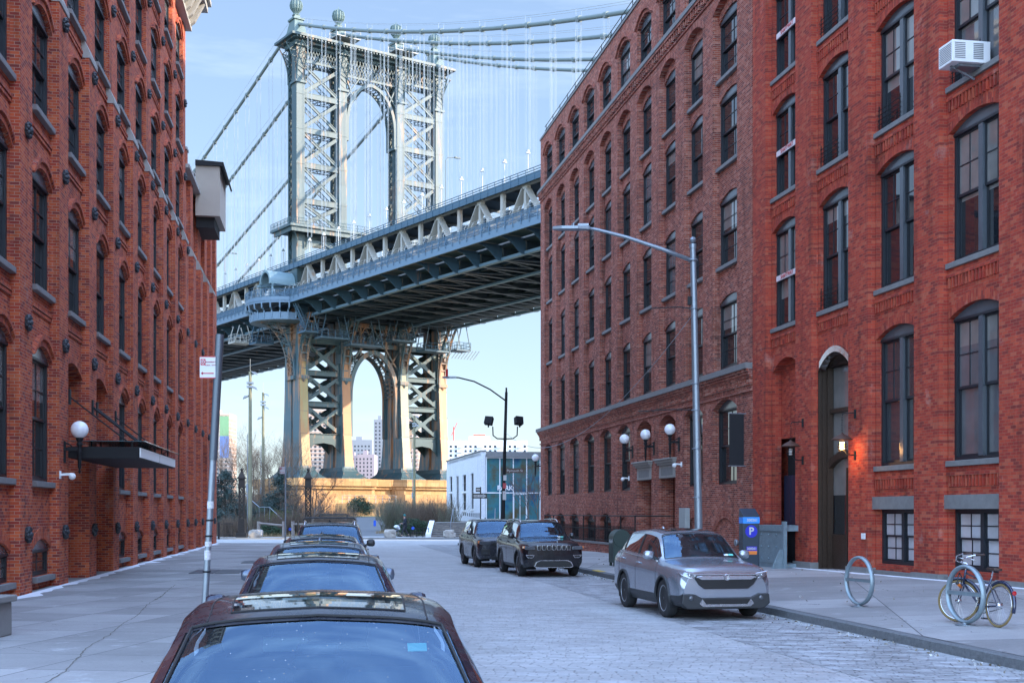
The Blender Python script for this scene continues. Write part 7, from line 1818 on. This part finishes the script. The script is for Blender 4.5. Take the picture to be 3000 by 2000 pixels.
m_ = MB(); x0, x1 = px(1117, 0, 118).x, px(1165, 0, 112).x; [m_.tube([(x0, 118, z), (x1, 112, z)], .03, 5) for z in (.4, .75)]; [m_.tube([(x0+(x1-x0)*q/3, 118-2*q, .05), (x0+(x1-x0)*q/3, 118-2*q, .8)], .04, 5) for q in range(4)]; tag(m_.build('low_rail', M_black), 'low dark rail curving along the park path', 'railing')
# white railing on the promenade in front of the pedestal
PR = MB(); a0, a1 = px(1000, 0, 205), px(1180, 0, 200)
for z in (4.7, 4.2): PR.tube([(a0.x, 206, z), (px(1160,0,206).x, 206, z)], .035, 4)
for q in range(9): x = a0.x+(px(1160,0,206).x-a0.x)*q/8; PR.tube([(x, 206, 3.5), (x, 206, 4.7)], .04, 4)
PR.box(a0.x-4, px(1330,0,206).x, 206, 212, -.05, 3.5) if False else None
for z in (.6, 1.2): PR.tube([(px(1040,0,190).x, 190, z), (px(1240,0,190).x, 190, z)], .05, 4)
for q in range(14): x = px(1040,0,190).x+10.3*q/13; PR.tube([(x, 190, 0), (x, 190, 1.25)], .05, 4)
PRo = empty('promenade_railing', (0,0,0), 0, 'pale tubular railing in front of the stone tower base', 'railing'); PR.build('rails', M_galv, PRo)
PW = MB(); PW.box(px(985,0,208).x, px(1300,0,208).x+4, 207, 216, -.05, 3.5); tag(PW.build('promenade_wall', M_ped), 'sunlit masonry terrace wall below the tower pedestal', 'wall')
# --- banner, small arrow sign at left
p = px(657, 0, 140); BNr = empty('tall_banner', (p.x, 140, .05), 0, 'tall banner green above and blue below, on a pole beyond the left annex', 'banner')
m_ = MB(); m_.tube([(-.62, 0, 0), (-.62, 0, 13)], .06, 6); m_.build('pole', M_galv, BNr); m_ = MB(); m_.box(-.5, .5, -.02, .02, 10.4, 12.6); m_.build('green_field', plain('banner_green', (.20,.36,.18), .7), BNr); m_ = MB(); m_.box(-.5, .5, -.02, .02, 8.0, 10.4); m_.build('blue_field', plain('banner_blue', (.12,.20,.42), .7), BNr)
p = px(641, 0, 83); AS = empty('arrow_sign', (p.x-.15, 83, .1), 0, 'small black and white arrow sign just past the left annex corner', 'sign'); m_ = MB(); m_.tube([(-.2,0,0), (-.2,0,4.3)], .03, 6); m_.build('post', M_galv, AS); o = sign_plate(AS, 'plate', .5, .32, (0, -.05, 3.95), 0, M_sb, [], M_sw); m_ = MB(); m_.poly([(-.1, -.004, -.1), (.12, -.004, 0), (-.1, -.004, .1)]); m_.build('arrow', M_sw, o)

# ================================================================== VEGETATION
def leafmat(name, cols, rough=.7):
    m, n, b = newmat(name); oi = nd(n, 'ShaderNodeObjectInfo'); tc = nd(n, 'ShaderNodeTexCoord'); ge = nd(n, 'ShaderNodeNewGeometry')
    f = math_n(n, 'ADD', math_n(n, 'MULTIPLY', ge.outputs['Random Per Island'], .6), math_n(n, 'MULTIPLY', noise_n(n, .9, 3, .6, tc.outputs['Object']), .4))
    L(n, ramp_n(n, f, [(.2+.6*i/(len(cols)-1), c) for i, c in enumerate(cols)]), b.inputs['Base Color']); b.inputs['Roughness'].default_value = rough; return m
M_ever = leafmat('evergreen_leaves', [(.015,.035,.02), (.03,.07,.035), (.055,.10,.045)]); M_spr = leafmat('blue_spruce_needles', [(.015,.03,.028), (.03,.06,.055), (.05,.085,.075)]); M_yel = leafmat('yellow_green_leaves', [(.04,.07,.015), (.09,.12,.02), (.16,.17,.03)]); M_brl = leafmat('dry_reeds', [(.08,.07,.05), (.13,.115,.08), (.11,.13,.07)]); M_bark = plain('grey_bark', (.14,.115,.095), .9, var=.3, scale=5); M_twig = plain('brown_twigs', (.125,.09,.065), .9, var=.35, scale=3); M_straw = leafmat('straw_grass', [(.25,.17,.08), (.38,.27,.13), (.30,.22,.12)])
def leaf(mb, c, s, rnd, el=1.6):
    a = Vector((rnd.gauss(0,1), rnd.gauss(0,1), rnd.gauss(0,1))).normalized(); b = a.orthogonal().normalized(); q = rnd.random()*6.28; b = (b*math.cos(q)+a.cross(b)*math.sin(q)); d = a.cross(b)
    mb.poly([c-b*s*el*.5, c+d*s*.35, c+b*s*el*.5, c-d*s*.35])
def twigs(mb, p, d, ln, r, depth, rnd, spread=.5, up=.15, nb=3):
    n = 3; pts = [p]; dd = d.copy()
    for i in range(n): dd = (dd+Vector((rnd.gauss(0,.10), rnd.gauss(0,.10), rnd.gauss(0,.07)+up*.2))).normalized(); pts.append(pts[-1]+dd*(ln/n))
    mb.tube(pts, r, 4 if r > .02 else 3, False, r*.6)
    if depth <= 0: return
    for k in range(nb+rnd.randint(0, 1)):
        t = rnd.uniform(.35, 1); q = pts[min(int(t*n), n-1)].lerp(pts[min(int(t*n)+1, n)], t*n-int(t*n) if t < 1 else 1)
        nd_ = (dd+Vector((rnd.gauss(0, spread), rnd.gauss(0, spread), rnd.gauss(up, spread*.5)))).normalized(); twigs(mb, q, nd_, ln*rnd.uniform(.5, .78), r*.55, depth-1, rnd, spread, up, nb)
def bare_tree(pxx, d, h, seed, lab, r=.09, spread=.5, depth=5, grp='bare winter trees in the park', lean=(0,0), x=None):
    rnd = random.Random(seed); p = Vector((px(pxx, 0, d).x if x is None else x, d, zp(d)-.05)); root = empty('bare_tree', p, 0, lab, 'tree', grp); t = MB()
    top = Vector((lean[0], lean[1], h*.42)); t.tube([(0,0,0), top*.5+Vector((.04,0,0)), top], [r, r*.85, r*.7], 7); t.build('trunk', M_bark, root, smooth=True)
    c_ = MB()
    for k in range(6):
        b = top*(.55+.45*k/5); twigs(c_, b, Vector((rnd.gauss(0,.45)+lean[0]*.3, rnd.gauss(0,.45), .9)).normalized(), h*.30, r*.45, depth-1, rnd, spread)
    c_.build('crown', M_twig, root, recalc=False)
def evergreen(pxx, d, h, w_, seed, lab, mat=M_spr, n=8000, grp='dark evergreens at the park edge', conical=True):
    rnd = random.Random(seed); root = empty('evergreen_tree', (px(pxx, 0, d).x, d, zp(d)-.05), 0, lab, 'tree', grp); t = MB(); t.tube([(0,0,0), (0,0,h*.95)], [.12, .02], 6); t.build('trunk', M_bark, root)
    f = MB()
    nb_ = 90
    for k in range(nb_):
        z = h*(.06+.92*(k/nb_)); R = w_*(1-(z/h))**.75*rnd.uniform(.65, 1.15)+.12; a = rnd.random()*6.28
        for q in range(n//nb_):
            u = rnd.random()**.6; c = Vector((math.cos(a)*R*u+rnd.gauss(0,.10+.12*u), math.sin(a)*R*u+rnd.gauss(0,.10+.12*u), z-.18*u*R+rnd.gauss(0,.09))); leaf(f, c, .09, rnd, 2.2)
    f.build('crown', mat, root, recalc=False)
def shrub(name, pxx, d, w_, h_, seed, lab, mat, n=4200, dy=None, leafs=.085, el=1.5, stems=True, grp=None, z0=.05, cat='bush', x=None):
    rnd = random.Random(seed); X = px(pxx, 0, d).x if x is None else x; root = empty(name, (X, d, zp(d)), 0, lab, cat, grp); dy = dy or w_*.7
    cl_ = []
    for k in range(26):
        a = rnd.random()*6.28; u = rnd.random()**.5; cl_.append((Vector((math.cos(a)*w_*.42*u, math.sin(a)*dy*.42*u, h_*(.22+.62*rnd.random()*(1-.45*u)))), rnd.uniform(.16, .30)))
    f = MB()
    for q in range(n):
        c, s = rnd.choice(cl_); s *= min(w_, h_); v = Vector((rnd.gauss(0,1), rnd.gauss(0,1), rnd.gauss(0,1))).normalized()*s*(.55+.45*rnd.random()); v.z *= .8; p = c+v
        if p.z > .02: leaf(f, p, leafs, rnd, el)
    f.build('foliage', mat, root, recalc=False)
    if stems:
        t = MB()
        for k in range(14): twigs(t, Vector((rnd.gauss(0,w_*.12), rnd.gauss(0,dy*.12), 0)), Vector((rnd.gauss(0,.5), rnd.gauss(0,.5), 1)).normalized(), h_*.5, .02, 2, rnd, .4, .3)
        t.build('branches', M_twig, root, recalc=False)
def thicket(name, pxx, d, w_, h_, seed, lab, mat, n=260, dy=2.5, grp=None, depth=3, cat='bush'):
    rnd = random.Random(seed); root = empty(name, (px(pxx, 0, d).x, d, zp(d)), 0, lab, cat, grp); t = MB()
    for k in range(n): twigs(t, Vector((rnd.uniform(-w_/2, w_/2), rnd.uniform(-dy/2, dy/2), 0)), Vector((rnd.gauss(0,.28), rnd.gauss(0,.28), 1)).normalized(), h_*rnd.uniform(.35, .62), .017, depth-1, rnd, .33, .35, 2)
    t.build('stems', mat, root, recalc=False)
evergreen(660, 109, 5.6, 3.0, 1, 'dark blue-green spruce behind the left lattice gatepost'); evergreen(612, 108, 4.6, 1.8, 2, 'dark spruce mostly hidden by the left annex'); evergreen(822, 110, 5.4, 2.5, 3, 'dark spruce between the timber mast and the right gatepost', n=8200)
shrub('rhododendron', 765, 110, 3.6, 3.0, 11, 'broad green bush beside the timber mast', M_ever, 5200, grp='leafy bushes in the left bed'); shrub('rhododendron', 812, 107, 3.2, 2.6, 12, 'yellow-tinged green bush below the middle spruce', M_yel, 4200, grp='leafy bushes in the left bed'); shrub('rhododendron', 850, 109, 2.4, 2.2, 13, 'dark green bush left of the right gatepost', M_ever, 3400, grp='leafy bushes in the left bed'); shrub('rhododendron', 720, 104, 2.6, 1.9, 14, 'low dark bush behind the left gatepost', M_ever, 3000, grp='leafy bushes in the left bed'); shrub('rhododendron', 795, 99.5, 2.4, 1.2, 15, 'low spreading dark bush behind the log rail', M_ever, 2600, grp='leafy bushes in the left bed')
for i, (pp_, d, w_, h_, lab) in enumerate(((700, 108, 4.2, 3.0, 'large dark evergreen mass between the left gatepost and the mast'), (790, 116, 4.4, 3.6, 'large dark evergreen mass behind the stair handrail'), (640, 104, 3.0, 2.6, 'dark evergreen mass beside the left annex corner'))): shrub('laurel_bush', pp_, d, w_, h_, 130+i, lab, M_spr, 6500, grp='dark laurels in the left bed', leafs=.10)
shrub('holly_bush', 1055, 148, 3.3, 2.7, 21, 'rounded dark evergreen bush left of the park path', M_ever, 5200, leafs=.10); shrub('holly_bush', 1205, 99.6, 2.9, 1.75, 22, 'rounded glossy evergreen bush behind the blocky boulder', M_ever, 7000, leafs=.075); shrub('holly_bush', 1160, 119, 2.4, 1.5, 23, 'low evergreen bush right of the park path', M_ever, 3600)
thicket('reed_thicket', 1195, 113, 4.6, 3.0, 31, 'tall grey-green brushwood behind the round evergreen bush', M_brl, 480); thicket('reed_thicket', 1262, 108, 3.4, 3.0, 32, 'tall brown brushwood left of the white park house', M_twig, 400); thicket('reed_thicket', 1150, 134, 3.4, 2.6, 33, 'thin grey brushwood behind the park path', M_brl, 160); thicket('reed_thicket', 1318, 104.5, 1.3, 3.2, 34, 'narrow leggy shrub against the white park house wall', M_brl, 60, dy=.8)
for i, (pp_, d, w_, h_, lab) in enumerate(((690, 98, 2.2, 1.8, 'brown twiggy shrub between the iron fence and the mast'), (800, 101, 2.6, 2.1, 'pale twiggy shrub behind the log rail'), (870, 102, 2.2, 2.0, 'brown twiggy shrub beside the right gatepost'), (930, 108, 3.6, 1.9, 'wide brown twiggy shrub right of the right gatepost'), (985, 114, 3.0, 1.7, 'low brown twiggy shrub near the rounded bush'), (745, 116, 3.6, 2.8, 'tall brown twiggy shrub behind the timber mast'))): thicket('twiggy_shrub', pp_, d, w_, h_, 40+i, lab, M_twig, 230, grp='leafless shrubs at the park edge')
for i, (pp_, d, w_, h_, lab) in enumerate(((668, 120, 4.5, 4.6, 'tall leafless brush behind the left spruce'), (735, 122, 4.5, 4.2, 'tall leafless brush behind the broad green bush'), (800, 121, 4.5, 4.4, 'tall leafless brush behind the middle spruce'), (880, 119, 4.5, 3.2, 'leafless brush left of the sunlit tower base'), (960, 121, 4.5, 2.3, 'low leafless brush before the sunlit tower base'))): thicket('leafless_brush', pp_, d, w_, h_, 90+i, lab, M_twig, 190, dy=3.5, grp='leafless brush at the back of the bed')
bare_tree(905, 99.5, 5.6, 51, 'spreading bare tree behind the right lattice gatepost', .10, .62, 5, lean=(.5, 0)); bare_tree(858, 104, 5.0, 52, 'bare tree left of the right lattice gatepost', .08, .55)
for i, (pp_, d, h_) in enumerate(((648, 132, 10.2), (672, 140, 9.4), (700, 128, 9.8), (742, 138, 8.8), (790, 134, 10.4), (812, 144, 9.6), (838, 130, 8.6), (868, 138, 8.4), (716, 150, 9.0), (770, 122, 7.4))):
    bare_tree(pp_, d, h_, 60+i, 'slender bare tree in the grove behind the spruces, '+('farthest left', 'second from left, thin', 'left of the nearest timber mast', 'just right of the nearest mast', 'tallest, near the second mast', 'right of the second mast', 'before the left tower leg', 'before the gap in the tower', 'far back, between the masts', 'shortest, beside the second mast')[i], .07, .42, 5)
bare_tree(1548, 100.2, 6.6, 81, 'thin bare tree in front of the glazed park house', .05, .45, 5, x=px(1548, 0, 100.2).x); bare_tree(1575, 98, 6.0, 82, 'thin bare street tree beside the far corner of the brown mill', .05, .45, 5)
gr = MB(); rnd = random.Random(5)
for q in range(5200):
    if q % 3 == 0: x = px(rnd.uniform(1112, 1165), 0, 112).x; y = rnd.uniform(108, 116)
    else: x = px(rnd.uniform(680, 1000), 0, 100).x; y = rnd.uniform(97.5, 104)
    h_ = rnd.uniform(.15, .5); a = rnd.random()*6.28; dx, dy = math.cos(a)*.012, math.sin(a)*.012; lx_, ly_ = rnd.gauss(0,.12), rnd.gauss(0,.12); gr.poly([(x-dx, y-dy, .05), (x+dx, y+dy, .05), (x+lx_, y+ly_, .05+h_)])
tag(gr.build('dry_grass', M_straw, recalc=False), 'straw-coloured dry grass along the planting beds', 'grass', kind='stuff')

# ================================================================== FAR CITY BLOCKS
def far_block(nm, x0, x1, ytop, D, mat, lab, fl=3.1, bay=3.4, wm=M_frame, depth=25, ybase=1500, balc=False, rz=0):
    p0, p1 = px(x0, ytop, D), px(x1, ytop, D); W = p1.x-p0.x; h_ = p0.z; r = empty(nm, (p0.x, D, 0), rz, lab, 'building', 'city blocks beyond the bridge')
    m_ = MB(); m_.box(0, W, 0, depth, -5, h_); m_.box(W*.3, W*.55, 4, 12, h_, h_+3.2); m_.build('wall', mat, r)
    w_ = MB(); n = int(W/bay); k = 0
    for f in range(1, int(h_/fl)):
        for i in range(n):
            if (i % 4 == 3) and balc: continue
            x = (W-n*bay)/2+i*bay+.8; w_.box(x, x+bay-1.7, -.05, .25, f*fl+.2, f*fl+1.75)
    tag(w_.build('windows', wm, r), kind='stuff')
    if balc:
        b = MB()
        for f in range(1, int(h_/fl)):
            for i in range(3, n, 4): x = (W-n*bay)/2+i*bay; b.box(x-.6, x+bay*.9, -1.7, 0, f*fl, f*fl+1.15); b.box(x+.3, x+bay*.7, -.06, .1, f*fl+1.3, f*fl+2.7)
        b.build('balconies', mat, r)
    return r
M_fw = brick('far_tan_brick', [(.38,.26,.20), (.41,.29,.22)], (.48,.44,.40), bw=400, bh=3.1, mt=.5, stain=.08); M_fg = plain('far_grey_wall', (.20,.21,.23), .9, var=.05, scale=.02); M_fp = plain('far_mauve_wall', (.28,.24,.26), .9, var=.05, scale=.02); M_fwh = plain('far_white_wall', (.52,.53,.54), .9, var=.04, scale=.02)
far_block('apartment_tower', 886, 962, 1192, 936, M_fw, 'tan striped apartment tower seen through the left side of the bridge tower')
far_block('apartment_tower', 1180, 1226, 1212, 900, M_fw, 'tan striped apartment tower seen through the right side of the bridge tower')
far_block('grey_office_block', 1021, 1090, 1288, 1152, M_fg, 'grey gridded block framed low in the bridge arch', 3.6, 3.2)
far_block('dark_tower_block', 1095, 1130, 1228, 1008, M_fg, 'dark narrow apartment tower right of the bridge arch opening', 3.0, 3.0)
far_block('mauve_block', 1047, 1096, 1330, 972, M_fp, 'mauve brick block below the grey one in the bridge arch', 3.0, 2.8); far_block('mauve_block', 1018, 1052, 1334, 1044, M_fp, 'lower pinkish block at the left of the bridge arch', 3.0, 3.0)
far_block('white_slab_block', 1298, 1546, 1290, 846, M_fwh, 'long white apartment slab with stacked balconies behind the park house', 3.0, 3.3, balc=True)
far_block('tan_tower', 600, 672, 1210, 972, M_fw, 'tan apartment tower behind the green and blue banner')
far_block('low_waterfront_block', 676, 1020, 1462, 1116, M_fp, 'low hazy row of buildings across the water behind the left legs', 3.2, 4.5)
far_block('low_waterfront_block', 1090, 1700, 1450, 1188, M_fg, 'low hazy row of buildings across the water behind the right legs', 3.2, 4.5)
rb = MB(); p = px(1387, 1285, 860); rb.box(p.x, px(1421,0,860).x, 860, 866, 45, px(0, 1272, 860).z); tag(rb.build('roof_tank_house', plain('roof_red', (.5,.14,.09), .8)), 'red brick roof house on top of the white apartment slab', 'roof house')
cr = MB(); p = px(1329, 1287, 900); q_ = px(1333, 1250, 900); cr.tube([(p.x, 900, 20), (p.x, 900, q_.z)], .4, 4); cr.beam((p.x-1.5, 900, q_.z-6), (p.x+2.5, 900, q_.z+3), .5, .5); tag(cr.build('tower_crane', M_redl), 'thin red tower crane behind the white apartment slab', 'crane')

# ================================================================== PERSON WITH PUSHCHAIR
def skinned(name, verts, edges, radii, mat, parent, sub=2):
    me = bpy.data.meshes.new(name); me.from_pydata(verts, edges, []); me.materials.append(mat); o = bpy.data.objects.new(name, me); C.objects.link(o); o.parent = parent
    sk = o.modifiers.new('skin', 'SKIN'); sk.use_smooth_shade = True
    for v, r in zip(me.skin_vertices[0].data, radii): v.radius = r if isinstance(r, tuple) else (r, r)
    me.skin_vertices[0].data[0].use_root = True
    ss = o.modifiers.new('subdivision', 'SUBSURF'); ss.levels = sub; ss.render_levels = sub; return o
pp_ = px(1186, 0, 98.2); PE = empty('person', (pp_.x, 98.2, .105), math.radians(-70), 'person walking in a long dark coat and teal hat, pushing a pushchair by the boulder', 'person')
M_skin = plain('skin', (.45,.27,.2), .6, var=.05); M_coat = plain('dark_coat', (.02,.025,.04), .85); M_trou = plain('dark_trousers', (.03,.032,.04), .85); M_hat = plain('teal_hat', (.02,.16,.15), .8); M_shoe = plain('shoe_black', (.015,.015,.015), .5)
V_ = [(0,0,.93), (0,.01,1.10), (0,.02,1.28), (0,.01,1.40), (0,-.02,1.50), (0,-.03,1.58), (0,-.03,1.66), (.09,0,.90), (.10,-.18,.50), (.10,-.28,.09), (.10,-.40,.04), (-.09,0,.90), (-.10,.10,.50), (-.10,.32,.14), (-.10,.26,.05),
      (.17,.01,1.38), (.22,.02,1.12), (.18,-.24,1.02), (.17,-.32,1.02), (-.17,.01,1.38), (-.22,.02,1.12), (-.18,-.24,1.02), (-.17,-.32,1.02)]
E_ = [(0,1),(1,2),(2,3),(3,4),(4,5),(5,6),(0,7),(7,8),(8,9),(9,10),(0,11),(11,12),(12,13),(13,14),(3,15),(15,16),(16,17),(17,18),(3,19),(19,20),(20,21),(21,22)]
skinned('person_body', V_, E_, [(.14,.11),(.13,.10),(.15,.11),(.08,.07),.055,.09,.085,.09,.06,.04,.04,.09,.06,.04,.04,.055,.045,.035,.028,.055,.045,.035,.028], M_skin, PE)
skinned('coat', [(0,0,.62),(0,0,.95),(0,.01,1.12),(0,.02,1.28),(0,.01,1.42),(.17,.01,1.37),(.225,.02,1.12),(.185,-.22,1.02),(-.17,.01,1.37),(-.225,.02,1.12),(-.185,-.22,1.02)], [(0,1),(1,2),(2,3),(3,4),(4,5),(5,6),(6,7),(4,8),(8,9),(9,10)], [(.21,.18),(.18,.15),(.16,.13),(.17,.13),(.10,.09),.075,.062,.052,.075,.062,.052], M_coat, PE)
skinned('trousers', [(0,0,.90),(.09,0,.86),(.10,-.18,.50),(.10,-.27,.14),(-.09,0,.86),(-.10,.10,.50),(-.10,.31,.18)], [(0,1),(1,2),(2,3),(0,4),(4,5),(5,6)], [(.15,.12),.10,.075,.06,.10,.075,.06], M_trou, PE)
for x, y, z, a in ((.10, -.33, .05, 0), (-.10, .28, .08, .5)): m_ = MB(); m_.lathe([(.001,-.14),(.04,-.12),(.05,0),(.045,.08),(.001,.12)], (0,0,0), 10, 'y'); o = m_.build('shoe', M_shoe, PE, smooth=True); o.location = (x, y, z); o.rotation_euler = (a, 0, 0)
m_ = MB(); m_.lathe([(.105, 1.60), (.11, 1.64), (.10, 1.70), (.06, 1.75), (.001, 1.765)], (0,-.02,0), 14); m_.build('hat', M_hat, PE, smooth=True)
m_ = MB(); m_.lathe([(.001, -.02), (.018, 0), (.001, .02)], (0,-.125,1.58), 8); [m_.ball((s*.032, -.108, 1.605), .012, 8) for s in (-1,1)]; m_.beam((-.025,-.112,1.545), (.025,-.112,1.545), .01, .008); m_.build('face', M_skin, PE)
for sx in (1, -1):
    m_ = MB()
    for k in range(4): a = k*.016-.024; m_.tube([(sx*.17+a, -.31, 1.02), (sx*.17+a, -.37+.006*abs(k-1), 1.03), (sx*.17+a, -.375, .995)], [.009,.008,.007], 5)
    m_.tube([(sx*.17-sx*.03, -.30, 1.01), (sx*.17-sx*.05, -.34, .995), (sx*.17-sx*.02, -.365, .99)], [.010,.009,.008], 5); m_.build('hand', M_skin, PE, smooth=True)
PC = empty('pushchair', (pp_.x, 98.2, .105), math.radians(-70), 'pushchair with a pale grey hood pushed by the person near the boulder', 'pushchair')
m_ = MB()
for sx in (-.2, .2): m_.tube([(sx, -.36, 1.0), (sx, -.62, .62), (sx, -1.02, .12)], .012, 6); m_.tube([(sx, -.62, .62), (sx, -.5, .12)], .012, 6); m_.tube([(sx, -.62, .5), (sx, -1.05, .42)], .012, 6)
m_.tube([(-.2, -.36, 1.0), (.2, -.36, 1.0)], .014, 6); m_.build('frame', M_galv, PC)
m_ = MB(); m_.prism([(-.55, .72), (-.60, .42), (-.98, .36), (-.98, .44), (-.68, .5)], -.18, .18); m_.build('seat', M_coat, PC)
m_ = MB(); m_.torus((0, -.66, .62), .16, .14, 14, 8, (1,0,0), (PI*.2, PI*1.1), sq=1.4); m_.build('hood', plain('pushchair_hood', (.62,.66,.66), .7), PC, smooth=True)
for sx in (-.22, .22):
    for y in (-.5, -1.02): m_ = MB(); m_.torus((0,0,0), .085, .02, 18, 6, (1,0,0)); m_.lathe([(.02,-.02),(.02,.02)], (0,0,0), 8, 'x'); m_.tube([(0,-.07,0),(0,.07,0)], .006, 4); m_.tube([(0,0,-.07),(0,0,.07)], .006, 4); o = m_.build('wheel', M_rubber, PC, smooth=True); o.location = (sx, y, .105)

# ------------------------------------------------------------------ small clutter of the street
mh = MB(); mh.box(-.3, .3, -.45, .45, 0, .01); [mh.box(-.26, .26, -.40+.1*q, -.36+.1*q, .01, .016) for q in range(9)]
o = mh.build('drain_grate', M_plate); o.location = (kerb_x(33.6)-.36, 33.6, .008); o.rotation_euler = (0, 0, .16); tag(o, 'iron drain grate against the right kerb', 'drain')
lt = MB(); rnd = random.Random(77)
for q in range(1500):
    y = rnd.uniform(9, 70); x = kerb_x(y)-abs(rnd.gauss(0, .28))-.02 if q % 3 else left_x(y, -1.2)+abs(rnd.gauss(0, .25)); s = rnd.uniform(.008, .03)
    if q % 7 == 0: x = rnd.uniform(kerb_x(y)+.4, right_x(y, 15.6)); z = zr(x, y)+.002
    else: z = .006
    c = Vector((x, y, z+s*.3)); leaf(lt, c, s*2.2, rnd, 1.3)
tag(lt.build('kerb_litter', leafmat('litter', [(.12,.09,.06), (.3,.27,.22), (.6,.6,.6)]), recalc=False), kind='stuff')
# long tar-filled crack wandering over the left pavement, and a patch of newer asphalt in the roadway
ck = MB(); prev = None
for q in range(241):
    t = q/240; x = -5.0-3.6*t+.10*mnoise.noise((t*7, 0, 0))+.035*mnoise.noise((t*61, 5, 0)); y = 13.3+19*t; w_ = .006+.012*abs(mnoise.noise((t*31, 4, 0)))+(.05*abs(mnoise.noise((t*37, 9, 0))) if .70 < t < .9 else 0)
    cur = [ck.vt((x-w_, y, .1535)), ck.vt((x+w_, y, .1535))]
    if prev: ck.face((prev[0], prev[1], cur[1], cur[0]))
    prev = cur
tag(ck.build('pavement_crack', plain('crack_dirt', (.13,.12,.10), .95, var=.5, scale=20), recalc=False), kind='structure')
for i, (x, y, a, b) in enumerate(((.6, 52, 1.3, 2.6), (-1.6, 66, 1.0, 1.8))):
    pt = MB(); n_ = 22; ring = [(x+a*(1+.14*mnoise.noise((math.cos(2*PI*k/n_)*2, math.sin(2*PI*k/n_)*2, i)))*math.copysign(abs(math.cos(2*PI*k/n_))**.5, math.cos(2*PI*k/n_)), y+b*math.copysign(abs(math.sin(2*PI*k/n_))**.5, math.sin(2*PI*k/n_)), .004) for k in range(n_)]
    pt.poly(ring); tag(pt.build('road_patch', plain('asphalt_patch', (.17,.17,.175), .85, var=.3, scale=6), recalc=False), kind='structure')
